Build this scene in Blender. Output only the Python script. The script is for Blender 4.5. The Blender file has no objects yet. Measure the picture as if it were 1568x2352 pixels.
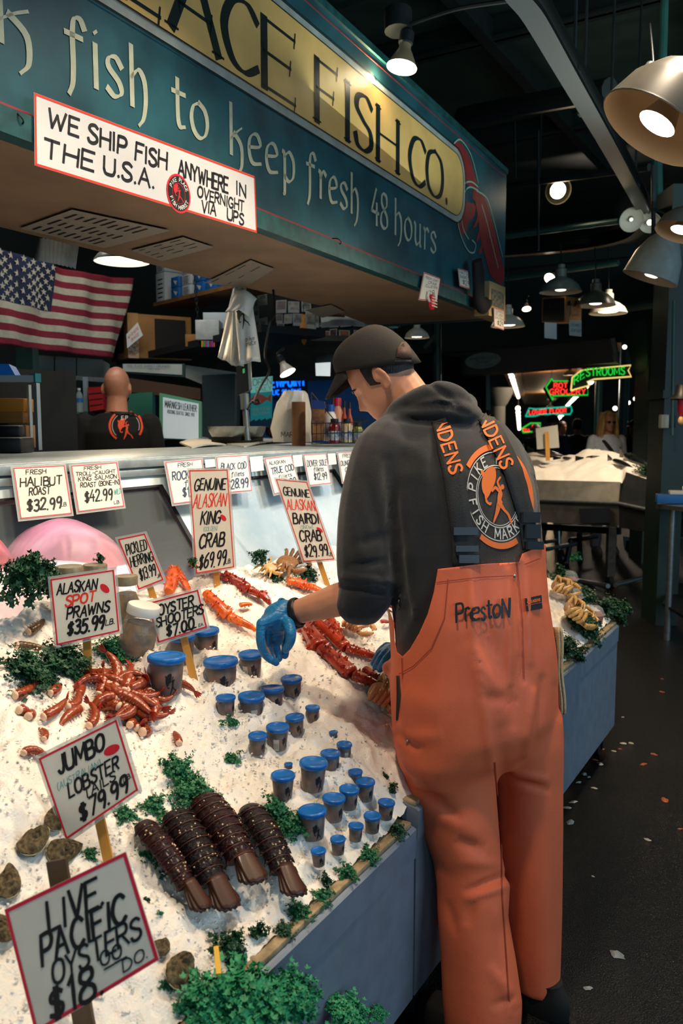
import bpy, bmesh, math, random
import numpy as np
from mathutils import Vector, Matrix, noise
from mathutils.bvhtree import BVHTree
random.seed(7)
C = bpy.context.scene.collection
SC = bpy.context.scene
V = Vector
# ------------------------------------------------------------------ camera, light, exposure
FPX, CX, CY, CAMH, VPX, HOR = 1900.0, 784.0, 1176.0, 1.5, 1920.0, 975.0
TH = math.atan((CY - HOR) / FPX)
AZ = math.atan((VPX - CX) / FPX * math.cos(TH))
FW = V((math.cos(AZ) * math.cos(TH), math.sin(AZ) * math.cos(TH), -math.sin(TH)))
RT = V((math.sin(AZ), -math.cos(AZ), 0.0))
UP = RT.cross(FW)
CAM = V((0, 0, CAMH))
cd = bpy.data.cameras.new('camera'); cam = bpy.data.objects.new('camera', cd); C.objects.link(cam)
cam.matrix_world = Matrix((RT, UP, -FW)).transposed().to_4x4()
cam.location = CAM
cd.sensor_fit = 'HORIZONTAL'; cd.sensor_width = 36.0; cd.lens = 36.0 * FPX / 1568.0
cd.clip_start = 0.02; cd.clip_end = 200
cd.dof.use_dof = True; cd.dof.focus_distance = 2.25; cd.dof.aperture_fstop = 8.0
SC.camera = cam
SC.view_settings.view_transform = 'Standard'; SC.view_settings.look = 'None'
SC.view_settings.exposure = 0.0; SC.view_settings.gamma = 1.0
w = bpy.data.worlds.new('World'); SC.world = w; w.use_nodes = True
bg = w.node_tree.nodes['Background']
bg.inputs[0].default_value = (0.34, 0.62, 0.78, 1); bg.inputs[1].default_value = 0.10
SC.cycles.max_bounces = 6; SC.cycles.diffuse_bounces = 3; SC.cycles.glossy_bounces = 3
SC.cycles.transmission_bounces = 6; SC.cycles.transparent_max_bounces = 12
SC.cycles.caustics_reflective = False; SC.cycles.caustics_refractive = False
SC.cycles.sample_clamp_indirect = 4.0


def light(name, kind, loc, target, energy, col, size=0.2, size_y=None, spot=None, blend=0.5):
    l = bpy.data.lights.new(name, kind); l.energy = energy; l.color = col
    if kind == 'AREA':
        l.shape = 'RECTANGLE'; l.size = size; l.size_y = size_y or size
    else:
        l.shadow_soft_size = size
        if kind == 'SPOT':
            l.spot_size = math.radians(spot or 90); l.spot_blend = blend
    o = bpy.data.objects.new(name, l); C.objects.link(o); o.location = loc
    o.rotation_euler = (V(target) - V(loc)).to_track_quat('-Z', 'Y').to_euler()
    return o


WARM = (1.0, 0.72, 0.42); SOFTW = (1.0, 0.80, 0.585); COOL = (0.55, 0.8, 1.0)
# daylight from the open street side behind and right of the camera
light('daylight', 'AREA', (2.6, -4.2, 2.3), (2.0, 1.4, 1.1), 115, COOL, 5.0, 2.6)
# the row of flood lamps that hangs over the display, above the frame
light('flood_lamp_light', 'SPOT', (1.0, 0.75, 3.25), (1.05, 1.35, 0.8), 125, SOFTW, 0.07, spot=80, blend=.6)
light('flood_lamp_light', 'SPOT', (2.0, 0.95, 3.3), (1.75, 1.5, 0.9), 135, SOFTW, 0.07, spot=80, blend=.6)
light('flood_lamp_light', 'SPOT', (3.1, 0.35, 3.3), (2.7, 1.25, 0.8), 150, SOFTW, 0.07, spot=85, blend=.6)

# counter strip light, left daylight and aisle lamp, plus unseen fills added where dim
light('stall_fill_light', 'AREA', (3.7, 3.7, 3.3), (3.9, 4.2, 1.0), 20, (.95, .95, .9), 1.6, .5)  # unseen fill added to brighten the dark stall interior
light('case_strip_light', 'AREA', (1.35, 2.05, 1.31), (1.35, 1.98, .9), 1.6, (1, .93, .95), 1.5, .05)
light('counter_fill_light', 'SPOT', (4.0, .55, 3.1), (2.75, 1.85, 1.15), 150, (.82, .93, 1), .1, spot=42, blend=.9)  # added cool fill without a fixture, whitens the counter front
light('cart_fill_light', 'SPOT', (7.5, 1.2, 3.1), (8.0, 2.1, .95), 230, SOFTW, .1, spot=80, blend=.7)  # added fill with no lamp above it, brightens the cart ice
light('hall_fill_light', 'SPOT', (9.0, 1.0, 3.2), (9.7, 2.3, 1.2), 330, (.85, .93, 1), .15, spot=60, blend=.8)  # unseen spot added to light the person behind the cart
light('ceiling_fill_light', 'AREA', (5.5, -.6, 2.9), (5.6, -.4, 4.6), 75, (.75, .95, .9), 7, 3)  # unseen upward fill added to lift the dark roof sheets
light('daylight', 'AREA', (-2.6, -2.4, 2.2), (1.0, 1.2, .9), 32, COOL, 2.5, 2.0)
light('aisle_lamp_light', 'SPOT', (2.6, .2, 3.2), (2.0, 1.0, 1.55), 75, WARM, .06, spot=34, blend=.6)


# ------------------------------------------------------------------ pixel helpers (layout only)
def ray(px, py): return FW + RT * ((px - CX) / FPX) - UP * ((py - CY) / FPX)
def at(px, py, d): return CAM + ray(px, py) * d
def onY(px, py, y): r = ray(px, py); return CAM + r * (y / r.y)
def onX(px, py, x): r = ray(px, py); return CAM + r * (x / r.x)
def onZ(px, py, z): r = ray(px, py); return CAM + r * ((z - CAMH) / r.z)
def onP(px, py, p0, n):
    r = ray(px, py); n = V(n); return CAM + r * ((V(p0) - CAM).dot(n) / r.dot(n))
def depth(p): return (V(p) - CAM).dot(FW)


# ------------------------------------------------------------------ materials
def lin(h):
    h = h.lstrip('#'); v = [int(h[i:i + 2], 16) / 255 for i in (0, 2, 4)]
    return tuple((c / 12.92 if c <= .04045 else ((c + .055) / 1.055) ** 2.4) for c in v) + (1,)


_M = {}


def mat(name, col, rough=.6, metal=0.0, spec=.5, var=0.0, vscale=8.0, col2=None, bump=0.0, bscale=60.0,
        emit=None, es=0.0, trans=0.0, alpha=1.0, sss=0.0, coat=0.0, sheen=0.0, ior=1.45, stretch=None, detail=4.0):
    if name in _M: return _M[name]
    m = bpy.data.materials.new(name); m.use_nodes = True; nt = m.node_tree
    b = nt.nodes['Principled BSDF']; I = b.inputs
    c = lin(col)
    I['Base Color'].default_value = c; I['Roughness'].default_value = rough; I['Metallic'].default_value = metal
    I['Specular IOR Level'].default_value = spec; I['IOR'].default_value = ior
    if trans: I['Transmission Weight'].default_value = trans
    if alpha < 1: I['Alpha'].default_value = alpha
    if sss: I['Subsurface Weight'].default_value = sss; I['Subsurface Radius'].default_value = (.01, .006, .004)
    if coat: I['Coat Weight'].default_value = coat; I['Coat Roughness'].default_value = .15
    if sheen: I['Sheen Weight'].default_value = sheen; I['Sheen Roughness'].default_value = .5
    if emit: I['Emission Color'].default_value = lin(emit); I['Emission Strength'].default_value = es
    if var or bump or col2:
        tc = nt.nodes.new('ShaderNodeTexCoord'); mp = nt.nodes.new('ShaderNodeMapping')
        nt.links.new(tc.outputs['Object'], mp.inputs[0])
        if stretch: mp.inputs['Scale'].default_value = stretch
    if var or col2:
        n = nt.nodes.new('ShaderNodeTexNoise'); n.inputs['Scale'].default_value = vscale; n.inputs['Detail'].default_value = detail
        nt.links.new(mp.outputs[0], n.inputs['Vector'])
        r = nt.nodes.new('ShaderNodeValToRGB')
        r.color_ramp.elements[0].position = .35; r.color_ramp.elements[1].position = .65
        v = var or .0
        a = tuple(x * (1 - v) for x in c[:3]) + (1,)
        r.color_ramp.elements[0].color = lin(col2) if col2 else a
        r.color_ramp.elements[1].color = c if col2 else tuple(min(1, x * (1 + v)) for x in c[:3]) + (1,)
        nt.links.new(n.outputs['Fac'], r.inputs[0]); nt.links.new(r.outputs[0], I['Base Color'])
    if bump:
        n2 = nt.nodes.new('ShaderNodeTexNoise'); n2.inputs['Scale'].default_value = bscale; n2.inputs['Detail'].default_value = 3
        nt.links.new(mp.outputs[0], n2.inputs['Vector'])
        bp = nt.nodes.new('ShaderNodeBump'); bp.inputs['Strength'].default_value = bump; bp.inputs['Distance'].default_value = .01
        nt.links.new(n2.outputs['Fac'], bp.inputs['Height']); nt.links.new(bp.outputs[0], I['Normal'])
    _M[name] = m
    return m


def glow(name, col, s):
    return mat(name, col, emit=col, es=s, rough=.5)


# ------------------------------------------------------------------ object helpers
def tag(o, label=None, cat=None, group=None, kind=None):
    if label: o['label'] = label
    if cat: o['category'] = cat
    if group: o['group'] = group
    if kind: o['kind'] = kind
    return o


def thing(name, label, cat, M=None, group=None):
    o = bpy.data.objects.new(name, None); C.objects.link(o); o.empty_display_size = .05
    if M is not None:
        o.matrix_world = M if isinstance(M, Matrix) else Matrix.Translation(V(M))
    return tag(o, label, cat, group)


def dup(root, M, label=None, group=None, extra=None):
    r = root.copy(); C.objects.link(r); r.matrix_world = M if isinstance(M, Matrix) else Matrix.Translation(V(M))
    tag(r, label, None, group)
    for ch in list(root.children):
        c = ch.copy(); C.objects.link(c); c.parent = r
        for g in list(ch.children):
            d = g.copy(); C.objects.link(d); d.parent = c
    return r


def mesh_obj(name, me, parent=None, M=None):
    o = bpy.data.objects.new(name, me); C.objects.link(o)
    if parent: o.parent = parent
    if M is not None: o.matrix_world = M
    return o


def cr(pts, n=8, closed=False):
    """Catmull-Rom through points"""
    P = [V(p) for p in pts]; L = len(P)
    if L < 3 and not closed: return P
    out = []
    for i in range(L if closed else L - 1):
        if closed: a, b, c, d = P[(i - 1) % L], P[i], P[(i + 1) % L], P[(i + 2) % L]
        else: a, b, c, d = P[max(i - 1, 0)], P[i], P[i + 1], P[min(i + 2, L - 1)]
        for k in range(n):
            t = k / n
            out.append(.5 * ((2 * b) + (c - a) * t + (2 * a - 5 * b + 4 * c - d) * t * t + (3 * b - a - 3 * c + d) * t ** 3))
    if not closed: out.append(P[-1])
    return out


def lerp(a, b, t): return a + (b - a) * t


def interp(xs, ys, x):
    return float(np.interp(x, xs, ys))


class MB:
    """collects geometry for ONE mesh object"""
    def __init__(s): s.v = []; s.f = []; s.mi = []; s.X = Matrix.Identity(4)

    def add(s, vs, fs, mi=0):
        o = len(s.v); s.v += [s.X @ V(p) for p in vs]; s.f += [tuple(i + o for i in f) for f in fs]; s.mi += [mi] * len(fs); return s

    def box(s, c, d, mi=0, R=None, bev=0.0):
        c = V(c); hx, hy, hz = d[0] / 2, d[1] / 2, d[2] / 2
        if bev:
            bm = bmesh.new(); bmesh.ops.create_cube(bm, size=1)
            for v in bm.verts: v.co = V((v.co.x * d[0], v.co.y * d[1], v.co.z * d[2]))
            bmesh.ops.bevel(bm, geom=bm.edges[:], offset=bev, segments=2, affect='EDGES', profile=.5)
            vs = [v.co.copy() for v in bm.verts]; bm.verts.index_update()
            fs = [[v.index for v in f.verts] for f in bm.faces]; bm.free()
        else:
            vs = [V((x, y, z)) for x in (-hx, hx) for y in (-hy, hy) for z in (-hz, hz)]
            fs = [(0, 1, 3, 2), (4, 6, 7, 5), (0, 4, 5, 1), (2, 3, 7, 6), (0, 2, 6, 4), (1, 5, 7, 3)]
        if R is not None: vs = [R @ v for v in vs]
        return s.add([c + v for v in vs], fs, mi)

    def bar(s, a, b, wd, hd, mi=0, up=(0, 0, 1)):
        a, b = V(a), V(b); z = (b - a).normalized(); x = z.cross(V(up))
        if x.length < 1e-4: x = V((1, 0, 0))
        x.normalize(); y = x.cross(z)
        R = Matrix((x, z, y)).transposed()
        return s.box((a + b) / 2, (wd, (b - a).length, hd), mi, R)

    def tube(s, pts, r, n=10, mi=0, caps=True, flat=1.0, up=None):
        P = [V(p) for p in pts]; L = len(P); rs = r if hasattr(r, '__len__') else [r] * L
        T = [(P[min(i + 1, L - 1)] - P[max(i - 1, 0)]).normalized() for i in range(L)]
        u = V(up) if up else (V((0, 0, 1)) if abs(T[0].z) < .9 else V((1, 0, 0)))
        nrm = (u - T[0] * u.dot(T[0])).normalized()
        vs = []; fs = []
        for i in range(L):
            nrm = (nrm - T[i] * nrm.dot(T[i]))
            nrm = nrm.normalized() if nrm.length > 1e-6 else V((1, 0, 0))
            bi = T[i].cross(nrm)
            for k in range(n):
                a = 2 * math.pi * k / n
                vs.append(P[i] + (nrm * math.sin(a) * flat + bi * math.cos(a)) * rs[i])
        for i in range(L - 1):
            for k in range(n):
                fs.append((i * n + k, i * n + (k + 1) % n, (i + 1) * n + (k + 1) % n, (i + 1) * n + k))
        if caps: fs += [tuple(range(n))[::-1], tuple((L - 1) * n + k for k in range(n))]
        return s.add(vs, fs, mi)

    def loft(s, rings, mi=0, caps=True, closed=True):
        n = len(rings[0]); L = len(rings); vs = [p for r in rings for p in r]; fs = []
        for i in range(L - 1):
            for k in range(n if closed else n - 1):
                fs.append((i * n + k, i * n + (k + 1) % n, (i + 1) * n + (k + 1) % n, (i + 1) * n + k))
        if caps: fs += [tuple(range(n))[::-1], tuple((L - 1) * n + k for k in range(n))]
        return s.add(vs, fs, mi)

    def lathe(s, prof, n=24, mi=0, cap0=False, cap1=False, M=None):
        M = M or Matrix.Identity(4)
        rings = [[M @ V((r * math.cos(2 * math.pi * k / n), r * math.sin(2 * math.pi * k / n), z)) for k in range(n)] for r, z in prof]
        s.loft(rings, mi, caps=False); o = len(s.v) - n * len(prof)
        if cap0: s.f.append(tuple(o + k for k in range(n))[::-1]); s.mi.append(mi)
        if cap1: s.f.append(tuple(o + n * (len(prof) - 1) + k for k in range(n))); s.mi.append(mi)
        return s

    def ball(s, c, r, n=14, m=9, mi=0, M=None):
        rx, ry, rz = r if hasattr(r, '__len__') else (r, r, r); c = V(c); R = M or Matrix.Identity(3)
        vs = [c + R @ V((0, 0, -rz))]; fs = []
        for i in range(1, m):
            p = math.pi * i / m - math.pi / 2
            for k in range(n):
                a = 2 * math.pi * k / n
                vs.append(c + R @ V((rx * math.cos(p) * math.cos(a), ry * math.cos(p) * math.sin(a), rz * math.sin(p))))
        vs.append(c + R @ V((0, 0, rz))); t = len(vs) - 1
        for k in range(n): fs.append((0, 1 + (k + 1) % n, 1 + k)); fs.append((t, 1 + (m - 2) * n + k, 1 + (m - 2) * n + (k + 1) % n))
        for i in range(m - 2):
            for k in range(n):
                fs.append((1 + i * n + k, 1 + i * n + (k + 1) % n, 1 + (i + 1) * n + (k + 1) % n, 1 + (i + 1) * n + k))
        return s.add(vs, fs, mi)

    def grid(s, fn, nu, nv, mi=0):
        """fn(u,v)->point"""
        vs = [fn(i / nu, j / nv) for j in range(nv + 1) for i in range(nu + 1)]; fs = []
        for j in range(nv):
            for i in range(nu):
                a = j * (nu + 1) + i; fs.append((a, a + 1, a + nu + 2, a + nu + 1))
        return s.add(vs, fs, mi)

    def poly(s, pts, thick=0.0, nrm=None, mi=0):
        """flat outline, extruded by thick along nrm"""
        P = [V(p) for p in pts]; n = len(P)
        if not thick: return s.add(P, [tuple(range(n))], mi)
        N = V(nrm) * thick; fs = [tuple(range(n))[::-1], tuple(range(n, 2 * n))]
        fs += [(k, (k + 1) % n, n + (k + 1) % n, n + k) for k in range(n)]
        return s.add(P + [p + N for p in P], fs, mi)

    def mesh(s, name, mats, smooth=True):
        me = bpy.data.meshes.new(name); me.from_pydata([tuple(v) for v in s.v], [], s.f)
        for m in (mats if isinstance(mats, (list, tuple)) else [mats]): me.materials.append(m)
        me.polygons.foreach_set('material_index', s.mi)
        if smooth: me.shade_smooth()
        me.update(); return me

    def build(s, name, mats, parent=None, M=None, smooth=True, angle=35):
        me = s.mesh(name, mats, smooth)
        if smooth and angle: me.set_sharp_from_angle(angle=math.radians(angle))
        return mesh_obj(name, me, parent, M)


def bake(o):
    """apply the modifiers of o"""
    dg = bpy.context.evaluated_depsgraph_get(); dg.update()
    me = bpy.data.meshes.new_from_object(o.evaluated_get(dg), depsgraph=dg)
    old = o.data; nm = old.name; o.modifiers.clear(); o.data = me; bpy.data.meshes.remove(old); me.name = nm
    me.shade_smooth(); return o


def remesh(o, vox, smooth=4, fac=.5):
    m = o.modifiers.new('r', 'REMESH'); m.mode = 'VOXEL'; m.voxel_size = vox; m.use_smooth_shade = True
    if smooth:
        k = o.modifiers.new('s', 'SMOOTH'); k.factor = fac; k.iterations = smooth
    return bake(o)


def bvh(o):
    M = o.matrix_world; return BVHTree.FromPolygons([M @ v.co for v in o.data.vertices], [p.vertices[:] for p in o.data.polygons])


def ell(c, ax, ay, a, b, n=24, p=2.0):
    """ring around c, semi axes a along ax, b along ay; p>2 squarer"""
    out = []
    for k in range(n):
        t = 2 * math.pi * k / n; cs, sn = math.cos(t), math.sin(t)
        out.append(V(c) + V(ax) * (a * math.copysign(abs(cs) ** (2 / p), cs)) + V(ay) * (b * math.copysign(abs(sn) ** (2 / p), sn)))
    return out


# ------------------------------------------------------------------ pen lettering
G = {  # width | strokes; ~ = smooth stroke
 'A': '7|0,0 3.5,10 7,0|1.2,3.6 5.8,3.6', 'B': '6|0,0 0,10|~0,10 4,10 5.4,7.8 4,5.6 0,5.4|~0,5.4 5,5.2 6.4,2.7 5,.2 0,0',
 'C': '6.5|~6.5,8.4 4.5,10 1.6,9 0,5 1.4,1 4,0 6.5,1.6', 'D': '6.5|0,0 0,10|~0,10 4,9.4 6.5,5 4.4,.8 0,0',
 'E': '5.5|5.5,10 0,10 0,0 5.5,0|0,5.2 4.6,5.2', 'F': '5.5|5.5,10 0,10 0,0|0,5.4 4.4,5.4',
 'G': '7|~6.6,8.4 4.4,10 1.6,9 0,5 1.4,1 4,0 6.6,1.4 6.8,4.2|6.9,4.4 4,4.4', 'H': '6.5|0,0 0,10|6.5,0 6.5,10|0,5.2 6.5,5.2',
 'I': '1.5|.7,0 .7,10', 'J': '5|4.6,10 4.6,3|~4.6,3 3.8,.3 1.6,0 0,1.8', 'K': '6|0,0 0,10|5.8,10 0,4.6|1.6,6 6,0',
 'L': '5.2|0,10 0,0 5.2,0', 'M': '8.5|0,0 .6,10 4.2,2.4 7.8,10 8.5,0', 'N': '6.6|0,0 0,10 6.6,0 6.6,10',
 'O': '7|~3.5,10 .9,8.6 0,5 .9,1.4 3.5,0 6.1,1.4 7,5 6.1,8.6 3.5,10', 'P': '5.8|0,0 0,10|~0,10 4.4,10 5.9,7.6 4.4,5 0,4.6',
 'Q': '7|~3.5,10 .9,8.6 0,5 .9,1.4 3.5,0 6.1,1.4 7,5 6.1,8.6 3.5,10|4.4,2.6 7,-.8', 'R': '6.2|0,0 0,10|~0,10 4.4,10 5.8,7.7 4.4,5.4 0,5.2|2.6,5.2 6.2,0',
 'S': '5.6|~5.5,8.6 3.6,10 1,9.3 .4,7.2 2.6,5.4 5,4 5.4,1.6 3.2,0 .8,.4 0,2', 'T': '6.4|0,10 6.4,10|3.2,10 3.2,0',
 'U': '6.6|0,10 0,3|~0,3 1,.5 3.3,0 5.6,.5 6.6,3|6.6,3 6.6,10', 'V': '6.6|0,10 3.3,0 6.6,10', 'W': '9|0,10 2.2,0 4.5,7.6 6.8,0 9,10',
 'X': '6.4|0,10 6.4,0|6.4,10 0,0', 'Y': '6.4|0,10 3.2,4.8 6.4,10|3.2,4.8 3.2,0', 'Z': '6.2|0,10 6.2,10 0,0 6.2,0',
 '0': '6|~3,10 .8,8.6 0,5 .8,1.4 3,0 5.2,1.4 6,5 5.2,8.6 3,10', '1': '2.4|.2,7.8 1.8,10 1.8,0', '2': '5.8|~.2,7.8 1.6,9.9 4.4,9.6 5.2,7.2 3,3.6 0,0|0,0 5.8,0',
 '3': '5.4|~.2,9 2.4,10 4.8,8.8 4.4,6.4 2,5.4|~2,5.4 5,4.6 5.3,1.8 3,0 0,1', '4': '6|3.8,10 0,3.4 6,3.4|4.4,6 4.4,0', '5': '5.6|5.2,10 .8,10 .5,5.6|~.5,5.6 3.4,6.2 5.5,4 5,1.4 2.6,0 0,1',
 '6': '5.6|~4.8,9.8 1.6,7.4 .1,3.6 1,.6 3.4,0 5.5,1.8 5,4.4 2.6,5 .4,3.2', '7': '5.4|0,10 5.4,10 2,0', '8': '5.6|~2.8,5.4 .6,7 .9,9.4 2.8,10 4.8,9.3 5,7 2.8,5.4 .3,3.6 .2,1 2.8,0 5.4,1 5.3,3.6 2.8,5.4',
 '9': '5.6|~5.2,7.4 4.2,9.8 1.6,9.8 .3,7.4 1.4,5.2 4,5.4 5.3,7.6|~5.3,7.6 5,3.4 3.8,0', '$': '5.6|~5.3,7.8 3.4,8.8 1,8 .8,6.2 3,5 5.1,3.8 4.9,1.8 2.8,1.1 .2,2|2.4,10 2.4,0|3.6,10 3.6,0',
 '.': '1.2|.3,0 .7,.3', ',': '1.2|.7,.6 .2,-1.4', "'": '1.2|.6,10 .4,8', '-': '4|0,5 4,5', '(': '2.4|~2.4,11 .4,7.6 .4,2.4 2.4,-1', ')': '2.4|~0,11 2,7.6 2,2.4 0,-1', '/': '5|0,-1 5,11',
 '&': '7|~6.8,0 1.6,7.6 2,9.6 3.6,9.6 4,7.6 .4,3.4 .6,.8 3,0 6.4,4', '!': '1.2|.6,10 .5,3|.5,.5 .6,0',
 ' ': '4|',
 'i': '1.8|.8,0 .8,7|.7,9 1.1,9.3', 'k': '5.2|.6,0 .6,10.4|~4.6,6.4 2.6,5 .6,3.2|~1.8,4.6 4.4,2.6 4.6,-1.4 3.4,-3.4', 'f': '5|~5,8.6 4,9.8 2.4,9.4 1.8,7 1.8,2 1.5,-1.2 .6,-3|0,6.6 4.2,6.8',
 's': '4.6|~4.4,5.6 2.8,6.8 .8,6.2 .6,4.6 3.6,2.8 4.2,1 2.2,0 .2,.8', 'h': '5.6|.8,0 .8,10.4|~.8,5 3,6.8 4.8,5.4 5.2,2 4.4,-1.4 3,-3', 't': '3.8|~1.6,9.2 1.6,2.4 2.2,.4 3.6,.6|0,6.6 3.8,6.8',
 'o': '5.4|~2.7,6.8 .8,5.8 0,3.4 .8,1 2.7,0 4.6,1 5.4,3.4 4.6,5.8 2.7,6.8', 'e': '5|~.4,3.4 4.6,4.6 3.8,6.6 2,6.6 .4,5 .2,2.2 1.6,.2 4.8,.8', 'p': '5.4|~.2,6.4 1,5.4 1,-2.4 .6,-3.4|~1,5.4 3.2,6.9 5.2,5 5,1.6 3,0 1,.8',
 'r': '4|~0,6.4 .9,5.6 .9,0|~.9,4.8 2.4,6.8 4,6.2', 'u': '5.6|~0,6.6 .8,5.8 .8,1.6 2.2,0 4.6,1.6|4.7,6.8 4.7,0 5.4,0', 'a': '5|~4.6,5.8 2.4,6.8 .4,4.4 .6,1 2.4,0 4.6,2.4|4.6,6.8 4.6,0', 'n': '5|.6,0 .6,6.6|~.6,4.6 2.6,6.8 4.4,5.4 4.6,0', 'l': '1.4|.7,0 .7,10',
 '#': '6|1.6,0 2.6,10|4,0 5,10|0,3.4 6,3.4|.4,6.8 6.4,6.8',
}


def gstrokes(ch):
    q = G.get(ch) or G.get(ch.upper()) or G[' ']
    w_, *st = q.split('|'); out = []
    for t in st:
        if not t: continue
        sm = t[0] == '~'; pts = [tuple(map(float, p.split(','))) for p in t.lstrip('~').split()]
        P = [V((x, y, 0)) for x, y in pts]
        if sm: P = cr(P, 5)
        out.append(P)
    return float(w_), out


def layout(text, gap=1.8, jit=0.0, rnd=None):
    """strokes of a line in units of cap height 10, and its width"""
    x = 0; S = []
    for ch in text:
        wd, st = gstrokes(ch)
        dx = rnd.uniform(-jit, jit) * .5 if rnd else 0; dy = rnd.uniform(-jit, jit) if rnd else 0
        sc = 1 + (rnd.uniform(-jit, jit) * .08 if rnd else 0); sh = rnd.uniform(-jit, jit) * .08 if rnd else 0
        for P in st: S.append([V((x + dx + p.x * sc + p.y * sh, p.y * sc + dy, 0)) for p in P])
        x += wd + gap
    return S, max(x - gap, 1)


def ribbon(mb, pts, wd, fn, mi=0, nib=None, cap=True):
    """pts: 2D polyline; wd: full width; fn(x,y)->3D; nib=(angle,contrast)"""
    P = []
    for p in pts:
        if not P or (p - P[-1]).length > 1e-6: P.append(p)
    if len(P) < 2: return
    for i in range(1, len(P) - 1):   # a pen stops and starts again at a sharp corner
        if (P[i] - P[i - 1]).normalized().dot((P[i + 1] - P[i]).normalized()) < .25:
            ribbon(mb, P[:i + 1], wd, fn, mi, nib, cap); ribbon(mb, P[i:], wd, fn, mi, nib, cap); return
    Q = []
    for a, b in zip(P, P[1:]):   # densify long straight runs a little
        k = max(1, int((b - a).length / (wd * 3)))
        for i in range(k): Q.append(a.lerp(b, i / k))
    Q.append(P[-1]); P = Q; L = len(P); lft, rgt = [], []
    if cap:
        P[0] = P[0] - (P[1] - P[0]).normalized() * wd * .25; P[-1] = P[-1] + (P[-1] - P[-2]).normalized() * wd * .3
    for i in range(L):
        t = (P[min(i + 1, L - 1)] - P[max(i - 1, 0)]).normalized(); n = V((-t.y, t.x, 0)); hw = wd / 2
        if 0 < i < L - 1:
            t1 = (P[i] - P[i - 1]).normalized(); t2 = (P[i + 1] - P[i]).normalized()
            hw /= max(.55, math.sqrt(max(0, (1 + t1.dot(t2)) / 2)))
        if nib:
            d = V((math.cos(nib[0]), math.sin(nib[0]), 0)); q = abs(n.dot(d)); hw *= nib[1] + (1 - nib[1]) * q
        elif cap and i in (0, L - 1): hw *= .82
        lft.append(P[i] + n * hw); rgt.append(P[i] - n * hw)
    vs = []
    for a, b in zip(lft, rgt): vs += [fn(a.x, a.y), fn(b.x, b.y)]
    mb.add(vs, [(2 * i, 2 * i + 1, 2 * i + 3, 2 * i + 2) for i in range(L - 1)], mi)


class Quad:
    """a sheet stretched between four corners TL TR BR BL; u right, v down, n towards the viewer"""
    def __init__(s, tl, tr, br, bl, bulge=0.0):
        s.c = [V(tl), V(tr), V(br), V(bl)]; s.b = bulge
        s.n = (s.c[0] - s.c[2]).cross(s.c[1] - s.c[3]).normalized()
        s.w = ((s.c[1] - s.c[0]).length + (s.c[2] - s.c[3]).length) / 2; s.h = ((s.c[3] - s.c[0]).length + (s.c[2] - s.c[1]).length) / 2
        ctr = sum(s.c, V()) / 4
        if s.n.dot(CAM - ctr) < 0: s.n = -s.n

    def p(s, u, v, n=0.0):
        a = s.c[0].lerp(s.c[1], u); b = s.c[3].lerp(s.c[2], u)
        return a.lerp(b, v) + s.n * (n + s.b * (math.sin(math.pi * min(max(u, 0), 1)) - .5))


def inset_slab(mb, q, e, t, n0=0.0, mi=0, nu=6):
    """slab over the sheet grown by e metres on each side, from n0 back by t"""
    eu, ev = e / q.w, e / q.h
    rows = []
    for nn in (n0, n0 - t):
        for v in (-ev, 1 + ev): rows.append([q.p(-eu + (1 + 2 * eu) * i / nu, v, nn) for i in range(nu + 1)])
    a, b, c, d = rows; vs = a + b + c + d; m = nu + 1; fs = []
    for i in range(nu):
        fs += [(i, m + i, m + i + 1, i + 1), (2 * m + i, 2 * m + i + 1, 3 * m + i + 1, 3 * m + i), (i, i + 1, 2 * m + i + 1, 2 * m + i), (m + i, 3 * m + i, 3 * m + i + 1, m + i + 1)]
    fs += [(0, 2 * m, 3 * m, m), (nu, m + nu, 3 * m + nu, 2 * m + nu)]
    mb.add(vs, fs, mi)


def write(mb, q, line, u0, u1, v, size, mi=0, wt=.12, slant=0.0, jit=.5, seed=1, n=.0009, rise=0.0, gap=1.8, nib=None, fit=True, curve=None):
    """one line of lettering on a sheet: baseline at v, cap height size (fraction of sheet height), between u0 and u1"""
    rnd = random.Random(seed); S, W = layout(line, gap, jit, rnd)
    hx = size * q.h / 10; sx = (u1 - u0) * q.w / W if fit else hx
    for P in S:
        R = [V((p.x * sx + p.y * hx * slant, p.y * hx, 0)) for p in P]
        def fn(x, y, R=R):
            u = u0 + x / q.w; vv = v - y / q.h - rise * (u - u0) / max(u1 - u0, 1e-6)
            return q.p(u, vv, n)
        ribbon(mb, R, wt * 10 * min(hx, 1.3 * sx), fn, mi, nib)


def border(mb, q, e, wd, mi=0, n=.0006):
    eu, ev = e / q.w, e / q.h; wu, wv = wd / q.w, wd / q.h
    for (u0, v0, u1, v1) in ((eu, ev, 1 - eu, ev + wv), (eu, 1 - ev - wv, 1 - eu, 1 - ev), (eu, ev, eu + wu, 1 - ev), (1 - eu - wu, ev, 1 - eu, 1 - ev)):
        mb.grid(lambda a, b: q.p(lerp(u0, u1, a), lerp(v0, v1, b), n), 6 if u1 - u0 > .5 else 1, 1, mi)
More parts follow.
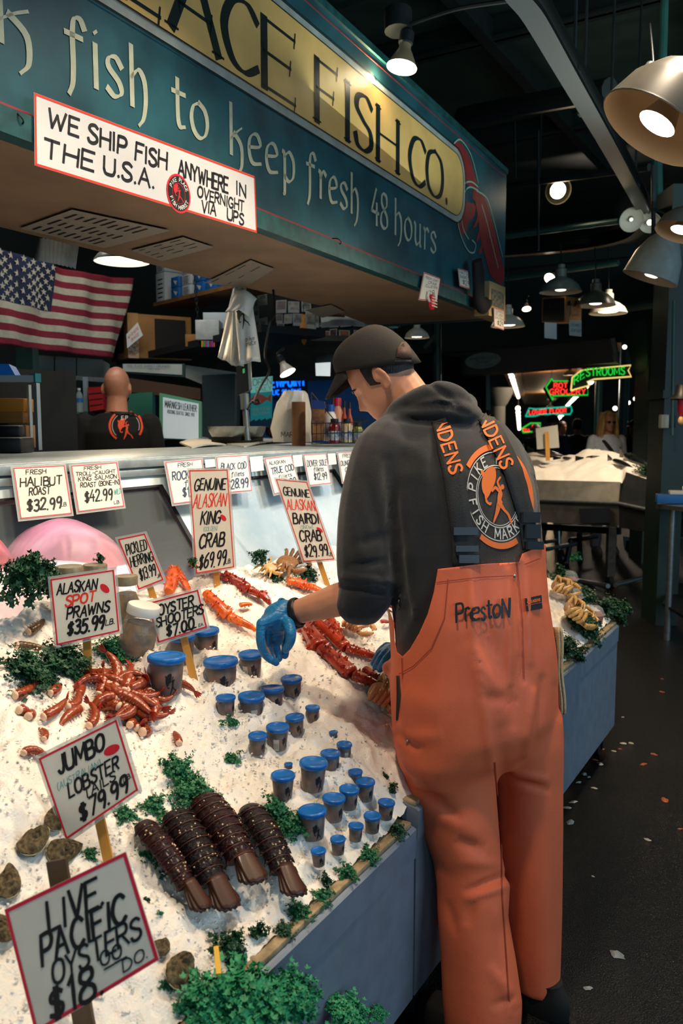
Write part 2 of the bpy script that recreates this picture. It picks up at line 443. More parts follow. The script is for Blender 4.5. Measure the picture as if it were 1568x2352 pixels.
# ------------------------------------------------------------------ shared materials
M_steel = mat('brushed_steel', '#9aa3a4', rough=.36, metal=.85, var=.12, vscale=30, bump=.05)
M_galv = mat('galvanised_panel', '#8c99a3', rough=.45, metal=.6, var=.10, vscale=14, bump=.04)
M_iron = mat('dark_iron', '#20272a', rough=.5, metal=.5, var=.2)
M_black = mat('black_plastic', '#101214', rough=.45)
M_rubber = mat('black_rubber', '#0b0c0d', rough=.8)
M_green = mat('dark_green_paint', '#1c3733', rough=.45, var=.15, vscale=6)
M_teal = mat('teal_steel_paint', '#2c5853', rough=.4, var=.12)
M_wood = mat('stake_wood', '#c08a3c', rough=.7, var=.2, vscale=20, stretch=(1, 1, .1))
M_white = mat('white_paint', '#d8d8d2', rough=.5, var=.04)
M_card = mat('card_stock', '#dedacd', rough=.55, var=.03, vscale=20)
M_red = mat('red_ink', '#d51f30', rough=.5)
M_ink = mat('black_ink', '#0c0d12', rough=.55)
M_brown = mat('corrugated_cardboard', '#9a6d3c', rough=.8, var=.12, vscale=9)


def structure(name, mb, m, **k):
    return tag(mb.build(name, m, **k), kind='structure')


# floor: wet asphalt
M_floor = mat('wet_asphalt', '#090a0b', rough=.24, spec=.5, var=.45, vscale=160, bump=.8, bscale=190)
structure('floor', MB().add([V((-5, -9, 0)), V((80, -9, 0)), V((80, 40, 0)), V((-5, 40, 0))], [(0, 1, 2, 3)]), M_floor)
# ceiling of dark roof sheets, sloping, with beams
M_ceil = mat('dark_roof_sheets', '#2b3934', rough=.38, var=.25, vscale=3, bump=.05, bscale=30)
mb = MB()
for k in range(24):
    x0 = -2 + 1.25 * k; z = 4.55 + (.03 if k % 2 else 0)
    mb.box((x0 + .62, 3.0, z), (1.23, 20, .05))
structure('ceiling', mb, M_ceil)
M_beam = mat('black_green_beam', '#131b1b', rough=.5, var=.2)
for i, x in enumerate((1.6, 3.9, 6.2, 8.4)):
    mb = MB(); mb.box((x, 1.0, 4.36), (.12, 11, .02)); mb.box((x, 1.0, 4.45), (.03, 11, .2)); mb.box((x, 1.0, 4.53), (.12, 11, .02))
    structure('ceiling_beam', mb, M_beam)
for y in (-.9, 1.0, 2.4):
    mb = MB(); mb.box((4.5, y, 4.42), (11, .09, .16)); structure('ceiling_beam', mb, M_beam)

# ------------------------------------------------------------------ the fascia sign over the stall
S0 = V((1.34, 1.735, 2.19)); SD = (V((4.99, 1.91, 2.19)) - S0).normalized(); SNm = V((SD.y, -SD.x, 0))
def sp(s, z, n=0.0): return S0 + SD * s + V((0, 0, z)) + SNm * n
M_teals = mat('teal_sign_paint', '#245863', rough=.42, var=.16, vscale=5, col2='#18404a')
M_cream = mat('cream_sign_paint', '#d8ac66', rough=.38, var=.08, vscale=7)
M_silver = mat('grey_sign_border', '#9ba09a', rough=.4, var=.15, vscale=12)
M_signink = mat('dark_green_letter_paint', '#14201f', rough=.35)
M_signtext = mat('pale_green_letter_paint', '#a7ad97', rough=.5, var=.1, vscale=30)
M_pin = mat('red_pinstripe', '#8e2b30', rough=.5)
M_soffit = mat('stained_soffit', '#977b63', rough=.7, var=.16, vscale=4, bump=.05)
fas = thing('fascia_sign', 'long teal painted shop fascia with cream name panel hanging over the fish display', 'sign', sp(1.5, 0))
def fb(name, mb, m, par=fas, **k):
    o = mb.build(name, m, None, **k); o.parent = par; o.matrix_parent_inverse = par.matrix_world.inverted(); return o
def slab_s(mb, s0, s1, z0, z1, n0, n1, mi=0):
    P = [sp(s, z, n) for n in (n0, n1) for s, z in ((s0, z0), (s1, z0), (s1, z1), (s0, z1))]
    mb.add(P, [(0, 1, 2, 3), (7, 6, 5, 4), (0, 4, 5, 1), (2, 6, 7, 3), (1, 5, 6, 2), (0, 3, 7, 4)], mi)
bpy.context.view_layer.update()
mb = MB(); slab_s(mb, -1.9, 4.0, 0.0, .94, 0, -.05); slab_s(mb, 3.95, 4.0, 0, .94, -.05, -1.0); fb('board', mb, M_teals)
mb = MB(); slab_s(mb, -1.9, 3.72, -.012, .05, .03, 0); slab_s(mb, -1.9, 4.0, .925, .955, .012, -.05); fb('edge_strip', mb, mat('teal_edge_paint', '#1d4a4c', rough=.4, var=.3, vscale=20))
mb = MB(); slab_s(mb, -1.9, 3.95, .062, .068, .002, 0); slab_s(mb, -1.9, 3.97, .895, .899, .002, 0); fb('pinstripe', mb, M_pin)
# the cream panel with its rounded end and grey border
def rpanel(s1, z0, z1, r, n):
    P = [sp(-1.9, z1, n), sp(-1.9, z0, n)]
    for cz, a0 in ((z0 + r, -90), (z1 - r, 0)):
        for k in range(9):
            a = math.radians(a0 + 90 * k / 8); P.append(sp(s1 - r + r * math.cos(a), cz + r * math.sin(a), n))
    return P
mb = MB(); mb.poly(rpanel(3.205, .432, .822, .15, .004), .004, -SNm); fb('panel_border', mb, M_silver, smooth=False)
mb = MB(); mb.poly(rpanel(3.168, .462, .792, .13, .007), .004, -SNm); fb('cream_panel', mb, M_cream, smooth=False)
mb = MB()
for (s1, z0, z1, r, n_) in ((3.212, .427, .827, .155, .0085), (3.168, .462, .792, .13, .0085)):
    P = rpanel(s1, z0, z1, r, n_)
    for a, b in zip(P[1:], P[2:]): mb.bar(a, b, .004, .001, up=SNm)
    mb.bar(P[0], P[-1], .004, .001, up=SNm)
fb('panel_outline', mb, M_signink)
# name lettering in tall thin serif capitals
mb = MB()
def capline(mb, txt, s0, s1, z0, hgt, wt, nib, serif=0.0, n=.0088):
    S, W = layout(txt, 2.2); kx = (s1 - s0) / W; kz = hgt / 10
    for P in S:
        R = [V((p.x * kx, p.y * kz, 0)) for p in P]
        ribbon(mb, R, wt, lambda x, y: sp(s0 + x, z0 + y, n), 0, nib)
        if serif:
            for e, f in ((R[0], R[1]), (R[-1], R[-2])):
                d = (e - f).normalized()
                if abs(d.y) > .55: ribbon(mb, [V((e.x - serif, e.y, 0)), V((e.x + serif, e.y, 0))], .008, lambda x, y: sp(s0 + x, z0 + y, n), 0)
                elif abs(d.x) > .75: ribbon(mb, [V((e.x, e.y - serif * .9, 0)), V((e.x + serif * .3 * (1 if d.x > 0 else -1), e.y + serif * .9, 0))], .008, lambda x, y: sp(s0 + x, z0 + y, n), 0)
for ch, s0, s1 in (('P', .05, .19), ('L', .42, .57), ('A', .63, .86), ('C', .895, 1.085), ('E', 1.13, 1.33), ('F', 1.50, 1.66), ('I', 1.74, 1.775), ('S', 1.83, 1.985), ('H', 2.05, 2.265), ('C', 2.405, 2.60), ('O', 2.625, 2.845)):
    mb = MB(); capline(mb, ch, s0, s1, .488, .225, .042, (0.0, .26), .03 if ch not in 'CSO' else .0); fb('name_letter', mb, M_signink)
mb = MB(); mb.poly([sp(2.905 + .016 * math.cos(a * .5236), .503 + .02 * math.sin(a * .5236), .0088) for a in range(12)])
fb('name_stop', mb, M_signink)
for txt, s0, s1 in (('k', .0, .105), ('fish', .215, .52), ('to', .635, .805), ('keep', .925, 1.335), ('fresh', 1.43, 1.87), ('48', 2.0, 2.165), ('hours', 2.245, 2.775)):
    mb = MB(); capline(mb, txt, s0, s1, .207, .152, .021, (.6, .3), 0.0, n=.0022); fb('slogan_word', mb, M_signtext)
# the red lobster painted at the end
M_lobp = mat('red_lobster_paint', '#8a2a2a', rough=.5, var=.12, vscale=20)
mb = MB()
def blob(pts, n): mb.poly([sp(*p, n) for p in [(q.x, q.y) for q in cr([V((a, b, 0)) for a, b in pts], 4, True)]], .0015, -SNm)
def spx(px, py): p = onP(px, py, S0, SNm) - S0; return (p.dot(SD), p.z)
for q in ([(1043, 332), (1054, 327), (1076, 360), (1090, 410), (1093, 428), (1076, 428), (1054, 401), (1054, 384), (1060, 370), (1040, 354)],
          [(1054, 533), (1049, 515), (1060, 498), (1063, 471), (1082, 466), (1091, 476), (1086, 498), (1074, 509), (1068, 531), (1060, 540)],
          [(1088, 441), (1112, 458), (1126, 500), (1139, 552), (1148, 590), (1156, 621), (1152, 652), (1139, 648), (1124, 630), (1115, 596), (1104, 556), (1096, 500)]): blob([spx(*p) for p in q], .0035)
for q in ([(1098, 470), (1094, 500), (1086, 520), (1090, 522), (1100, 500)], [(1102, 490), (1098, 530), (1092, 552), (1097, 552), (1106, 520)], [(1108, 520), (1104, 560), (1098, 580), (1103, 582), (1112, 550)], [(1090, 420), (1084, 452), (1090, 462), (1098, 450)]): blob([spx(*p) for p in q], .003)
lob = fb('lobster_emblem', mb, M_lobp, smooth=False)
mb = MB()
for q in ([(1096, 430), (1080, 418), (1062, 425), (1050, 462), (1048, 500), (1056, 540), (1072, 575), (1086, 580), (1090, 562), (1082, 552)], [(1096, 438), (1078, 430), (1066, 440), (1058, 470), (1060, 520), (1074, 550)], [(1104, 470), (1116, 510), (1128, 560), (1142, 615)], [(1040, 330), (1056, 322), (1080, 358), (1096, 420)], [(1092, 438), (1116, 456), (1130, 500), (1152, 590)]):
    ribbon(mb, cr([V(spx(*p) + (0,)) for p in q], 6), .009, lambda x, y: sp(x, y, .0055))
fb('lobster_outline', mb, mat('pale_outline_paint', '#8fae9a', rough=.5))
# soffit under the sign
mb = MB()
P = [(-1.9, -.004), (3.97, -.004), (3.97, -.95), (2.9, -.78), (-1.9, -.86)]
mb.poly([sp(s, .006, n) for s, n in P], .1, (0, 0, 1)); so = fb('soffit', mb, M_soffit, smooth=False)
mb = MB(); slab_s(mb, -1.9, 3.95, .1, .9, -.9, -.93); fb('back_board', mb, M_green)
# small iron hooks along the lower edge
for px, py in ((20, 262), (762, 548)):
    p = onP(px, py, S0, SNm); mb = MB()
    mb.tube(cr([p, p + SNm * .03 + V((0, 0, -.004)), p + SNm * .035 + V((.012, 0, -.02)), p + SNm * .01 + V((.015, 0, -.026))], 4), .0022, 6)
    fb('hook', mb, M_iron)

# ------------------------------------------------------------------ walls of the stall
M_wallb = mat('dim_wall_paint', '#2a302e', rough=.7, var=.2, vscale=2)
mb = MB(); mb.box((4.2, 6.4, 2.2), (9, .1, 4.6)); structure('wall_back', mb, M_wallb)
mb = MB(); mb.box((-.35, 4.2, 2.2), (.1, 4.4, 4.6)); structure('wall_left', mb, M_wallb)
# ------------------------------------------------------------------ the two ice bins
def ice_plane(y): return .12 + .56 * y
M_sheet = mat('blue_grey_bin_sheet', '#7d8997', rough=.5, metal=.25, var=.08, vscale=18, bump=.03)
M_lipw = mat('worn_bin_lip', '#a08a68', rough=.6, var=.3, vscale=40)


def bin_(label, x0, x1, yf, zt, zb):
    t = thing('ice_bin', label, 'ice bin', ((x0 + x1) / 2, yf + .4, 0), 'ice bins along the stall front')
    def b(nm, mb, m, par=None, **k):
        mb.X = Matrix.Translation(-t.location); 
        mb.v = [v - t.location for v in mb.v]; return mb.build(nm, m, par or t, **k)
    mb = MB(); mb.box(((x0 + x1) / 2, yf + .006, (zt + zb) / 2 - .03), (x1 - x0, .012, zt - zb - .06)); b('front_panel', mb, M_sheet)
    mb = MB(); P = [(yf - .004, zt - .075), (yf - .006, zt - .004), (yf, zt), (yf + .05, zt + .012), (yf + .05, zt - .01), (yf + .012, zt - .075)]
    mb.loft([[V((x, y, z)) for y, z in P] for x in (x0, x1)]); b('rolled_lip', mb, M_sheet, smooth=False)
    mb = MB(); mb.box(((x0 + x1) / 2, yf + .03, zt + .008), (x1 - x0 - .01, .05, .012), bev=.003); b('worn_ledge', mb, M_lipw)
    mb = MB(); P = [(yf + .012, zb), (yf + .012, zt - .06), (yf + .88, zt + .36), (yf + .88, zb)]
    mb.loft([[V((x, y, z)) for y, z in P] for x in (x0, x1)]); b('body', mb, M_sheet, smooth=False)
    for x in (x0 + .12, x1 - .06):
        mb = MB(); mb.lathe([(.0, -.02), (.04, -.02), (.06, -.017), (.062, 0), (.06, .017), (.04, .02), (0, .02)], 20, M=Matrix.Translation((x, yf + .06, .062)) @ Matrix.Rotation(math.pi / 2, 4, 'X'))
        cw = b('caster_wheel', mb, M_rubber)
        mb = MB(); mb.box((x, yf + .06, zb - .005), (.06, .07, .012)); mb.box((x, yf + .035, zb - .05), (.03, .005, .09)); mb.box((x, yf + .085, zb - .05), (.03, .005, .09)); b('caster_fork', mb, M_iron)
    return t


bin_('blue grey sheet metal ice bin nearest the camera, holding oysters and lobster tails', -.35, 1.68, .80, .56, .13)
bin_('blue grey sheet metal ice bin at the far end, behind the fishmonger', 1.69, 3.79, .80, .60, .13)

# ------------------------------------------------------------------ the refrigerated counter behind the ice
CT = 1.392; CYF = 1.97
ctr = thing('fish_counter', 'long white metal refrigerated fish counter with slanted glass behind the ice display', 'counter', (2.2, 2.4, 0))
def cb(nm, mb, m, par=ctr, **k):
    mb.v = [v - ctr.location for v in mb.v]; return mb.build(nm, m, par, **k)
M_ctop = mat('counter_trim_metal', '#a9b6b8', rough=.35, metal=.45, var=.15, vscale=25, bump=.05)
M_frame = mat('white_enamel_frame', '#cfe0e4', rough=.35, var=.10, vscale=10)
CX0, CX1 = .2, 4.1
GT, GB = V((0, 1.955, 1.30)), V((0, 1.70, .96))   # top and bottom edge of the glass
GN = V((0, -(GT.z - GB.z), (GT.y - GB.y))).normalized()
mb = MB(); mb.box(((CX0 + CX1) / 2, 2.35, CT - .02), (CX1 - CX0, .74, .04), bev=.006); cb('worktop', mb, M_ctop)
mb = MB(); mb.box(((CX0 + CX1) / 2, CYF - .004, CT - .018), (CX1 - CX0, .03, .03), bev=.006); mb.box(((CX0 + CX1) / 2, CYF - .012, CT - .05), (CX1 - CX0, .018, .022), bev=.004); cb('front_rail', mb, M_ctop)
def gx(x, t, n=0.0): return V((x, 0, 0)) + GB.lerp(GT, t) + GN * n
def gslab(mb, x0, x1, t0, t1, n0, n1, mi=0):
    P = [gx(x, t, n) for n in (n0, n1) for x, t in ((x0, t0), (x1, t0), (x1, t1), (x0, t1))]
    mb.add(P, [(0, 1, 2, 3), (7, 6, 5, 4), (0, 4, 5, 1), (2, 6, 7, 3), (1, 5, 6, 2), (0, 3, 7, 4)], mi)
mb = MB(); gslab(mb, CX0, CX1, .97, 1.15, .012, -.02)
for x0, x1 in ((2.08, 2.165), (3.2, 3.26), (4.02, 4.1), (.2, .3)): gslab(mb, x0, x1, -.1, .98, .010, -.02)
cb('frame', mb, M_frame)
M_gask = mat('black_gasket', '#0d1114', rough=.6)
M_glass = mat('clear_case_glass', '#dfeef2', rough=.03, alpha=.06, spec=.8)
mb = MB()
for x0, x1 in ((.3, 2.08), (2.165, 3.2), (3.26, 4.02)):
    gslab(mb, x0, x1, 0.955, .975, .014, -.01); gslab(mb, x0, x0 + .018, -.1, .97, .014, -.01); gslab(mb, x1 - .018, x1, -.1, .97, .014, -.01)
cb('gasket', mb, M_gask)
mb = MB(); gslab(mb, .3, 2.08, -.2, .97, .002, -.003); cb('clear_pane', mb, M_glass)
# fogged panes: beads of condensation over the inside
M_fog = mat('fogged_glass', '#dbe8ee', rough=.25, spec=.6, var=.2, vscale=3.0, bump=.5, bscale=260, alpha=.93, col2='#a9c2d0', detail=6)
mb = MB(); gslab(mb, 2.165, 3.2, -.2, .97, .002, -.003); gslab(mb, 3.26, 4.02, -.2, .97, .002, -.003); cb('fogged_pane', mb, M_fog)
mb = MB()
mb.box(((CX0 + CX1) / 2, 2.70, .75), (CX1 - CX0, .03, 1.2)); mb.box((CX0 + .01, 2.3, .8), (.02, .8, 1.1)); mb.box((CX1 - .01, 2.3, .72), (.02, .8, 1.3)); mb.box(((CX0 + CX1) / 2, 1.74, .45), (CX1 - CX0, .03, .9))
cb('cabinet_body', mb, mat('case_back_panel', '#3b4348', rough=.5))
mb = MB(); mb.box(((CX0 + CX1) / 2, 2.22, .93), (CX1 - CX0 - .06, .9, .06)); cb('ice_bed', mb, mat('case_ice', '#e9ecf2', rough=.5, var=.06, vscale=40, bump=.4, bscale=120))
# pink fillets lying inside the case
M_fil1 = mat('pale_pink_fillet', '#ec9fae', rough=.35, var=.10, vscale=14, sss=.2, stretch=(1, 4, 1))
M_fil2 = mat('deep_pink_fillet', '#f0546a', rough=.35, var=.14, vscale=14, sss=.2, stretch=(1, 4, 1))
M_filw = mat('white_fillet', '#ecd6df', rough=.4, var=.05, vscale=12)
def fillet(nm_label, px0, px1, top, m, y=2.0, zb=.95, dep=.16, lift=0):
    a, b = onY(px0, 1250, y), onY(px1, 1250, y); pk = onY((px0 + px1) / 2, top, y); h = pk.z - zb
    rings = []
    for i in range(15):
        t = i / 14; x = lerp(a.x, b.x, t); s = max(.04, math.sin(math.pi * (t ** .8)) ** .55)
        rings.append(ell((x, y + dep / 2, zb), (0, 1, 0), (0, 0, 1), dep * (.4 + .6 * s), h * s, 16))
    o = MB().loft(rings).build('fish_fillet', m); tag(o, nm_label, 'fish fillet', 'fillets inside the glass counter'); return o
fillet('pale pink fish fillet slab under glass, right of the deep pink one', 40, 330, 1192, M_fil1, 2.02)
fillet('deep pink fish fillet slab under glass at the left edge of the counter', -110, 78, 1206, M_fil2, 1.98)
fillet('long white fish slab lying in front of the pink fillets under glass', -160, 345, 1296, M_filw, 1.87, dep=.1)
# ------------------------------------------------------------------ crushed ice
def sstep(a, b, x): t = min(1, max(0, (x - a) / (b - a))); return t * t * (3 - 2 * t)
def ice_base(x, y): q = .115 + .56 * y; q = q if q < .93 else .93 + .12 * math.tanh((q - .93) / .12); return q + .045 * sstep(1.5, 1.9, x) * (1 - sstep(1.15, 1.5, y))
BUMPS = []   # (x, y, radius, height)
def ice_h(x, y, fine=True):
    z = ice_base(x, y)
    e = sstep(.81, .92, y)
    z += e * (.030 * noise.noise(V((x * 5, y * 5, 1.3))) + .014 * noise.noise(V((x * 14, y * 14, 4.1))))
    for bx, by, r, h in BUMPS:
        d2 = ((x - bx) ** 2 + (y - by) ** 2) / (r * r)
        if d2 < 6: z += h * math.exp(-d2)
    if fine:
        z += .010 * noise.noise(V((x * 38, y * 38, 2.2))) + .006 * noise.noise(V((x * 95, y * 95, 7.7)))
    return z
def ice_hit(px, py, lift=0.0, dmin=.7):
    r = ray(px, py); d = dmin
    while d < 6:
        p = CAM + r * d
        if p.z < ice_h(p.x, p.y, False) + lift: break
        d += .004
    return CAM + r * d
def bump_at(px, py, r, h):
    p = ice_hit(px, py); BUMPS.append((p.x, p.y, r, h))
for b in ((95, 1420, .09, .05), (20, 1560, .1, .0), (15, 1800, .10, .04), (650, 1490, .06, .02), (520, 1370, .08, .035), (700, 1560, .09, .02), (420, 1640, .1, .02), (240, 1560, .06, .02), (560, 1580, .05, .015), (620, 1640, .05, .012), (690, 1700, .05, .012), (760, 1760, .05, .012), (800, 1700, .06, .02)): bump_at(*b)
CUPS = [(476, 1446, 62, 'blue-lidded oyster cup right of the stake of the small oyster sign'), (420, 1462, 62, 'blue-lidded oyster cup hidden behind the oyster sign stake'), (511, 1517, 80, 'large blue-lidded oyster cup, second row from the top of the display'), (578, 1500, 56, 'blue-lidded oyster cup beside the blue gloved hand'),
 (380, 1508, 88, 'blue-lidded oyster cup left of the oyster sign stake'), (519, 1601, 46, 'ice-covered blue-lidded cup, leftmost of the row of four'), (577, 1597, 62, 'blue-lidded cup with a barcode, second in the row of four'), (627, 1581, 54, 'blue-lidded cup, third in the row of four'), (673, 1557, 50, 'blue-lidded cup with ice on its lid, highest in the row of four'),
 (591, 1687, 44, 'blue-lidded cup at the left end of the third row, beside the parsley sprig'), (637, 1668, 54, 'blue-lidded cup, second in the third row'), (681, 1645, 44, 'blue-lidded cup, third in the third row'), (717, 1624, 34, 'blue-lidded cup at the right end of the third row'),
 (649, 1779, 56, 'tilted blue-lidded cup above the frilly parsley'), (716, 1750, 66, 'blue-lidded cup standing clear of the ice in the fourth row'), (758, 1729, 47, 'blue-lidded cup behind the clear-standing one in the fourth row'), (790, 1708, 36, 'blue-lidded cup at the top right of the fourth row'), (818, 1772, 34, 'half hidden blue-lidded cup right of the fourth row'),
 (720, 1861, 66, 'biggest blue-lidded cup in front, touching the frilly parsley'), (764, 1832, 54, 'blue-lidded cup, second of the front slanting row'), (800, 1810, 47, 'blue-lidded cup, third of the front slanting row'), (838, 1794, 45, 'blue-lidded cup at the upper end of the front slanting row'),
 (884, 1842, 40, 'blue-lidded cup nearest the orange trouser leg'), (855, 1871, 40, 'blue-lidded cup, second from the trouser leg'), (815, 1896, 36, 'small blue-lidded cup sunk in ice near the bin edge'), (777, 1926, 36, 'lower blue-lidded cup sunk in ice near the bin edge'), (733, 1953, 36, 'lowest blue-lidded cup, almost buried in ice beside the lobster tail'), (664, 1754, 20, 'blue lid peeping from the ice behind the tilted cup'), (767, 1681, 20, 'blue lid peeping from the ice above the fourth row')]
CUPB = [ice_hit(c[0] + 2, c[1] + c[2] * (1.22 if c[1] > 1690 else .92)) for c in CUPS]
for c, b in zip(CUPS, CUPB): BUMPS.append((b.x + .025, b.y + (.052 if c[1] < 1690 else .06), .042, (.034 if c[1] < 1690 else .020) * c[2] / 50))
M_ice = mat('crushed_ice', '#f4ede2', rough=.3, spec=.5, var=.03, vscale=60, bump=.3, bscale=240, sss=.3)
mb = MB(); NX, NY = 620, 170
mb.grid(lambda u, v: (lambda x, y: V((x, y, ice_h(x, y))))(lerp(-.3, 3.77, u), lerp(.825, 1.685, v)), NX, NY)
rc = random.Random(3)
ico = [(0, 0, 1), (.9, 0, .3), (.28, .85, .3), (-.72, .52, .3), (-.72, -.52, .3), (.28, -.85, .3), (0, 0, -.6)]
icf = [(0, 1, 2), (0, 2, 3), (0, 3, 4), (0, 4, 5), (0, 5, 1), (6, 2, 1), (6, 3, 2), (6, 4, 3), (6, 5, 4), (6, 1, 5)]
for k in range(7000):
    x = rc.uniform(.35, 3.2) if k % 3 else rc.uniform(.5, 1.6); y = rc.uniform(.85, 1.66)
    z = ice_h(x, y, False) + .004; s = rc.uniform(.0015, .0042) * (1.3 if rc.random() < .1 else 1)
    R = Matrix.Rotation(rc.uniform(0, 6), 3, 'Z') @ Matrix.Rotation(rc.uniform(-1, 1), 3, 'X')
    mb.add([V((x, y, z)) + R @ V((a * s * rc.uniform(.6, 1.4), b * s, c * s * .8)) for a, b, c in ico], icf, 1)
tag(mb.build('crushed_ice', [M_ice, mat('ice_chips', '#f4eee4', rough=.3)], angle=None), 'loose white crushed ice heaped over both seafood bins', 'ice', kind='stuff')
def ice_n(p):
    e = .03; dx = ice_h(p.x + e, p.y, False) - ice_h(p.x - e, p.y, False); dy = ice_h(p.x, p.y + e, False) - ice_h(p.x, p.y - e, False)
    return V((-dx / (2 * e), -dy / (2 * e), 1)).normalized()
def on_ice(px, py, lift=0.0):
    p = ice_hit(px, py); return p + ice_n(p) * lift
def frame(p, z, x=None):
    z = V(z).normalized(); x = V(x) if x is not None else V((1, 0, 0)); x = (x - z * x.dot(z)).normalized(); y = z.cross(x)
    m = Matrix((x, y, z)).transposed().to_4x4(); m.translation = p; return m
# ------------------------------------------------------------------ oyster cups with blue lids
M_lid = mat('blue_plastic_lid', '#1768b8', rough=.3, spec=.5)
M_clear = mat('clear_plastic', '#d6dcdc', rough=.08, alpha=.14, spec=.6)
M_oyst = mat('oyster_cocktail', '#7a4420', rough=.4, var=.5, vscale=3, col2='#2a130a')
def monger(mb, fn, k=1.0, mi=0):
    """silhouette of a man carrying a big fish, drawn on a unit square by fn(x,y)"""
    def sh(pts): mb.add([fn(p.x, p.y) for p in cr([V((a, b, 0)) for a, b in pts], 4, True)], [tuple(range(len(pts) * 4))], mi)
    sh([(.50, .60), (.56, .62), (.60, .56), (.57, .46), (.60, .40), (.52, .34), (.46, .40), (.47, .52)])                # torso
    sh([(.56, .71), (.62, .73), (.65, .68), (.61, .64), (.56, .66)])                                                    # head
    sh([(.46, .42), (.56, .40), (.52, .26), (.42, .10), (.36, .02), (.34, .05), (.40, .22)])                            # leg
    sh([(.54, .40), (.60, .38), (.68, .30), (.80, .22), (.88, .06), (.82, .08), (.74, .20), (.62, .27), (.52, .34)])   # leg
    sh([(.48, .58), (.40, .62), (.32, .56), (.30, .60), (.40, .68), (.50, .63)])                                        # arm
    sh([(.54, .60), (.44, .74), (.50, .84), (.56, .86), (.55, .83), (.49, .75), (.58, .64)])                            # arm
    sh([(.22, .98), (.38, 1.0), (.42, .86), (.38, .72), (.30, .60), (.20, .46), (.12, .42), (.10, .48), (.04, .56), (.02, .70), (.08, .86)])  # fish body
    sh([(.12, .46), (.14, .36), (.26, .32), (.30, .38), (.22, .37), (.17, .42), (.20, .47)])                            # fish tail
    sh([(.05, .80), (-.01, .90), (.08, .90)])


def cup_mesh():
    r = []
    mb = MB(); mb.lathe([(0, 1.0), (.46, 1.0), (.485, 1.02), (.505, 1.0), (.505, .92), (.47, .9)], 22); mb.lathe([(.40, 1.001), (.43, 1.025), (.455, 1.001)], 22)
    r.append(('lid', mb.mesh('lid', M_lid)))
    mb = MB(); mb.lathe([(.47, .95), (.465, .9), (.345, .03), (.33, 0), (0, 0)], 22); r.append(('plastic_cup', mb.mesh('plastic_cup', M_clear)))
    mb = MB(); mb.lathe([(0, .86), (.445, .86), (.40, .5), (.37, .30), (0, .27)], 20); r.append(('oyster_filling', mb.mesh('oyster_filling', M_oyst)))
    mb = MB()
    def fn(x, y):
        a = -1.2 + (x - .45) * .9; h = .32 + y * .42; rr = .345 + .125 * h + .008; return V((rr * math.cos(a), rr * math.sin(a), h))
    monger(mb, fn); r.append(('printed_mark', mb.mesh('printed_mark', M_ink)))
    mb = MB(); mb.grid(lambda u, v: (lambda a, h: V(((.35 + .125 * h + .004) * math.cos(a), (.35 + .125 * h + .004) * math.sin(a), h)))(-2.5 + u * .55, .35 + .35 * v), 4, 2)
    for i in range(6): mb.grid(lambda u, v, i=i: (lambda a, h: V(((.35 + .125 * h + .007) * math.cos(a), (.35 + .125 * h + .007) * math.sin(a), h)))(-2.45 + i * .08 + u * .03, .38 + .2 * v), 1, 2, 1)
    r.append(('barcode_label', mb.mesh('barcode_label', [mat('label_paper', '#b9b4a6'), M_ink])))
    return r


CUPM = cup_mesh()
def cup(px, py, wpx, label, b):
    d = depth(b) - .015; s = wpx * d / FPX / 1.01
    top = at(px, py, d); M = Matrix.Translation(top - V((0, 0, s * 1.42))) @ Matrix.Rotation(random.uniform(-.06, .06), 4, 'X') @ Matrix.Rotation(random.uniform(-.06, .06), 4, 'Y') @ Matrix.Rotation(random.uniform(-.5, .5) - .5, 4, 'Z') @ Matrix.Diagonal((s, s, s * 1.42, 1))
    t = thing('oyster_cup', label, 'cup', M, 'oyster shooter cups with blue lids')
    for n_, me in CUPM:
        if n_ != 'barcode_label' or 'barcode' in label or len(label) % 5 == 0: mesh_obj(n_, me, t)
for c, b in zip(CUPS, CUPB): cup(*c, b)

# ------------------------------------------------------------------ jars
M_jarlid = mat('tarnished_jar_lid', '#8d826c', rough=.5, metal=.5, var=.25, vscale=40)
M_jglass = mat('jar_glass', '#e2e6df', rough=.04, alpha=.13, spec=.7)
M_joy = mat('jarred_oysters', '#8a6a38', rough=.3, var=.4, vscale=26, col2='#3d2c18', bump=.6, bscale=40)
def jar(px, py, wpx, hpx, label, lidm, tilt=0.0):
    b = ice_hit(px, py + hpx); d = depth(b) - .03; s = wpx * d / FPX; h = hpx * d / FPX
    top = at(px, py, d); t = thing('oyster_jar', label, 'jar', Matrix.Translation(top - V((0, 0, h))) @ Matrix.Rotation(tilt, 4, RT.cross(V((0, 0, 1)))), 'glass oyster jars')
    r = s / 2
    MB().lathe([(0, h), (r * .82, h), (r * .86, h - .003), (r * .86, h - .022), (r * .80, h - .024)], 24).build('lid', lidm, t)
    MB().lathe([(r * .78, h - .02), (r * .8, h - .035), (r, h - .06), (r, .012), (r * .92, 0), (0, 0)], 24).build('glass', M_jglass, t)
    MB().lathe([(0, h - .045), (r * .7, h - .045), (r * .93, h - .066), (r * .93, .012), (r * .85, .005), (0, .005)], 20).build('oysters_inside', M_joy, t)
jar(158, 1300, 74, 105, 'oyster jar with tarnished lid behind the prawn sign, left one', M_jarlid)
jar(218, 1296, 64, 105, 'oyster jar with tarnished lid behind the prawn sign, right one', M_jarlid)
jar(289, 1322, 62, 100, 'oyster jar under the pickled herring sign', M_jarlid)
jar(306, 1386, 88, 118, 'leaning oyster jar with a white lid between the prawn and oyster signs', M_white, -.22)

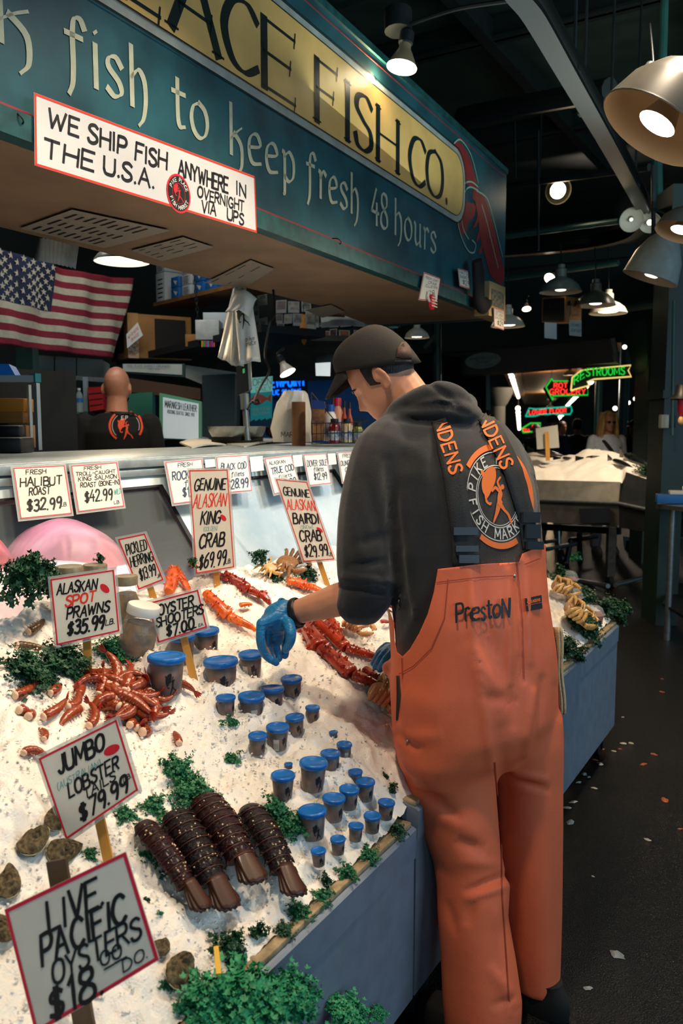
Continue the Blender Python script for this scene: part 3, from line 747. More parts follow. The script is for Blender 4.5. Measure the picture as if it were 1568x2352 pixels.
# ------------------------------------------------------------------ lobster tails
M_lobs = mat('dark_lobster_shell', '#1b080c', rough=.42, spec=.35, var=.5, vscale=60, col2='#0a0509', coat=.08, bump=.7, bscale=110, stretch=(1, 2.5, 1))
M_lobr = mat('brown_red_lobster_shell', '#330a0d', rough=.42, spec=.35, var=.5, vscale=60, col2='#150608', coat=.08, bump=.7, bscale=110, stretch=(1, 2.5, 1))
M_ridge = mat('orange_brown_ridge', '#5e2a16', rough=.5)
M_fan = mat('brown_tail_fan', '#43210f', rough=.5, var=.4, vscale=22, col2='#1a0b07', coat=.1, stretch=(1, .25, 1))
M_spot = mat('pale_yellow_spot', '#d9b98a', rough=.35)
def lobster_tail(a, b, wpx, label, m, bend=0.0):
    A, B = on_ice(*a, .012), on_ice(*b, .012); n = (ice_n(A) + ice_n(B)).normalized(); ax = (B - A).normalized(); sd_ = n.cross(ax).normalized(); L = (B - A).length
    w = wpx * depth((A + B) / 2) / FPX / 2; M = Matrix((sd_, ax, n)).transposed().to_4x4(); M.translation = A
    t = thing('lobster_tail', label, 'lobster tail', M, 'lobster tails on the ice')
    Ls = L * .74; sh = MB(); rg = MB(); spn = MB(); rnd = random.Random(label)
    def path(s): return V((bend * math.sin(s / L * math.pi) * .05, s, .012 * math.sin(s / L * math.pi)))
    rings = []; N = 8
    for i in range(N * 6 + 1):
        q = i / (N * 6); s = Ls * q; k = (q * N) % 1.0 if i < N * 6 else 1
        prof = interp([0, .08, .4, .8, 1], [.72, .92, 1.0, .86, .74], q) * (.90 + .13 * k ** .6)
        c = path(s); rings.append([c + V((w * prof * math.cos(al), 0, w * .78 * prof * math.sin(al) if math.sin(al) > 0 else w * .25 * math.sin(al))) for al in [2 * math.pi * j / 20 for j in range(20)]])
        if i % 6 == 5:
            rr = [c + V((w * prof * 1.02 * math.cos(al), .004, w * .80 * prof * math.sin(al))) for al in [math.pi * j / 14 for j in range(15)]]
            rg.tube(rr, w * .022, 6)
            for sx in (1, -1):   # side spikes of each ring
                e = c + V((sx * w * prof * .98, 0, w * .1)); spn.tube([e, e + V((sx * w * .2, w * .22, -w * .1))], [w * .13, w * .02], 6)
    sh.loft(rings); sh.build('shell', m, t); rg.build('shell_ridges', M_ridge, t); spn.build('side_spines', m, t)
    fan = MB()
    for ang, ln, wd, zz in ((0, 1.0, .50, .012), (.16, 1.02, .46, .008), (-.16, 1.02, .46, .008), (.30, .92, .42, .004), (-.30, .92, .42, .004)):
        o = path(Ls * .97); R = Matrix.Rotation(ang, 3, 'Z'); fl = L * .30 * ln
        def fp(u, v, R=R, o=o, fl=fl, wd=wd, zz=zz):
            x = (u - .5) * 2; hw = w * wd * (.95 + .45 * v - .35 * v * v) ; jag = .03 * math.sin(u * 19) * v
            return o + R @ V((x * hw, fl * (v * (1 - .12 * x * x) + jag), zz + w * .30 * (1 - .55 * v) * (1 - .5 * x * x)))
        fan.grid(fp, 8, 8)
    f = fan.build('tail_fan', M_fan, t); k = f.modifiers.new('t', 'SOLIDIFY'); k.thickness = .003
    sp_ = MB()
    for i in range(26):
        q = rnd.uniform(.03, .95); al = rnd.gauss(math.pi / 2, .55); prof = interp([0, .08, .4, .8, 1], [.72, .92, 1.0, .86, .74], q) * .99
        sp_.ball(path(Ls * q) + V((w * prof * math.cos(al), 0, w * .78 * prof * math.sin(al))), rnd.uniform(.0012, .0024), 8, 5)
    sp_.build('pale_spots', M_spot, t)
lobster_tail((320, 1902), (452, 2112), 66, 'thin brown lobster tail with parsley on it, leftmost of the four', M_lobr)
lobster_tail((392, 1880), (512, 2118), 88, 'broad blue-black spotted lobster tail, second from the left', M_lobs)
lobster_tail((460, 1846), (572, 2066), 92, 'red-brown lobster tail with orange ridges, highest of the four', M_lobr)
lobster_tail((566, 1868), (664, 2092), 80, 'dark lobster tail lying apart at the right, below the frilly parsley', M_lobs)

# ------------------------------------------------------------------ prawns
M_prawn = mat('cooked_prawn_shell', '#a84a24', rough=.3, var=.35, vscale=40, col2='#6e2413', coat=.3)
M_prawn2 = mat('raw_spot_prawn_shell', '#7d5b3c', rough=.35, var=.4, vscale=40, col2='#33221a', coat=.2)
M_pmeat = mat('pale_prawn_meat', '#e9c3a4', rough=.4, sss=.2)
M_ptail = mat('red_prawn_tail', '#a3281a', rough=.35)
def prawn_meshes(sh, curl):
    P = []; R = []
    for i in range(25):
        q = i / 24; a = curl * q; rad = 1 / max(curl, .01)
        P.append(V((rad * math.sin(a), 0, rad * (math.cos(a) - 1)))); k = (q * 6) % 1
        R.append(interp([0, .1, .5, .85, 1], [.10, .15, .14, .09, .05], q) * (.93 + .1 * k))
    mb = MB(); mb.tube(P, R, 12, up=(0, 1, 0)); s = mb.mesh('shell', sh)
    mt = MB(); mt.ball(P[0], (.07, .12, .12), 10, 7); meat = mt.mesh('meat', M_pmeat)
    tf = MB(); e = P[-1]; d = (P[-1] - P[-2]).normalized(); nn = V((0, 1, 0)).cross(d)
    for a in (-.5, -.17, .17, .5):
        dd = (d * math.cos(a) + V((0, 1, 0)) * math.sin(a)); tf.tube([e, e + dd * .16, e + dd * .27], [.03, .055, .02], 8, flat=.3, up=nn)
    lg = MB()
    for i in range(3, 18, 3):
        for sy in (-1, 1):
            c = P[i]; o = (P[i] - V((0, 0, -1 / max(curl, .01)))).normalized() if curl > .1 else V((0, 0, 1))
            lg.tube([c - o * R[i] * .7 + V((0, sy * .05, 0)), c - o * (R[i] + .09) + V((.03, sy * .06, 0))], [.016, .006], 5)
    return [('shell', s), ('meat', meat), ('tail_fan', tf.mesh('tail_fan', M_ptail)), ('swimmerets', lg.mesh('swimmerets', sh))]
PM = [prawn_meshes(M_prawn, c) for c in (.6, 1.4, 2.3)]; PM2 = [prawn_meshes(M_prawn2, .5)]
rp = random.Random(11)
def prawn(px, py, size, ms, label, group, ang=None, lift=.01):
    p = on_ice(px, py, lift); n = ice_n(p); a = rp.uniform(0, 6.28) if ang is None else ang
    M = frame(p, n + V((rp.uniform(-.3, .3), rp.uniform(-.3, .3), 0)), (math.cos(a), math.sin(a), 0)) @ Matrix.Rotation(rp.choice([1.57, -1.57, .5, 1.2]), 4, 'X') @ Matrix.Scale(size, 4)
    t = thing('prawn', label, 'prawn', M, group)
    for n_, me in ms: mesh_obj(n_, me, t)
LP = 'orange-brown peeled-back prawn tail in the heap below the spot prawn sign'
for k in range(44):
    a = rp.uniform(0, 6.28); r = abs(rp.gauss(0, .55)); px, py = 285 + 95 * r * math.cos(a), 1612 + 72 * r * math.sin(a)
    prawn(px, py, rp.uniform(.07, .095), PM[k % 3], LP, 'heap of spot prawns', lift=.012 + .026 * max(0, 1 - r))
for px, py, ang in ((40, 1640, .1), (95, 1655, 0), (150, 1632, -.2), (60, 1655, .4), (175, 1605, .5), (225, 1580, 1.2), (385, 1580, .3), (330, 1690, 1.3), (310, 1680, 1.1), (200, 1675, .2), (110, 1600, .1), (30, 1605, 0)):
    prawn(px, py, .075, PM[rp.randint(0, 1)], 'orange-brown prawn tail half sunk in ice at the rim of the heap', 'loose spot prawns round the heap', ang)
prawn(408, 1715, .06, PM[0], 'single red-orange prawn tail above the curly parsley', 'loose spot prawns round the heap', .8)
prawn(48, 1738, .06, PM[2], 'curled pale prawn left of the lobster sign', None, .5); prawn(95, 1705, .05, PM[1], 'prawn touching the top left edge of the lobster sign', None, .5)
prawn(62, 1458, .075, PM2[0], 'raw brown spot prawn on ice left of the prawn sign', None, .2); prawn(35, 1490, .07, PM2[0], 'lower raw brown spot prawn at the left picture edge', None, -.1)

# ------------------------------------------------------------------ crab legs and crabs
M_kcr = mat('red_king_crab_shell', '#b23718', rough=.3, var=.4, vscale=30, col2='#7a1d0e', coat=.35, bump=.3, bscale=70)
M_kco = mat('orange_king_crab_shell', '#e0691a', rough=.32, var=.3, vscale=30, col2='#c4430f', coat=.3, bump=.3, bscale=70)
M_kct = mat('pale_crab_underside', '#d9a777', rough=.45, var=.15, vscale=25)
def crab_leg(pts, wpx, label, m, group='king crab legs', lift=.02, spine=.5, seed=1):
    P = [on_ice(px, py, lift + (z if z else 0)) for px, py, *zz in pts for z in [zz[0] if zz else 0]]
    O = P[0].copy(); w = wpx * depth(P[0]) / FPX / 2; rnd = random.Random(seed)
    t = thing('king_crab_section', label, 'crab leg', O, group)
    n = ice_n(O)
    for i in range(len(P) - 1):
        a, b = P[i] - O, P[i + 1] - O; mb = MB(); L = (b - a).length
        q = [0, .06, .3, .7, .93, 1]; wi = w * (1 - .13 * i); last = i == len(P) - 2
        rr = [wi * k for k in ((.6, .8, .82, .95, 1.05, .8) if not last else (.7, .9, .8, .62, .35, .1))]
        pts_ = [a.lerp(b, k) + n * (.004 * math.sin(k * 3.14)) for k in q]; pts_ = cr(pts_, 3); r2 = [interp(range(len(q)), rr, j / 3) for j in range(len(pts_))]
        mb.tube(pts_, r2, 12, flat=.8, up=n); seg = mb.build('leg_segment', m, t)
        sp_ = MB()
        for k in range(int(52 * spine)):
            u = rnd.uniform(.08, .95); c = a.lerp(b, u); ax = (b - a).normalized(); al = rnd.uniform(-.4, 3.5); s1 = ax.cross(n).normalized()
            dr = s1 * math.cos(al) + n * math.sin(al); ri = interp(q, rr, u); sp_.tube([c + dr * ri * .8, c + dr * (ri * 1.42) + ax * wi * .1], [wi * .26, wi * .02], 5)
        sp_.build('spines', m, seg)
    return t
CL = [
 ([(382, 1372), (400, 1322), (432, 1372)], 34, 'bent knobbly orange king crab leg standing left of the tall king crab sign', M_kco),
 ([(512, 1332), (560, 1362), (606, 1388)], 30, 'red king crab leg just right of the tall sign stake', M_kcr),
 ([(440, 1306), (480, 1322), (520, 1345)], 26, 'dark red crab leg behind the tall king crab sign', M_kcr),
 ([(545, 1400), (572, 1398)], 14, 'small orange crab leg tip poking out of the ice by the glove', M_kco),
 ([(470, 1372), (520, 1425), (592, 1462)], 30, 'bright orange king crab leg sunk in ice right of the oyster sign', M_kco),
 ([(655, 1345), (700, 1356), (742, 1372)], 26, 'spiny orange king crab leg above the bare forearm', M_kco),
 ([(590, 1372), (612, 1400)], 26, 'thick red crab joint sticking out of the ice above the glove', M_kcr),
 ([(690, 1442), (728, 1500), (800, 1560), (888, 1600)], 44, 'long spiny red king crab leg, lower one under the forearm', M_kcr),
 ([(722, 1438), (790, 1500), (885, 1530)], 32, 'long smooth red king crab leg, upper one under the forearm', M_kcr),
 ([(752, 1432), (785, 1480)], 30, 'short red crab leg joined to the tan crab body', M_kcr),
 ([(830, 1550), (870, 1590), (900, 1650)], 34, 'dark red crab leg running behind the trouser hip', M_kcr),
 ([(870, 1396), (900, 1408)], 14, 'thin red crab leg pair beside the dark sleeve', M_kcr),
 ([(862, 1402), (898, 1418)], 10, 'thin red crab leg, lower of the pair beside the dark sleeve', M_kcr),
 ([(868, 1438), (900, 1442)], 12, 'red crab claw tip left of the orange overalls bib', M_kcr)]
for i, c in enumerate(CL): crab_leg(*c, seed=i, lift=.018)
M_dung = mat('tan_crab_shell', '#a8784a', rough=.4, var=.35, vscale=25, col2='#6d4526', bump=.3, bscale=60, coat=.15)
M_dungl = mat('yellow_tan_crab_leg', '#c79a58', rough=.4, var=.35, vscale=25, coat=.2)
def crab(px, py, wpx, label, ms, fold=False, seed=1, lift=.03):
    p = on_ice(px, py, lift); w = wpx * depth(p) / FPX; rnd = random.Random(seed); t = thing('crab', label, 'crab', frame(p, ice_n(p), (1, .3, 0)) @ Matrix.Scale(w, 4))
    mb = MB(); rings = []
    for i in range(11):
        q = i / 10; a = math.pi * q; y = .34 * -math.cos(a); hw = .5 * math.sin(a) ** .6 * (1 - .12 * q) + .02
        rings.append([V((hw * math.cos(b), y, .17 * math.sin(a) ** .6 * (math.sin(b) if math.sin(b) > 0 else .5 * math.sin(b)))) for b in [2 * math.pi * k / 18 for k in range(18)]])
    mb.loft(rings); mb.build('carapace', ms[0], t)
    for sx in (-1, 1):
        for j in range(4):
            y = -.2 + .14 * j; a = V((sx * .42, y, -.02)); r = rnd.uniform(-.14, .14)
            if fold: b = V((sx * (.62 + r), y - .05, .22)); c = V((sx * .25, y - .16 + r, .30)); e = V((sx * .05, y - .2 + r, .2))
            else: b = V((sx * .72, y * 1.5, .16 + r)); c = V((sx * .95, y * 2.0, -.02)); e = V((sx * 1.08, y * 2.2, -.12))
            lg = MB(); lg.tube([a, a.lerp(b, .5), b, b.lerp(c, .4), c, e], [.055, .065, .055, .06, .045, .012], 8); lg.build('leg', ms[1], t)
        cl = MB(); a = V((sx * .34, -.3, 0)); b = V((sx * .62, -.48, .10)); c = V((sx * .35, -.66, .12))
        cl.tube([a, b, b.lerp(c, .4), c], [.07, .08, .1, .08], 8); cl.tube([c, c + V((-sx * .12, -.08, .04)), c + V((-sx * .22, -.06, .02))], [.07, .05, .01], 8); cl.tube([c, c + V((-sx * .1, -.0, -.04)), c + V((-sx * .2, -.03, 0))], [.05, .04, .01], 8); cl.build('claw', ms[1], t)
    eye = MB(); eye.ball((.07, -.35, .05), .02, 8, 5); eye.ball((-.07, -.35, .05), .02, 8, 5); eye.build('eyes', M_ink, t)
    return t
crab(655, 1310, 68, 'tan crab with bent legs on the ice beyond the tall king crab sign', (M_dung, M_dung), seed=2, lift=.03)
crab(612, 1322, 46, 'smaller tan crab body left of the back crab', (M_kct, M_dungl), seed=3)
crab(800, 1455, 70, 'pale tan crab body under the forearm among the red legs', (M_kct, M_kct), True, seed=4)
crab(862, 1612, 82, 'pale crab cluster against the trouser hip', (M_kct, M_kct), True, seed=5)
crab(1302, 1428, 76, 'folded yellow-tan crab in the parsley at the far corner, lower one', (M_dung, M_dungl), True, seed=6, lift=.05)
crab(1276, 1372, 60, 'folded yellow-tan crab at the far corner, upper one by the overalls', (M_dung, M_dungl), True, seed=7, lift=.05)

# ------------------------------------------------------------------ oysters
M_oysh = mat('grey_brown_oyster_shell', '#a18a60', rough=.75, var=.5, vscale=9, col2='#4a3f2c', bump=.8, bscale=60)
M_oyin = mat('pearly_oyster_rim', '#cfc3a4', rough=.4)
def oyster(px, py, wpx, ang, label, seed):
    p = on_ice(px, py, .012); w = wpx * 1.35 * depth(p) / FPX; rnd = random.Random(seed)
    t = thing('oyster', label, 'oyster', frame(p, ice_n(p), (math.cos(ang), math.sin(ang), 0)) @ Matrix.Rotation(rnd.uniform(-.4, .4), 4, 'X') @ Matrix.Scale(w, 4), 'live oysters on the ice')
    for sgn, nm in ((1, 'upper_shell'), (-1, 'lower_shell')):
        mb = MB()
        def f(u, v):
            a = u * 2 * math.pi; r = v; k = 1 + .10 * noise.noise(V((math.cos(a) * 2, math.sin(a) * 2, seed))); x = .5 * r * math.cos(a) * k + .05; y = .31 * r * math.sin(a) * k * (1 - .35 * math.cos(a))
            step = .02 * math.sin(r * 22 + 2 * noise.noise(V((x * 5, y * 5, seed))))
            return V((x, y, sgn * (.17 * (1 - r * r) ** .7 + .012) + step + .12 * noise.noise(V((x * 5, y * 5, seed + 3)))))
        mb.grid(f, 28, 12); mb.build(nm, M_oysh, t)
    MB().tube([V((.5 * math.cos(a) + .05, .31 * math.sin(a) * (1 - .35 * math.cos(a)), .0)) for a in [2 * math.pi * k / 24 for k in range(25)]], .008, 6).build('shell_rim', M_oyin, t)
oyster(72, 1942, 70, .4, 'mottled oyster above the wooden stake of the nearest sign', 1)
oyster(140, 1965, 66, -.3, 'pale oyster right of the wooden stake of the nearest sign', 2)
oyster(14, 2040, 66, .9, 'yellow-brown oyster at the left edge beside the nearest sign', 3)
oyster(6, 2140, 60, 1.6, 'dark oyster at the left edge, lower one', 4)
oyster(118, 1893, 52, .9, 'brown oyster under the left corner of the lobster sign', 5)
oyster(405, 2240, 80, .3, 'brown oyster half hidden under the big curly parsley', 6)
oyster(360, 2190, 50, .2, 'small oyster right of the nearest sign', 7)

# ------------------------------------------------------------------ parsley
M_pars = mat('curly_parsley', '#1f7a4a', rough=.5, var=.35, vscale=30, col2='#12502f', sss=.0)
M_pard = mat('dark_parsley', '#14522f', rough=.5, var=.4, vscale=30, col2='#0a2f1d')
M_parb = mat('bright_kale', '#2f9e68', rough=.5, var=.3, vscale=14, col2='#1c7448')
M_stem = mat('parsley_stem', '#2f7a3e', rough=.5)
def parsley_mesh(seed, stems, frill, flat=1.0, m=M_pars, leaf=.085):
    r = random.Random(seed); lv = MB(); st = MB()
    for i in range(stems):
        a = r.uniform(0, 6.28); el = r.uniform(.05, 1.35); L = r.uniform(.55, 1.0)
        d = V((math.cos(a) * math.cos(el), math.sin(a) * math.cos(el), math.sin(el) * flat)); q = V((r.uniform(-.2, .2), r.uniform(-.2, .2), -.08))
        P = cr([V((0, 0, 0)), d * L * .5 + V((0, 0, .06)), d * L + q], 4); st.tube(P, [.014] * len(P), 4)
        for j in range(frill):
            c = P[r.randint(len(P) // 2, len(P) - 1)] + V((r.gauss(0, .10), r.gauss(0, .10), r.gauss(0, .07)))
            up = (d + V((r.gauss(0, .6), r.gauss(0, .6), r.gauss(.3, .5)))).normalized(); F = frame(c, up, (r.uniform(-1, 1), r.uniform(-1, 1), .1)); s = r.uniform(.6, 1.2) * leaf
            n = 8; vs = [F @ V((0, 0, -s * .2))]
            for k in range(n):
                t = 2 * math.pi * k / n; rr = s * (1 if k % 2 else .55); vs.append(F @ V((rr * math.cos(t), rr * math.sin(t), s * (.35 if k % 2 else -.15) + r.uniform(-.2, .2) * s)))
            lv.add(vs, [(0, 1 + k, 1 + (k + 1) % n) for k in range(n)])
    return lv.mesh('leaves', m), st.mesh('stems', M_stem)
PSL = {'big': parsley_mesh(1, 46, 26), 'bigd': parsley_mesh(2, 46, 26, m=M_pard), 'sprig': parsley_mesh(3, 9, 14, leaf=.15), 'sprigd': parsley_mesh(4, 12, 14, m=M_pard, leaf=.14), 'kale': parsley_mesh(5, 60, 30, m=M_parb, leaf=.10), 'mid': parsley_mesh(6, 26, 22, leaf=.11), 'midd': parsley_mesh(7, 26, 22, m=M_pard, leaf=.11)}
rq = random.Random(5)
def parsley(px, py, rpx, kind, label, squash=.6, p=None, lift=0.0):
    q = p if p is not None else on_ice(px, py, lift)
    if p is None and q.y > 1.62: q = onY(px, py, 1.62)
    s = rpx * depth(q) / FPX
    t = thing('parsley_sprig', label, 'parsley', frame(q, (ice_n(q) + V((0, -.1, .4))).normalized(), (math.cos(rq.uniform(0, 6)), math.sin(rq.uniform(0, 6)), 0)) @ Matrix.Diagonal((s, s, s * squash, 1)), 'parsley garnish')
    mesh_obj('leaves', PSL[kind][0], t); mesh_obj('stems', PSL[kind][1], t)
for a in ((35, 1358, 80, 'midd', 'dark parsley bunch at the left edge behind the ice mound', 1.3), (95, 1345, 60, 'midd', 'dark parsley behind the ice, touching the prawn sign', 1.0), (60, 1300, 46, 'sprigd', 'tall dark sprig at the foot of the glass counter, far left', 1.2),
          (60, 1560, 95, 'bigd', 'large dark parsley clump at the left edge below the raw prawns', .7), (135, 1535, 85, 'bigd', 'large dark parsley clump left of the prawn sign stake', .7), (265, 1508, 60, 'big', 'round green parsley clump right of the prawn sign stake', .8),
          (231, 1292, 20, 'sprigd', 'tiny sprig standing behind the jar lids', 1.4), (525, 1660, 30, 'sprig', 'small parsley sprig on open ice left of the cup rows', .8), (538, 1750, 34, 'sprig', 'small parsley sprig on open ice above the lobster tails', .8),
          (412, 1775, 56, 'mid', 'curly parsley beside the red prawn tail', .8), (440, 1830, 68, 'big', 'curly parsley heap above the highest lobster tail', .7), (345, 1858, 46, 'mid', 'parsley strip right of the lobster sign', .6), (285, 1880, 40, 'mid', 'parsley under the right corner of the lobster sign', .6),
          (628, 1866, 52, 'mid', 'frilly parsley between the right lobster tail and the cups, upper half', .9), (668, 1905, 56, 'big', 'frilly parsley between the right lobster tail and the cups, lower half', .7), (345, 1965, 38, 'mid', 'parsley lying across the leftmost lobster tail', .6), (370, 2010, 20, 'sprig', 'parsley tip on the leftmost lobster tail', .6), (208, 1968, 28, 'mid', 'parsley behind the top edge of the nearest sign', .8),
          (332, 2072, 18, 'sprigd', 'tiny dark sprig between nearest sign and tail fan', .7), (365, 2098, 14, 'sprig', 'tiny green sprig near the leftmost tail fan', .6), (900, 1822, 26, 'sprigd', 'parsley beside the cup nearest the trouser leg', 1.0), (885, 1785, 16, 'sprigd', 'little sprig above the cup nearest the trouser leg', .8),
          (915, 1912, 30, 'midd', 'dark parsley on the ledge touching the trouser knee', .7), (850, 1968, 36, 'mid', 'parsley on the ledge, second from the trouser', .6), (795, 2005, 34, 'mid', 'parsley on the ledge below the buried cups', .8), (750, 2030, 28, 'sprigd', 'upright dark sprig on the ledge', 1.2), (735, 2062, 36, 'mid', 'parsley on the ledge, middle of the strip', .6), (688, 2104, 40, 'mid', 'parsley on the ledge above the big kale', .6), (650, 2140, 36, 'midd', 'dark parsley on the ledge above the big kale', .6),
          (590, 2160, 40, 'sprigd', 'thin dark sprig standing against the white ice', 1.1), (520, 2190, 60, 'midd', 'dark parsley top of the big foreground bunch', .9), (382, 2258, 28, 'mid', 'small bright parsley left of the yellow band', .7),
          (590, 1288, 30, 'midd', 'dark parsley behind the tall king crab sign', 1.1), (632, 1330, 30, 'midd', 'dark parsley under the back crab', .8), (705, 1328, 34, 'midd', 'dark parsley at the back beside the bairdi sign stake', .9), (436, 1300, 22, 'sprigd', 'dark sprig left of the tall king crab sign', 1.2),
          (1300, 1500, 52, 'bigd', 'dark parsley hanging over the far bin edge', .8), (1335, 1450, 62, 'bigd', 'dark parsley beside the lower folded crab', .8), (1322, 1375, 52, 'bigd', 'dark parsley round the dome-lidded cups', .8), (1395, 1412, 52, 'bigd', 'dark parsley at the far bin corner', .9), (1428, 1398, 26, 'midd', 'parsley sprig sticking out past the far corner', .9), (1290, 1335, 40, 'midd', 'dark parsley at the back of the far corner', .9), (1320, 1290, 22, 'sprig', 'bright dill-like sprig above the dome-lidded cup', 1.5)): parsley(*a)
for a in ((560, 2330, 130, 'kale', 'big blurred bright kale bunch in the foreground', .75), (470, 2320, 90, 'kale', 'bright kale behind the yellow band', .8), (660, 2300, 80, 'kale', 'bright kale at the bin corner', .8)): parsley(*a)
parsley(790, 2325, 60, 'kale', 'bright kale leaf hanging in front of the bin panel', .6, p=onY(790, 2330, .77))
parsley(868, 2330, 26, 'kale', 'tip of kale furthest over the bin panel', .6, p=onY(868, 2330, .78))
p = on_ice(450, 2292, .09); tag(MB().bar(p + V((-.012, -.012, -.01)), p + V((.016, .016, .01)), .008, .004).build('rubber_band', mat('yellow_rubber', '#f0b400', rough=.5)), 'yellow rubber band round the foreground kale', 'rubber band')

# ------------------------------------------------------------------ dome-lidded cups at the far corner
M_dome = mat('dome_plastic', '#e8f0f0', rough=.06, alpha=.2, spec=.9)
M_salad = mat('orange_seafood_salad', '#e08a50', rough=.5, var=.4, vscale=60, col2='#c04a20', bump=.8, bscale=120)
def domecup(px, py, wpx, label, red=False):
    b = ice_hit(px, py + wpx * .9); d = depth(b); s = wpx * d / FPX
    t = thing('dome_cup', label, 'cup', Matrix.Translation(at(px, py, d) - V((0, 0, s * 1.3))) @ Matrix.Scale(s, 4), 'dome-lidded cups')
    MB().lathe([(0, 1.35), (.2, 1.32), (.36, 1.2), (.45, 1.0), (.46, .9), (.52, .88), (.52, .84), (.45, .84)], 22).build('dome_lid', M_dome, t)
    MB().lathe([(.44, .86), (.33, 0), (0, 0)], 20).build('plastic_cup', M_clear, t)
    MB().lathe([(0, 1.0), (.3, .95), (.42, .8), (.36, .35), (0, .35)], 18).build('seafood_salad', M_salad, t)
domecup(1309, 1312, 40, 'dome-lidded clear cup of orange salad, farthest one'); domecup(1318, 1352, 44, 'clear lidded tub in the middle of the far corner'); domecup(1368, 1392, 42, 'dome-lidded clear cup of orange salad nearest the bin corner')
# ------------------------------------------------------------------ handwritten price cards
M_sleeve = mat('clear_card_sleeve', '#c9cccb', rough=.12, alpha=.45, spec=.7)
M_redink = mat('orange_red_ink', '#e0371f', rough=.5); M_teal_ink = mat('teal_ink', '#2f9c96', rough=.5); M_blue_ink = mat('blue_black_ink', '#1c3350', rough=.5)
M_pinkred = mat('crimson_border', '#d81f3f', rough=.5)
INK = [M_ink, M_redink, M_teal_ink, M_blue_ink]
def seal(mb, q, u, v, r, mi, ang):
    ru, rv = r / q.w, r / q.h * .55; c, s = math.cos(ang), math.sin(ang)
    mb.poly([q.p(u + (ru * math.cos(t) * c - rv * q.h / q.w * math.sin(t) * s), v + (ru * q.w / q.h * math.cos(t) * s + rv * math.sin(t) * c), .0008) for t in [2 * math.pi * k / 16 for k in range(16)]], mi=mi)
def card(label, px, d0, d1, lines, stake=None, name='price_sign', group=None, sleeve=.006, q=None, bord=.0035, seals=(), slant=.22, bulge=0.0, paper=None, bmat=None, ink=None, par_cat='price sign', wt=.2, stake_up=None):
    """px: TL TR BR BL pixels; d0 top depth, d1 bottom depth"""
    if q is None: q = Quad(at(*px[0], d0), at(*px[1], d0), at(*px[2], d1), at(*px[3], d1), bulge)
    O = (q.c[2] + q.c[3]) / 2; I = Matrix.Translation(-O)
    t = thing(name, label, par_cat, O, group)
    def b(nm, mb, m, **k): mb.v = [v - O for v in mb.v]; return mb.build(nm, m, t, smooth=k.get('smooth', False))
    mb = MB(); inset_slab(mb, q, 0, .001, 0); b('card', mb, paper or M_card)
    if sleeve: mb = MB(); inset_slab(mb, q, sleeve, .0006, -.0015); b('sleeve', mb, M_sleeve)
    if bord: mb = MB(); border(mb, q, .0005, bord); b('border', mb, bmat or M_red)
    if lines:
        mb = MB()
        for i, ln in enumerate(lines):
            txt, u0, u1, v, sz, *c = ln
            write(mb, q, txt, u0, u1, v, sz, c[0] if c else 0, wt=c[1] if len(c) > 1 else wt, slant=slant, jit=.55, seed=hash_(label + txt + str(i)))
        b('handwriting', mb, ink or INK)
    for (u, v, r, ang) in seals:
        mb = MB(); seal(mb, q, u, v, r, 0, ang); b('red_seal', mb, M_red)
    if stake:
        mb = MB(); up = (q.c[0] - q.c[3]).normalized(); e = at(*stake, d1 + .004); a = (q.p(.5, .98, 0)); a = q.p(.5, .35, -.009); tgt = on_ice(*stake) if stake_up is None else stake_up
        e2 = e - (a - e).normalized() * .06
        mb.bar(e2 - q.n * .006, a, .018, .006, up=q.n); b('wooden_stake', mb, M_wood)
    return t, q
def hash_(s): return sum(ord(c) * (i + 3) for i, c in enumerate(s)) % 9973
def DS(px, py): return depth(ice_hit(px, py))
d = 1.13
t, q = card('largest nearest price sign, handwritten live pacific oysters, pink border', [(8, 2090), (288, 1956), (365, 2205), (80, 2378)], d + .02, d - .02, [('LIVE.', .30, .74, .34, .23), ('PACIFIC', .18, .86, .56, .23), ('OYSTERS', .22, .93, .74, .17), ('$18.', .14, .56, .985, .24), ('00', .60, .76, .80, .11), ('-', .60, .78, .88, .1), ('DO.', .74, .93, .93, .09)], bmat=M_pinkred, bord=.005, sleeve=0, bulge=.004, wt=.165)
mb = MB(); mb.bar(at(205, 2420, d + .06), at(130, 1975, d + .09), .03, .008, up=q.n); o = mb.build('wooden_stake', mat('dark_wet_wood', '#5a4632', rough=.7, var=.3, vscale=20)); o.parent = t; o.matrix_parent_inverse = Matrix.Translation(-t.location)
d = DS(240, 1930)
card('tilted price sign with red border reading jumbo lobster tails', [(88, 1742), (268, 1652), (318, 1815), (152, 1930)], d - .02, d - .05, [('JUMBO', .17, .76, .29, .20), ('(AUSTRALIAN)', .10, .66, .45, .08, 2, .09), ('LOBSTER', .2, .86, .60, .16), ('TAILS', .36, .78, .71, .11), ('$79.99', .24, .88, .93, .20), ('LB.', .86, .97, .80, .06)], (238, 1935), seals=[(.84, .34, .016, .1)])
d = DS(200, 1528)
card('square price sign reading alaskan spot prawns, in front of the oyster jars', [(115, 1330), (262, 1308), (275, 1450), (130, 1483)], d - .01, d - .04, [('ALASKAN', .08, .70, .26, .16), ('SPOT', .2, .66, .45, .15, 1), ('PRAWNS', .2, .86, .65, .16), ('$35.99', .18, .76, .89, .20), ('LB.', .79, .93, .86, .08)], (200, 1522), seals=[(.83, .28, .014, .9)])
d = DS(440, 1540)
card('small price sign reading oyster shooters seven dollars above the blue-lidded cups', [(338, 1385), (455, 1354), (476, 1441), (363, 1477)], d - .01, d - .03, [('OYSTER', .15, .84, .37, .24), ('SHOOTERS', .05, .99, .63, .22), ('$7.00', .2, .74, .93, .27), ('-', .5, .78, 1.02, .2), ('EA.', .84, .95, .92, .07)], (438, 1535))
d = DS(350, 1368)
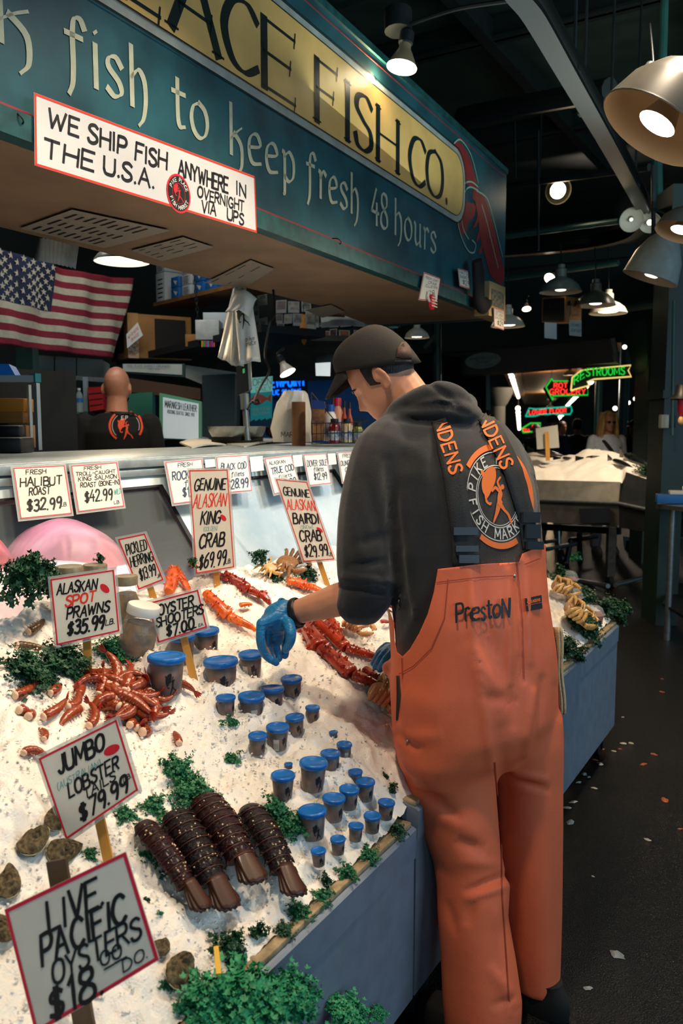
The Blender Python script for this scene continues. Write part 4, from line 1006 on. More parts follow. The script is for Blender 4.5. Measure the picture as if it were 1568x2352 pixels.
card('small leaning price sign reading pickled herring', [(270, 1238), (333, 1225), (376, 1332), (318, 1355)], d - .01, d - .02, [('PICKLED', .1, .86, .33, .20), ('HERRING', .08, .92, .57, .19), ('$13.99', .2, .82, .86, .22), ('JAR', .82, .95, .92, .07)], (350, 1368))
d = DS(498, 1345)
card('tall narrow price sign reading genuine alaskan king crab', [(434, 1080), (523, 1078), (538, 1303), (450, 1318)], d + .02, d - .01, [('GENUINE', .10, .90, .20, .11), ('ALASKAN', .04, .88, .37, .13, 1, .14), ('KING', .2, .70, .54, .12), ('(GOLDEN)', .26, .62, .605, .04, 2, .09), ('CRAB', .12, .76, .76, .13), ('$69.99', .08, .76, .96, .14), ('LB.', .78, .92, .95, .04)], (498, 1345), seals=[(.80, .49, .012, .9)], bmat=M_redink, bord=.003, wt=.18)
d = DS(752, 1345)
card('tall narrow leaning price sign reading genuine alaskan bairdi crab', [(633, 1100), (705, 1107), (768, 1285), (697, 1290)], d + .02, d - .01, [('GENUINE', .08, .90, .20, .10), ('ALASKAN', .06, .94, .37, .13, 1, .14), ('BAIRDI', .1, .92, .54, .12), ('(SNOW)', .26, .66, .605, .04, 2, .09), ('CRAB', .12, .80, .76, .13), ('$29.99', .10, .84, .95, .14), ('LB.', .86, .98, .95, .04)], (752, 1345), seals=[(.86, .62, .012, .9)], bmat=M_redink, bord=.003, wt=.18)
# cards taped to the glass counter
def gq(px, n=.062): return Quad(*[onP(x, y, gx(0, 0, n), GN) for x, y in px])
HG = 'price cards taped to the glass counter'
for label, px, lines, ink in (
  ('card reading halibut roast, taped to the counter glass at far left', [(30, 1075), (148, 1069), (165, 1180), (47, 1192)], [('FRESH', .22, .6, .15, .09), ('HALIBUT', .08, .88, .39, .17), ('ROAST', .22, .62, .57, .14), ('$32.99', .14, .80, .87, .22), ('LB.', .8, .93, .84, .07)], None),
  ('card reading king salmon roast, taped to the counter right of the halibut card', [(163, 1070), (268, 1062), (285, 1163), (180, 1176)], [('FRESH', .25, .62, .12, .08), ('TROLL-CAUGHT', .06, .92, .24, .08), ('KING SALMON', .1, .94, .36, .09), ('ROAST (BONE-IN)', .12, .98, .50, .1), ('$42.99', .16, .76, .82, .24), ('WILD', .82, .97, .72, .12, 2), ('LB.', .78, .92, .93, .07)], None),
  ('card reading rockfish fillets, half hidden behind the tall king crab sign', [(380, 1062), (463, 1054), (476, 1148), (398, 1158)], [('FRESH', .3, .7, .15, .09, 3), ('ROCKFISH', .1, .95, .45, .2, 3), ('fil', .4, .62, .62, .13, 3), ('$12.99', .3, .95, .88, .22, 3)], None),
  ('card reading black cod fillets, right of the tall king crab sign', [(497, 1050), (568, 1045), (578, 1127), (505, 1133)], [('BLACK COD', .1, .9, .38, .18, 3), ('fillets', .4, .8, .58, .12, 3), ('$28.99', .2, .9, .9, .24, 3)], None),
  ('card reading true cod, behind the top of the bairdi sign', [(608, 1054), (668, 1046), (690, 1120), (630, 1135)], [('ALASKAN', .1, .7, .2, .1, 3), ('TRUE COD', .1, .95, .46, .18, 3), ('fillets', .3, .8, .62, .1, 3), ('$13.99', .2, .9, .9, .22, 3)], None),
  ('card reading dover sole fillets, second from the dark sleeve', [(697, 1045), (748, 1042), (760, 1110), (711, 1115)], [('DOVER SOLE', .06, .94, .4, .2, 3), ('fillets', .3, .75, .58, .14, 3), ('$12.99', .25, .85, .86, .22, 3)], None),
  ('card reading dungeness crab, partly covered by the dark sleeve', [(775, 1040), (822, 1038), (832, 1102), (787, 1108)], [('FRESH', .2, .7, .18, .12, 3), ('DUNGENESS', .05, .95, .45, .16, 3), ('CRAB', .2, .7, .68, .16, 3), ('$14.99', .2, .8, .92, .18, 3)], None)):
    card(label, px, 0, 0, lines, None, 'price_card', HG, .007, gq(px), .0028, bmat=M_pinkred, slant=.15, par_cat='price sign', wt=.17)
for lb, px in (('small blank white tag left of the black cod card', [(470, 1056), (493, 1054), (495, 1072), (472, 1074)]), ('small white tag right of the black cod card', [(573, 1050), (603, 1047), (606, 1080), (577, 1084)]), ('small white tag between the true cod and dover sole cards', [(672, 1046), (693, 1044), (696, 1070), (675, 1073)]), ('small white tag right of the dover sole card', [(752, 1042), (770, 1041), (773, 1066), (755, 1068)])):
    card(lb, px, 0, 0, [], None, 'price_tag', 'small tags on the counter', 0, gq(px), 0, paper=M_white)
# the shipping banner taped over the fascia
q = Quad(*[onP(x, y, sp(0, 0, .036), SNm) for x, y in ((78, 212), (585, 405), (590, 535), (80, 380))])
t, q = card('long white banner with red edge about shipping fish, taped low on the teal fascia', None, 0, 0, [('WE', .045, .15, .40, .26), ('SHIP', .185, .33, .42, .26), ('FISH', .37, .51, .43, .26), ('ANYWHERE', .565, .83, .46, .25), ('IN', .88, .935, .43, .22), ('THE', .03, .20, .82, .26), ('U.S.A.', .24, .45, .80, .26), ('OVERNIGHT', .66, .92, .70, .18), ('VIA', .68, .755, .92, .19), ('UPS', .82, .915, .93, .19)], None, 'shipping_banner', None, 0, q, .006, bmat=M_redink, slant=.1, par_cat='banner', paper=mat('banner_paper', '#d6d6d4', rough=.25, var=.03), wt=.2)
mb = MB(); cu, cv = .565, .75; O = t.location
def cq(r, a, n): return q.p(cu + r * math.cos(a) / q.w, cv - r * math.sin(a) / q.h, n) - O
mb.poly([cq(.056, k * .2618, .0012) for k in range(24)], mi=0); mb.poly([cq(.050, k * .2618, .0016) for k in range(24)], mi=1); mb.poly([cq(.030, k * .2618, .002) for k in range(24)], mi=0); mb.poly([cq(.0285, k * .2618, .0024) for k in range(24)], mi=1)
monger(mb, lambda x, y: q.p(cu + (x - .5) * .05 / q.w, cv - (y - .5) * .05 / q.h, .0028) - O, mi=0)
def ring_text(mb, txt, a0, a1, r, size, fn, mi, wt=.0025, flip=1):
    for i, ch in enumerate(txt):
        a = a0 + (a1 - a0) * i / max(1, len(txt) - 1); wd, st = gstrokes(ch)
        for P in st:
            R = [V(((p.x - wd / 2) * size / 10, (p.y - 5) * size / 10 * flip, 0)) for p in P]
            def f2(x, y): return fn((r + y) * math.cos(a) + x * flip * math.sin(a) * 1.0, (r + y) * math.sin(a) - x * flip * math.cos(a))
            ribbon(mb, [V((p.x, p.y * 1.0, 0)) for p in R], wt, lambda x, y: f2(x, y), mi)
def bf(x, y): return q.p(cu + x / q.w, cv - y / q.h, .0028) - O
ring_text(mb, 'PIKE PLACE', 2.7, .44, .040, .011, bf, 2); ring_text(mb, 'FISH MARKET', 3.6, 5.8, .040, .011, bf, 2, flip=-1)
mb.build('round_logo', [M_red, M_ink, M_white], t, smooth=False)
# ------------------------------------------------------------------ people
M_skin = mat('skin', '#c98d6e', rough=.5, sss=.15, var=.06, vscale=20)
M_hair = mat('dark_brown_hair', '#1d1512', rough=.55, var=.3, vscale=90, bump=.4, bscale=300, stretch=(1, 1, .3))
M_hood = mat('charcoal_sweatshirt', '#191b1f', rough=.9, var=.10, vscale=60, sheen=.25, bump=.25, bscale=500)
M_or = mat('orange_rubberised_cloth', '#e26c46', rough=.55, spec=.35, var=.05, vscale=10, bump=.06, bscale=250)
M_glove = mat('blue_nitrile_glove', '#1f77ab', rough=.35, spec=.5, var=.12, vscale=30, bump=.35, bscale=70, stretch=(1, 1, 3))
M_orprint = mat('orange_print', '#e2702a', rough=.7); M_whprint = mat('white_print', '#c9c7c0', rough=.7)
M_strap = mat('black_webbing', '#15171a', rough=.7, bump=.2, bscale=300)
M_cap = mat('faded_black_cap', '#1c1a17', rough=.85, var=.15, vscale=12, bump=.2, bscale=400)

HZ = [-.125, -.117, -.105, -.09, -.07, -.05, -.03, -.01, .01, .04, .07, .10, .115, .124]
HF = [.052, .074, .083, .082, .086, .088, .087, .086, .093, .092, .080, .054, .030, .006]
HB = [.030, .012, -.01, -.04, -.062, -.076, -.090, -.100, -.106, -.108, -.100, -.078, -.052, -.02]
HW = [.012, .028, .041, .050, .059, .065, .069, .072, .0745, .0745, .067, .050, .033, .010]
def head_r(z, a, off=0.0):
    """point of the skull surface at height z and angle a (0 = right, 90 = forward)"""
    f, b, w_ = interp(HZ, HF, z) + off, interp(HZ, HB, z) - off, interp(HZ, HW, z) + off
    cs, sn = math.cos(a), math.sin(a); p = 2.25; c = abs(cs) ** (2 / p) * (1 if cs > 0 else -1); s = abs(sn) ** (2 / p) * (1 if sn > 0 else -1)
    mid = (f + b) / 2 * .4; x = w_ * c; y = mid + (f - mid) * s if s > 0 else mid + (mid - b) * s
    return V((x, y, z))
def head_geo(mb, ears=True, nosek=1.0):
    zs = [lerp(-.125, .124, i / 44) for i in range(45)]; rings = []
    for z in zs:
        ring = []
        for k in range(48):
            a = 2 * math.pi * k / 48; v = head_r(z, a)
            if v.y > .02:
                gx_ = lambda c, s: math.exp(-((v.x - c) / s) ** 2); gz = lambda c, s: math.exp(-((z - c) / s) ** 2)
                tip = interp([-.062, -.052, -.042, -.02, .005, .02], [0, .016, .031, .019, .006, 0], z)
                v.y += nosek * tip * gx_(0, .0115 if z < -.03 else .009)
                v.y += -.010 * (gx_(.031, .014) + gx_(-.031, .014)) * gz(-.006, .011)
                v.y += .004 * gx_(0, .04) * gz(.012, .009)
                v.y += .007 * gx_(0, .018) * (gz(-.069, .005) + gz(-.081, .006)) - .004 * gx_(0, .02) * gz(-.075, .003)
                v.y += .005 * gx_(0, .016) * gz(-.105, .012) - .003 * gx_(0, .02) * gz(-.093, .006)
                v.y += -.004 * (gx_(.04, .014) + gx_(-.04, .014)) * gz(-.065, .02)
            ring.append(v)
        rings.append(ring)
    mb.loft(rings)
    if ears:
        for s in (-1, 1):
            O = V((s * .073, -.012, -.012)); ax, az, on = V((s * .35, -.9, 0)).normalized(), V((0, .12, 1)).normalized(), V((s, .3, 0)).normalized()
            out = []
            for k in range(19):
                t = math.radians(-130 + 310 * k / 18); out.append(O + ax * (.017 * math.cos(t) + .006) + az * (.031 * math.sin(t) * (1 if math.sin(t) > 0 else .95)) + on * .008)
            mb.tube(out, [.0052] * 19, 8)
            mb.ball(O + ax * .008 + on * .002, (.006, .019, .028), 12, 8, M=Matrix((on, ax, az)).transposed())
            mb.ball(O + ax * .003 - az * .028 + on * .004, .007, 8, 6)
def limb(mb, pts, rs, n=14):
    P = [V(p) for p in pts]
    if len(P) > 2: q = cr(P, 4); r = [interp(range(len(P)), rs, j / 4) for j in range(len(q))]
    else: q, r = P, rs
    mb.tube(q, r, n); mb.ball(P[0], rs[0], 10, 6); mb.ball(P[-1], rs[-1], 10, 6)
def hand_geo(mb, wrist, knuckles, tips, thumb, wr=.027, fr=.0092, mid=None):
    """palm between wrist and four knuckles, each finger a bent chain, thumb from the side of the palm"""
    for k, tp in zip(knuckles, tips):
        limb(mb, [V(wrist).lerp(V(k), .05), V(wrist).lerp(V(k), .55), V(k)], [wr * .72, fr * 1.55, fr * 1.18], 10)
        ch = [V(k)] + [V(q) for q in tp]; limb(mb, ch, [fr * 1.15] + [fr * (1.02 - .09 * i) for i in range(len(tp))], 10)
    limb(mb, [V(q) for q in thumb], [fr * 1.5, fr * 1.3, fr * 1.1, fr * .9][:len(thumb)], 10)
def smooth_obj(mb, name, m, vox, it, parent=None):
    o = mb.build(name, m, None, angle=None); remesh(o, vox, it)
    if parent: o.parent = parent; o.matrix_parent_inverse = parent.matrix_world.inverted()
    return o
def adopt(o, t): o.parent = t; o.matrix_parent_inverse = t.matrix_world.inverted(); return o

# ---- the fishmonger
WF = V((.30, .954, 0)).normalized(); WR = V((WF.y, -WF.x, 0))     # facing and right-hand side
CPH, SPH = abs(WR.dot(RT)), abs(WF.dot(RT))
def wring(y, l, r, d, ratio=.64, n=40, p=2.2, off=0.0):
    hw = (r - l) / 2 * d / FPX; A = hw / math.sqrt(CPH ** 2 + (ratio * SPH) ** 2)
    return ell(at((l + r) / 2, y, d), WR, WF, A + off, A * ratio + off, n, p)
def wloft(mb, rows, ratio=.64, p=2.2, sub=3):
    rows = [list(r) + [ratio] * (5 - len(r)) for r in rows]; idx = range(len(rows)); R = []
    for i in range((len(rows) - 1) * sub + 1):
        t = i / sub; v = [interp(idx, [r[k] for r in rows], t) for k in range(5)]; R.append(wring(v[0], v[1], v[2], v[3], v[4], p=p))
    mb.loft(R)
def crease(o, lst, facing=True):
    me = o.data; vs = me.vertices
    for v in vs:
        if v.normal.dot(FW) > .25: continue
        rel = v.co - CAM; d = rel.dot(FW); x, y = CX + FPX * rel.dot(RT) / d, CY - FPX * rel.dot(UP) / d; off = 0.0
        for x0, y0, x1, y1, wd, amp in lst:
            dx, dy = x1 - x0, y1 - y0; L2 = dx * dx + dy * dy; t = ((x - x0) * dx + (y - y0) * dy) / L2
            if t < -.2 or t > 1.2: continue
            tc = min(1, max(0, t)); dd = math.hypot(x - x0 - tc * dx, y - y0 - tc * dy)
            if dd < wd * 2.6: off += amp * .001 * (1.15 if 'hoodie' in me.name else 1) * math.exp(-(dd / wd) ** 2) * (1 - .5 * abs(2 * tc - 1) ** 2)
        v.co += v.normal * off
    me.update()

wk = thing('person', 'person in black cap, charcoal hoodie and orange bib overalls reaching over the ice', 'person', V((1.96, .70, 0)))
bpy.context.view_layer.update()
# head
HP = at(876, 866, 2.26); hy = math.atan2(-.06, 1.0)
HM = Matrix.Translation(HP) @ Matrix.Rotation(math.radians(13), 4, 'Z') @ Matrix.Rotation(math.radians(-33), 4, 'X') @ Matrix.Rotation(math.radians(-4), 4, 'Y') @ Matrix.Diagonal((.91, .91, .98, 1))
body = MB(); body.X = HM; head_geo(body); body.X = Matrix.Identity(4)
neck0 = HM @ V((0, -.035, -.05)); sh = at(1030, 1010, 2.2); neck1 = at(985, 985, 2.22)
limb(body, [HM @ V((0, -.03, -.02)), neck0, neck0.lerp(neck1, .55), neck1], [.055, .056, .060, .08])
wloft(body, [(960, 930, 1110, 2.21), (1040, 905, 1165, 2.19), (1150, 900, 1200, 2.15), (1350, 925, 1225, 2.11), (1500, 930, 1240, 2.1), (1640, 935, 1250, 2.1)])
LS, LE, LWR = at(900, 1060, 2.09), at(862, 1352, 1.985), at(662, 1412, 2.065)
RS, RE, RWR = at(1150, 1050, 2.30), at(1190, 1330, 2.36), at(925, 1500, 2.30)
limb(body, [LS, LS.lerp(LE, .5), LE], [.05, .044, .040]); limb(body, [LE, LE.lerp(LWR, .18), LE.lerp(LWR, .45), LE.lerp(LWR, .8), LWR], [.040, .0445, .041, .032, .029])
limb(body, [RS, RS.lerp(RE, .5), RE], [.058, .050, .043]); limb(body, [RE, RE.lerp(RWR, .4), RWR], [.043, .038, .028])
for (hx, hy_, hd), (kx, ky, kd), (fx, fy, fd) in (((1020, 1640, 2.09), (1070, 2000, 2.02), (1105, 2330, 1.975)), ((1180, 1640, 2.13), (1215, 1960, 2.13), (1240, 2275, 2.145))):
    limb(body, [at(hx, hy_, hd), at(kx, ky, kd), at(fx, fy, fd)], [.06, .045, .036])
hand_geo(body, LWR, [at(604, 1436, 2.02), at(618, 1444, 2.05), at(634, 1450, 2.08), at(648, 1452, 2.11)], [[at(602, 1470, 2.02), at(618, 1505, 2.03)], [at(616, 1480, 2.05), at(628, 1515, 2.05)], [at(634, 1484, 2.08), at(640, 1512, 2.08)], [at(652, 1478, 2.11), at(652, 1500, 2.10)]], [at(660, 1425, 2.05), at(668, 1450, 2.03), at(664, 1478, 2.03)], .026, .0082)
smooth_obj(body, 'body', M_skin, .0046, 3, wk)
# gloves
g = MB()
hand_geo(g, at(656, 1410, 2.065), [at(600, 1432, 2.00), at(615, 1441, 2.04), at(633, 1448, 2.08), at(650, 1450, 2.12)], [[at(598, 1470, 1.995), at(606, 1500, 2.01), at(622, 1516, 2.02)], [at(613, 1482, 2.035), at(622, 1512, 2.04), at(634, 1522, 2.05)], [at(634, 1486, 2.07), at(640, 1512, 2.07)], [at(655, 1480, 2.10), at(654, 1505, 2.09)]], [at(658, 1424, 2.04), at(667, 1450, 2.00), at(666, 1474, 2.0), at(656, 1492, 2.01)], .0335, .0112)
g.ball(at(630, 1430, 2.06), (.034, .040, .030), 14, 9); g.ball(at(632, 1460, 2.07), (.024, .022, .030), 14, 9)
limb(g, [at(652, 1409, 2.065), at(636, 1418, 2.06)], [.036, .037])
lg = smooth_obj(g, 'glove', M_glove, .0032, 3, wk)
cuff = MB(); cc = at(654, 1408, 2.066); cax = (LWR - LE).normalized(); c1 = cax.cross(V((0, 0, 1))).normalized(); c2 = cax.cross(c1)
cuff.tube([cc + c1 * .037 * math.cos(a) + c2 * .037 * math.sin(a) for a in [2 * math.pi * k / 24 for k in range(25)]], .0028, 6); adopt(cuff.build('glove_cuff', M_glove), lg)
g = MB(); hand_geo(g, at(925, 1496, 2.29), [at(900, 1500, 2.23), at(893, 1494, 2.26), at(890, 1488, 2.29), at(888, 1484, 2.32)], [[at(884, 1516, 2.22), at(872, 1538, 2.23)], [at(876, 1508, 2.25), at(862, 1532, 2.25)], [at(872, 1502, 2.28), at(858, 1524, 2.28)], [at(874, 1494, 2.31), at(862, 1514, 2.31)]], [at(912, 1512, 2.25), at(900, 1532, 2.22), at(892, 1546, 2.21)], .030, .0105)
g.ball(at(908, 1498, 2.27), (.04, .04, .025), 12, 8); smooth_obj(g, 'glove', M_glove, .0035, 3, wk)
# hoodie
h = MB()
wloft(h, [(932, 975, 1075, 2.19, .8), (952, 928, 1118, 2.19, .7), (975, 895, 1165, 2.19), (1020, 876, 1205, 2.18), (1080, 862, 1234, 2.165), (1150, 862, 1246, 2.15), (1250, 872, 1251, 2.13), (1350, 895, 1254, 2.11), (1430, 906, 1254, 2.10), (1520, 912, 1262, 2.10), (1600, 930, 1250, 2.1)])
limb(h, [at(930, 1010, 2.14), at(885, 1050, 2.08), at(853, 1150, 2.03), at(838, 1250, 2.0), at(838, 1320, 1.985), at(838, 1378, 1.985)], [.082, .086, .078, .070, .068, .054])
limb(h, [at(846, 1340, 1.98), at(822, 1384, 1.99)], [.066, .056]); limb(h, [at(858, 1372, 1.985), at(838, 1388, 1.985)], [.046, .052])
limb(h, [at(1110, 1020, 2.24), at(1166, 1075, 2.28), at(1186, 1190, 2.33), at(1196, 1320, 2.35)], [.070, .072, .072, .068]); limb(h, [at(1196, 1320, 2.35), at(1080, 1430, 2.33), at(960, 1490, 2.3)], [.068, .06, .045])
def hoodpath(pts, rs): P = [at(*p) for p in pts]; limb(h, P, [r * 2.18 / FPX for r in rs], 16)
hoodpath([(893, 972, 2.16), (918, 945, 2.13), (965, 922, 2.10), (1010, 908, 2.09), (1046, 914, 2.10), (1072, 935, 2.12)], [20, 28, 32, 33, 28, 22])
hoodpath([(905, 962, 2.12), (960, 948, 2.08), (1015, 938, 2.07), (1062, 950, 2.09), (1090, 950, 2.12)], [18, 25, 30, 28, 18])
hoodpath([(893, 962, 2.18), (880, 990, 2.22), (888, 1010, 2.30)], [20, 20, 20]); hoodpath([(1072, 935, 2.14), (1060, 930, 2.26), (980, 960, 2.38), (900, 1000, 2.36)], [22, 30, 30, 22])
ho = smooth_obj(h, 'hoodie', M_hood, .0065, 5, wk)
crease(ho, [(985, 880, 1050, 925, 7, -7), (930, 935, 1050, 930, 8, -9), (1000, 925, 1075, 950, 7, -6), (905, 962, 1080, 980, 7, -8), (890, 1060, 930, 1400, 14, -10), (930, 1150, 950, 1400, 20, 6), (960, 1100, 935, 1250, 16, -5), (800, 1300, 880, 1290, 8, -7), (790, 1325, 890, 1335, 7, 6), (788, 1350, 880, 1365, 7, -7), (820, 1250, 890, 1230, 12, -5), (840, 1100, 870, 1230, 16, -5), (800, 1180, 830, 1280, 14, 5), (1000, 1180, 960, 1330, 20, -6), (1225, 1080, 1250, 1250, 10, -6), (1200, 1000, 1235, 1110, 8, -5), (900, 1010, 990, 1060, 20, 4), (880, 1330, 960, 1440, 14, -6), (990, 1330, 930, 1470, 12, 5), (1000, 1000, 990, 1090, 12, -4)])
# orange bib overalls
p_ = MB()
wloft(p_, [(1235, 866, 1262, 2.13), (1300, 878, 1262, 2.12), (1350, 884, 1266, 2.11), (1400, 892, 1270, 2.1), (1450, 896, 1276, 2.1), (1500, 898, 1284, 2.1), (1550, 895, 1289, 2.1), (1600, 898, 1291, 2.1), (1650, 901, 1292, 2.1), (1700, 912, 1288, 2.095, .52), (1760, 940, 1270, 2.09, .34)], sub=2)
wloft(p_, [(1640, 902, 1160, 2.06, .8), (1700, 905, 1152, 2.06, .9), (1800, 931, 1142, 2.05, .95), (1900, 966, 1144, 2.03, .95), (1975, 996, 1152, 2.02, .95), (2040, 1005, 1168, 2.01, .95), (2100, 1006, 1164, 2.0, .95), (2200, 1014, 1182, 1.99, .95), (2300, 1018, 1196, 1.98, .95), (2372, 1024, 1192, 1.975, .95)], sub=2)
wloft(p_, [(1640, 1090, 1292, 2.14, .8), (1700, 1108, 1292, 2.14, .9), (1800, 1138, 1290, 2.14, .95), (1900, 1142, 1290, 2.14, .95), (2000, 1150, 1289, 2.14, .95), (2100, 1160, 1288, 2.145, .95), (2200, 1174, 1286, 2.145, .95), (2270, 1186, 1284, 2.145, .95)], sub=2)
p_.ball(at(900, 1534, 2.06), (.030, .030, .02), 12, 8)
pa = p_.build('bib_overalls', M_or, None, angle=None); remesh(pa, .007, 16)
def cutter(poly, d0, d1):
    mb = MB(); n = len(poly); mb.loft([[at(x, y, d) for x, y in poly] for d in (d0, d1)]); o = mb.build('cutter', M_or, smooth=False)
    bm = bmesh.new(); bm.from_mesh(o.data); bmesh.ops.recalc_face_normals(bm, faces=bm.faces); bm.to_mesh(o.data); bm.free(); return o
c1o = cutter([(1005, 1307), (996, 1360), (982, 1410), (962, 1455), (940, 1492), (924, 1508), (912, 1498), (906, 1470), (905, 1430), (880, 1370), (780, 1310), (780, 1180), (1330, 1180), (1330, 1238), (1240, 1253), (1199, 1272), (1192, 1291), (1100, 1296)], 1.5, 2.11)
c2o = cutter([(700, 1180), (1330, 1180), (1330, 1245), (1240, 1250), (900, 1345), (700, 1345)], 2.1095, 2.9)
for c in (c1o, c2o):
    b = pa.modifiers.new('b', 'BOOLEAN'); b.operation = 'DIFFERENCE'; b.object = c; b.solver = 'EXACT'
bake(pa)
for c in (c1o, c2o): me = c.data; bpy.data.objects.remove(c); bpy.data.meshes.remove(me)
adopt(pa, wk)
crease(pa, [(925, 1785, 1050, 1878, 13, -9), (950, 1840, 1080, 1908, 20, 6), (1055, 1935, 1105, 1950, 14, -8), (1075, 2048, 1160, 2012, 9, -10), (1075, 2062, 1165, 2035, 10, 6), (1085, 2080, 1075, 2120, 12, -6), (1030, 2080, 1045, 2140, 10, -5), (1190, 1300, 1205, 1560, 9, -7), (1165, 1310, 1172, 1570, 8, 6), (1205, 1290, 1215, 1520, 10, 6), (1195, 1520, 1180, 1660, 16, -6), (1100, 1310, 1120, 1480, 16, -5), (1078, 1320, 1085, 1490, 10, 6), (1080, 1500, 1150, 1600, 26, 5), (1120, 1450, 1165, 1580, 22, -7), (1110, 1600, 1180, 1610, 16, -6), (1090, 1500, 1130, 1760, 13, 7), (1225, 1590, 1205, 1730, 10, 8), (1245, 1560, 1230, 1700, 10, -6), (1255, 1400, 1275, 1560, 10, 5), (1185, 1795, 1255, 1812, 9, -8), (1190, 1780, 1250, 1790, 10, 6), (1150, 1680, 1160, 1900, 18, -7), (912, 1560, 916, 1655, 5, -8), (915, 1690, 960, 1720, 10, -7), (920, 1700, 1000, 1690, 16, 5), (1130, 2230, 1180, 2300, 14, 5), (1140, 2100, 1170, 2330, 10, 4), (1060, 1980, 1140, 1985, 12, 4), (1135, 2310, 1180, 2290, 9, -5), (940, 1600, 1000, 1640, 30, 4)])
# everything printed on or sewn to the cloth is laid on its surface
Tho, Tpa = bvh(ho), bvh(pa)
def onto(px, py, T, off=.002):
    r = ray(px, py).normalized(); hit, n, i, d = T.ray_cast(CAM, r, 6)
    if hit is None:   # just past the outline: the nearest point of the cloth
        q = T.find_nearest(CAM + r * 3)[0]
        for _ in range(3): q, n, i, d = T.find_nearest(CAM + r * (q - CAM).dot(r))
        return q + n * off
    if n.dot(r) > 0: n = -n
    return hit + n * off
def strip(mb, pts, T, off=.004, nu=3, thick=.003, mi=0, step=8):
    """pts: (x,y,halfwidth) along a strap"""
    L = []
    for (a, b) in zip(pts, pts[1:]):
        k = max(1, int(math.hypot(b[0] - a[0], b[1] - a[1]) / step)); L += [tuple(lerp(a[j], b[j], i / k) for j in range(3)) for i in range(k)]
    L.append(pts[-1]); rows = []
    for i, (x, y, hw) in enumerate(L):
        a, b = L[max(0, i - 1)], L[min(len(L) - 1, i + 1)]; dx, dy = b[0] - a[0], b[1] - a[1]; m = math.hypot(dx, dy) or 1; nx, ny = -dy / m, dx / m
        rows.append([onto(x + nx * hw * (2 * j / nu - 1), y + ny * hw * (2 * j / nu - 1), T, off) for j in range(nu + 1)])
    vs = [p for r in rows for p in r]; fs = []
    for i in range(len(rows) - 1):
        for j in range(nu): q = i * (nu + 1) + j; fs.append((q, q + 1, q + nu + 2, q + nu + 1))
    mb.add(vs, fs, mi)
def lay(mb, polys, T, off, mi): 
    for P in polys: mb.add([onto(x, y, T, off) for x, y in P], [tuple(range(len(P)))], mi)
def solid(o, t, off=-1): k = o.modifiers.new('t', 'SOLIDIFY'); k.thickness = t; k.offset = off; return o
# printed logo on the back
LCX, LCY, LRX, LRY = 1141, 1141, 80, 116
def lp(x, y): return (LCX + LRX * x + 9 * y * 0, LCY - LRY * y + 14 * x)
def arc(mb, r0, r1, a0, a1, mi, off=.0022, n=28):
    vs = []
    for i in range(n + 1):
        a = math.radians(lerp(a0, a1, i / n))
        for r in (r0, r1): vs.append(onto(*lp(r * math.cos(a), r * math.sin(a)), Tho, off))
    mb.add(vs, [(2 * i, 2 * i + 1, 2 * i + 3, 2 * i + 2) for i in range(n)], mi)
mb = MB()
arc(mb, .91, 1.03, 80, 150, 0); arc(mb, .91, 1.03, -35, 58, 0); arc(mb, .91, 1.03, 240, 305, 0)
arc(mb, .86, .88, 0, 360, 1, n=64); arc(mb, .60, .62, 0, 360, 1, n=48); arc(mb, .56, .575, 0, 360, 1, n=48)
def lfn(x, y): return onto(*lp(x, y), Tho, .0026)
ring_text(mb, 'PIKE PLACE', math.radians(172), math.radians(22), .735, .19, lfn, 1, wt=.036); ring_text(mb, 'FISH MARKET', math.radians(196), math.radians(344), .735, .19, lfn, 1, wt=.036, flip=-1)
def mpoly(x, y): return onto(*lp((x - .47) * 1.02, (y - .5) * 1.12), Tho, .0028)
monger(mb, mpoly, mi=0)
adopt(mb.build('back_print', [M_orprint, M_whprint], angle=None), ho)
# suspenders
for pts, txt, lab in (([(1062, 1300, 25), (1060, 1230, 25), (1040, 1090, 24), (1022, 1020, 21), (1006, 962, 17)], [(1012, 972), (1045, 1088)], 'left'), ([(1214, 1262, 17), (1205, 1190, 18), (1175, 1085, 21), (1140, 1010, 20), (1108, 955, 16)], [(1108, 962), (1160, 1075)], 'right')):
    mb = MB(); strip(mb, pts, Tho, .0065); s = adopt(mb.build('suspender', M_strap, angle=None), wk); solid(s, .003)
    mb = MB(); (ax, ay), (bx, by) = txt; S, W = layout('NDENS', 2.6); n_ = math.hypot(bx - ax, by - ay); tx, ty = (bx - ax) / n_, (by - ay) / n_
    for P in S:
        R = [V((p.x / W * n_, (p.y - 5) * (2.9 if lab == 'left' else 2.9), 0)) for p in P]
        ribbon(mb, R, 5.2, lambda x, y: onto(ax + tx * x + ty * y, ay + ty * x - tx * y, Tho, .0085), 0)
    adopt(mb.build('strap_lettering', M_orprint, angle=None), s)
    mb = MB()
    for (x, y, w_, h_) in ((1063, 1222, 27, 9), (1066, 1262, 25, 7), (1070, 1285, 22, 9)) if lab == 'left' else ((1208, 1190, 19, 12), (1212, 1222, 16, 16), (1217, 1254, 18, 9)):
        P = [onto(x + sx * w_, y + sy * h_, Tho, .010) for sx, sy in ((-1, -1), (1, -1), (1, 1), (-1, 1))]; nn = (P[1] - P[0]).cross(P[3] - P[0]).normalized(); nn = -nn if nn.dot(FW) > 0 else nn
        mb.poly(P, .006, nn)
    adopt(mb.build('buckle', mat('black_buckle', '#20272e', rough=.35)), s)
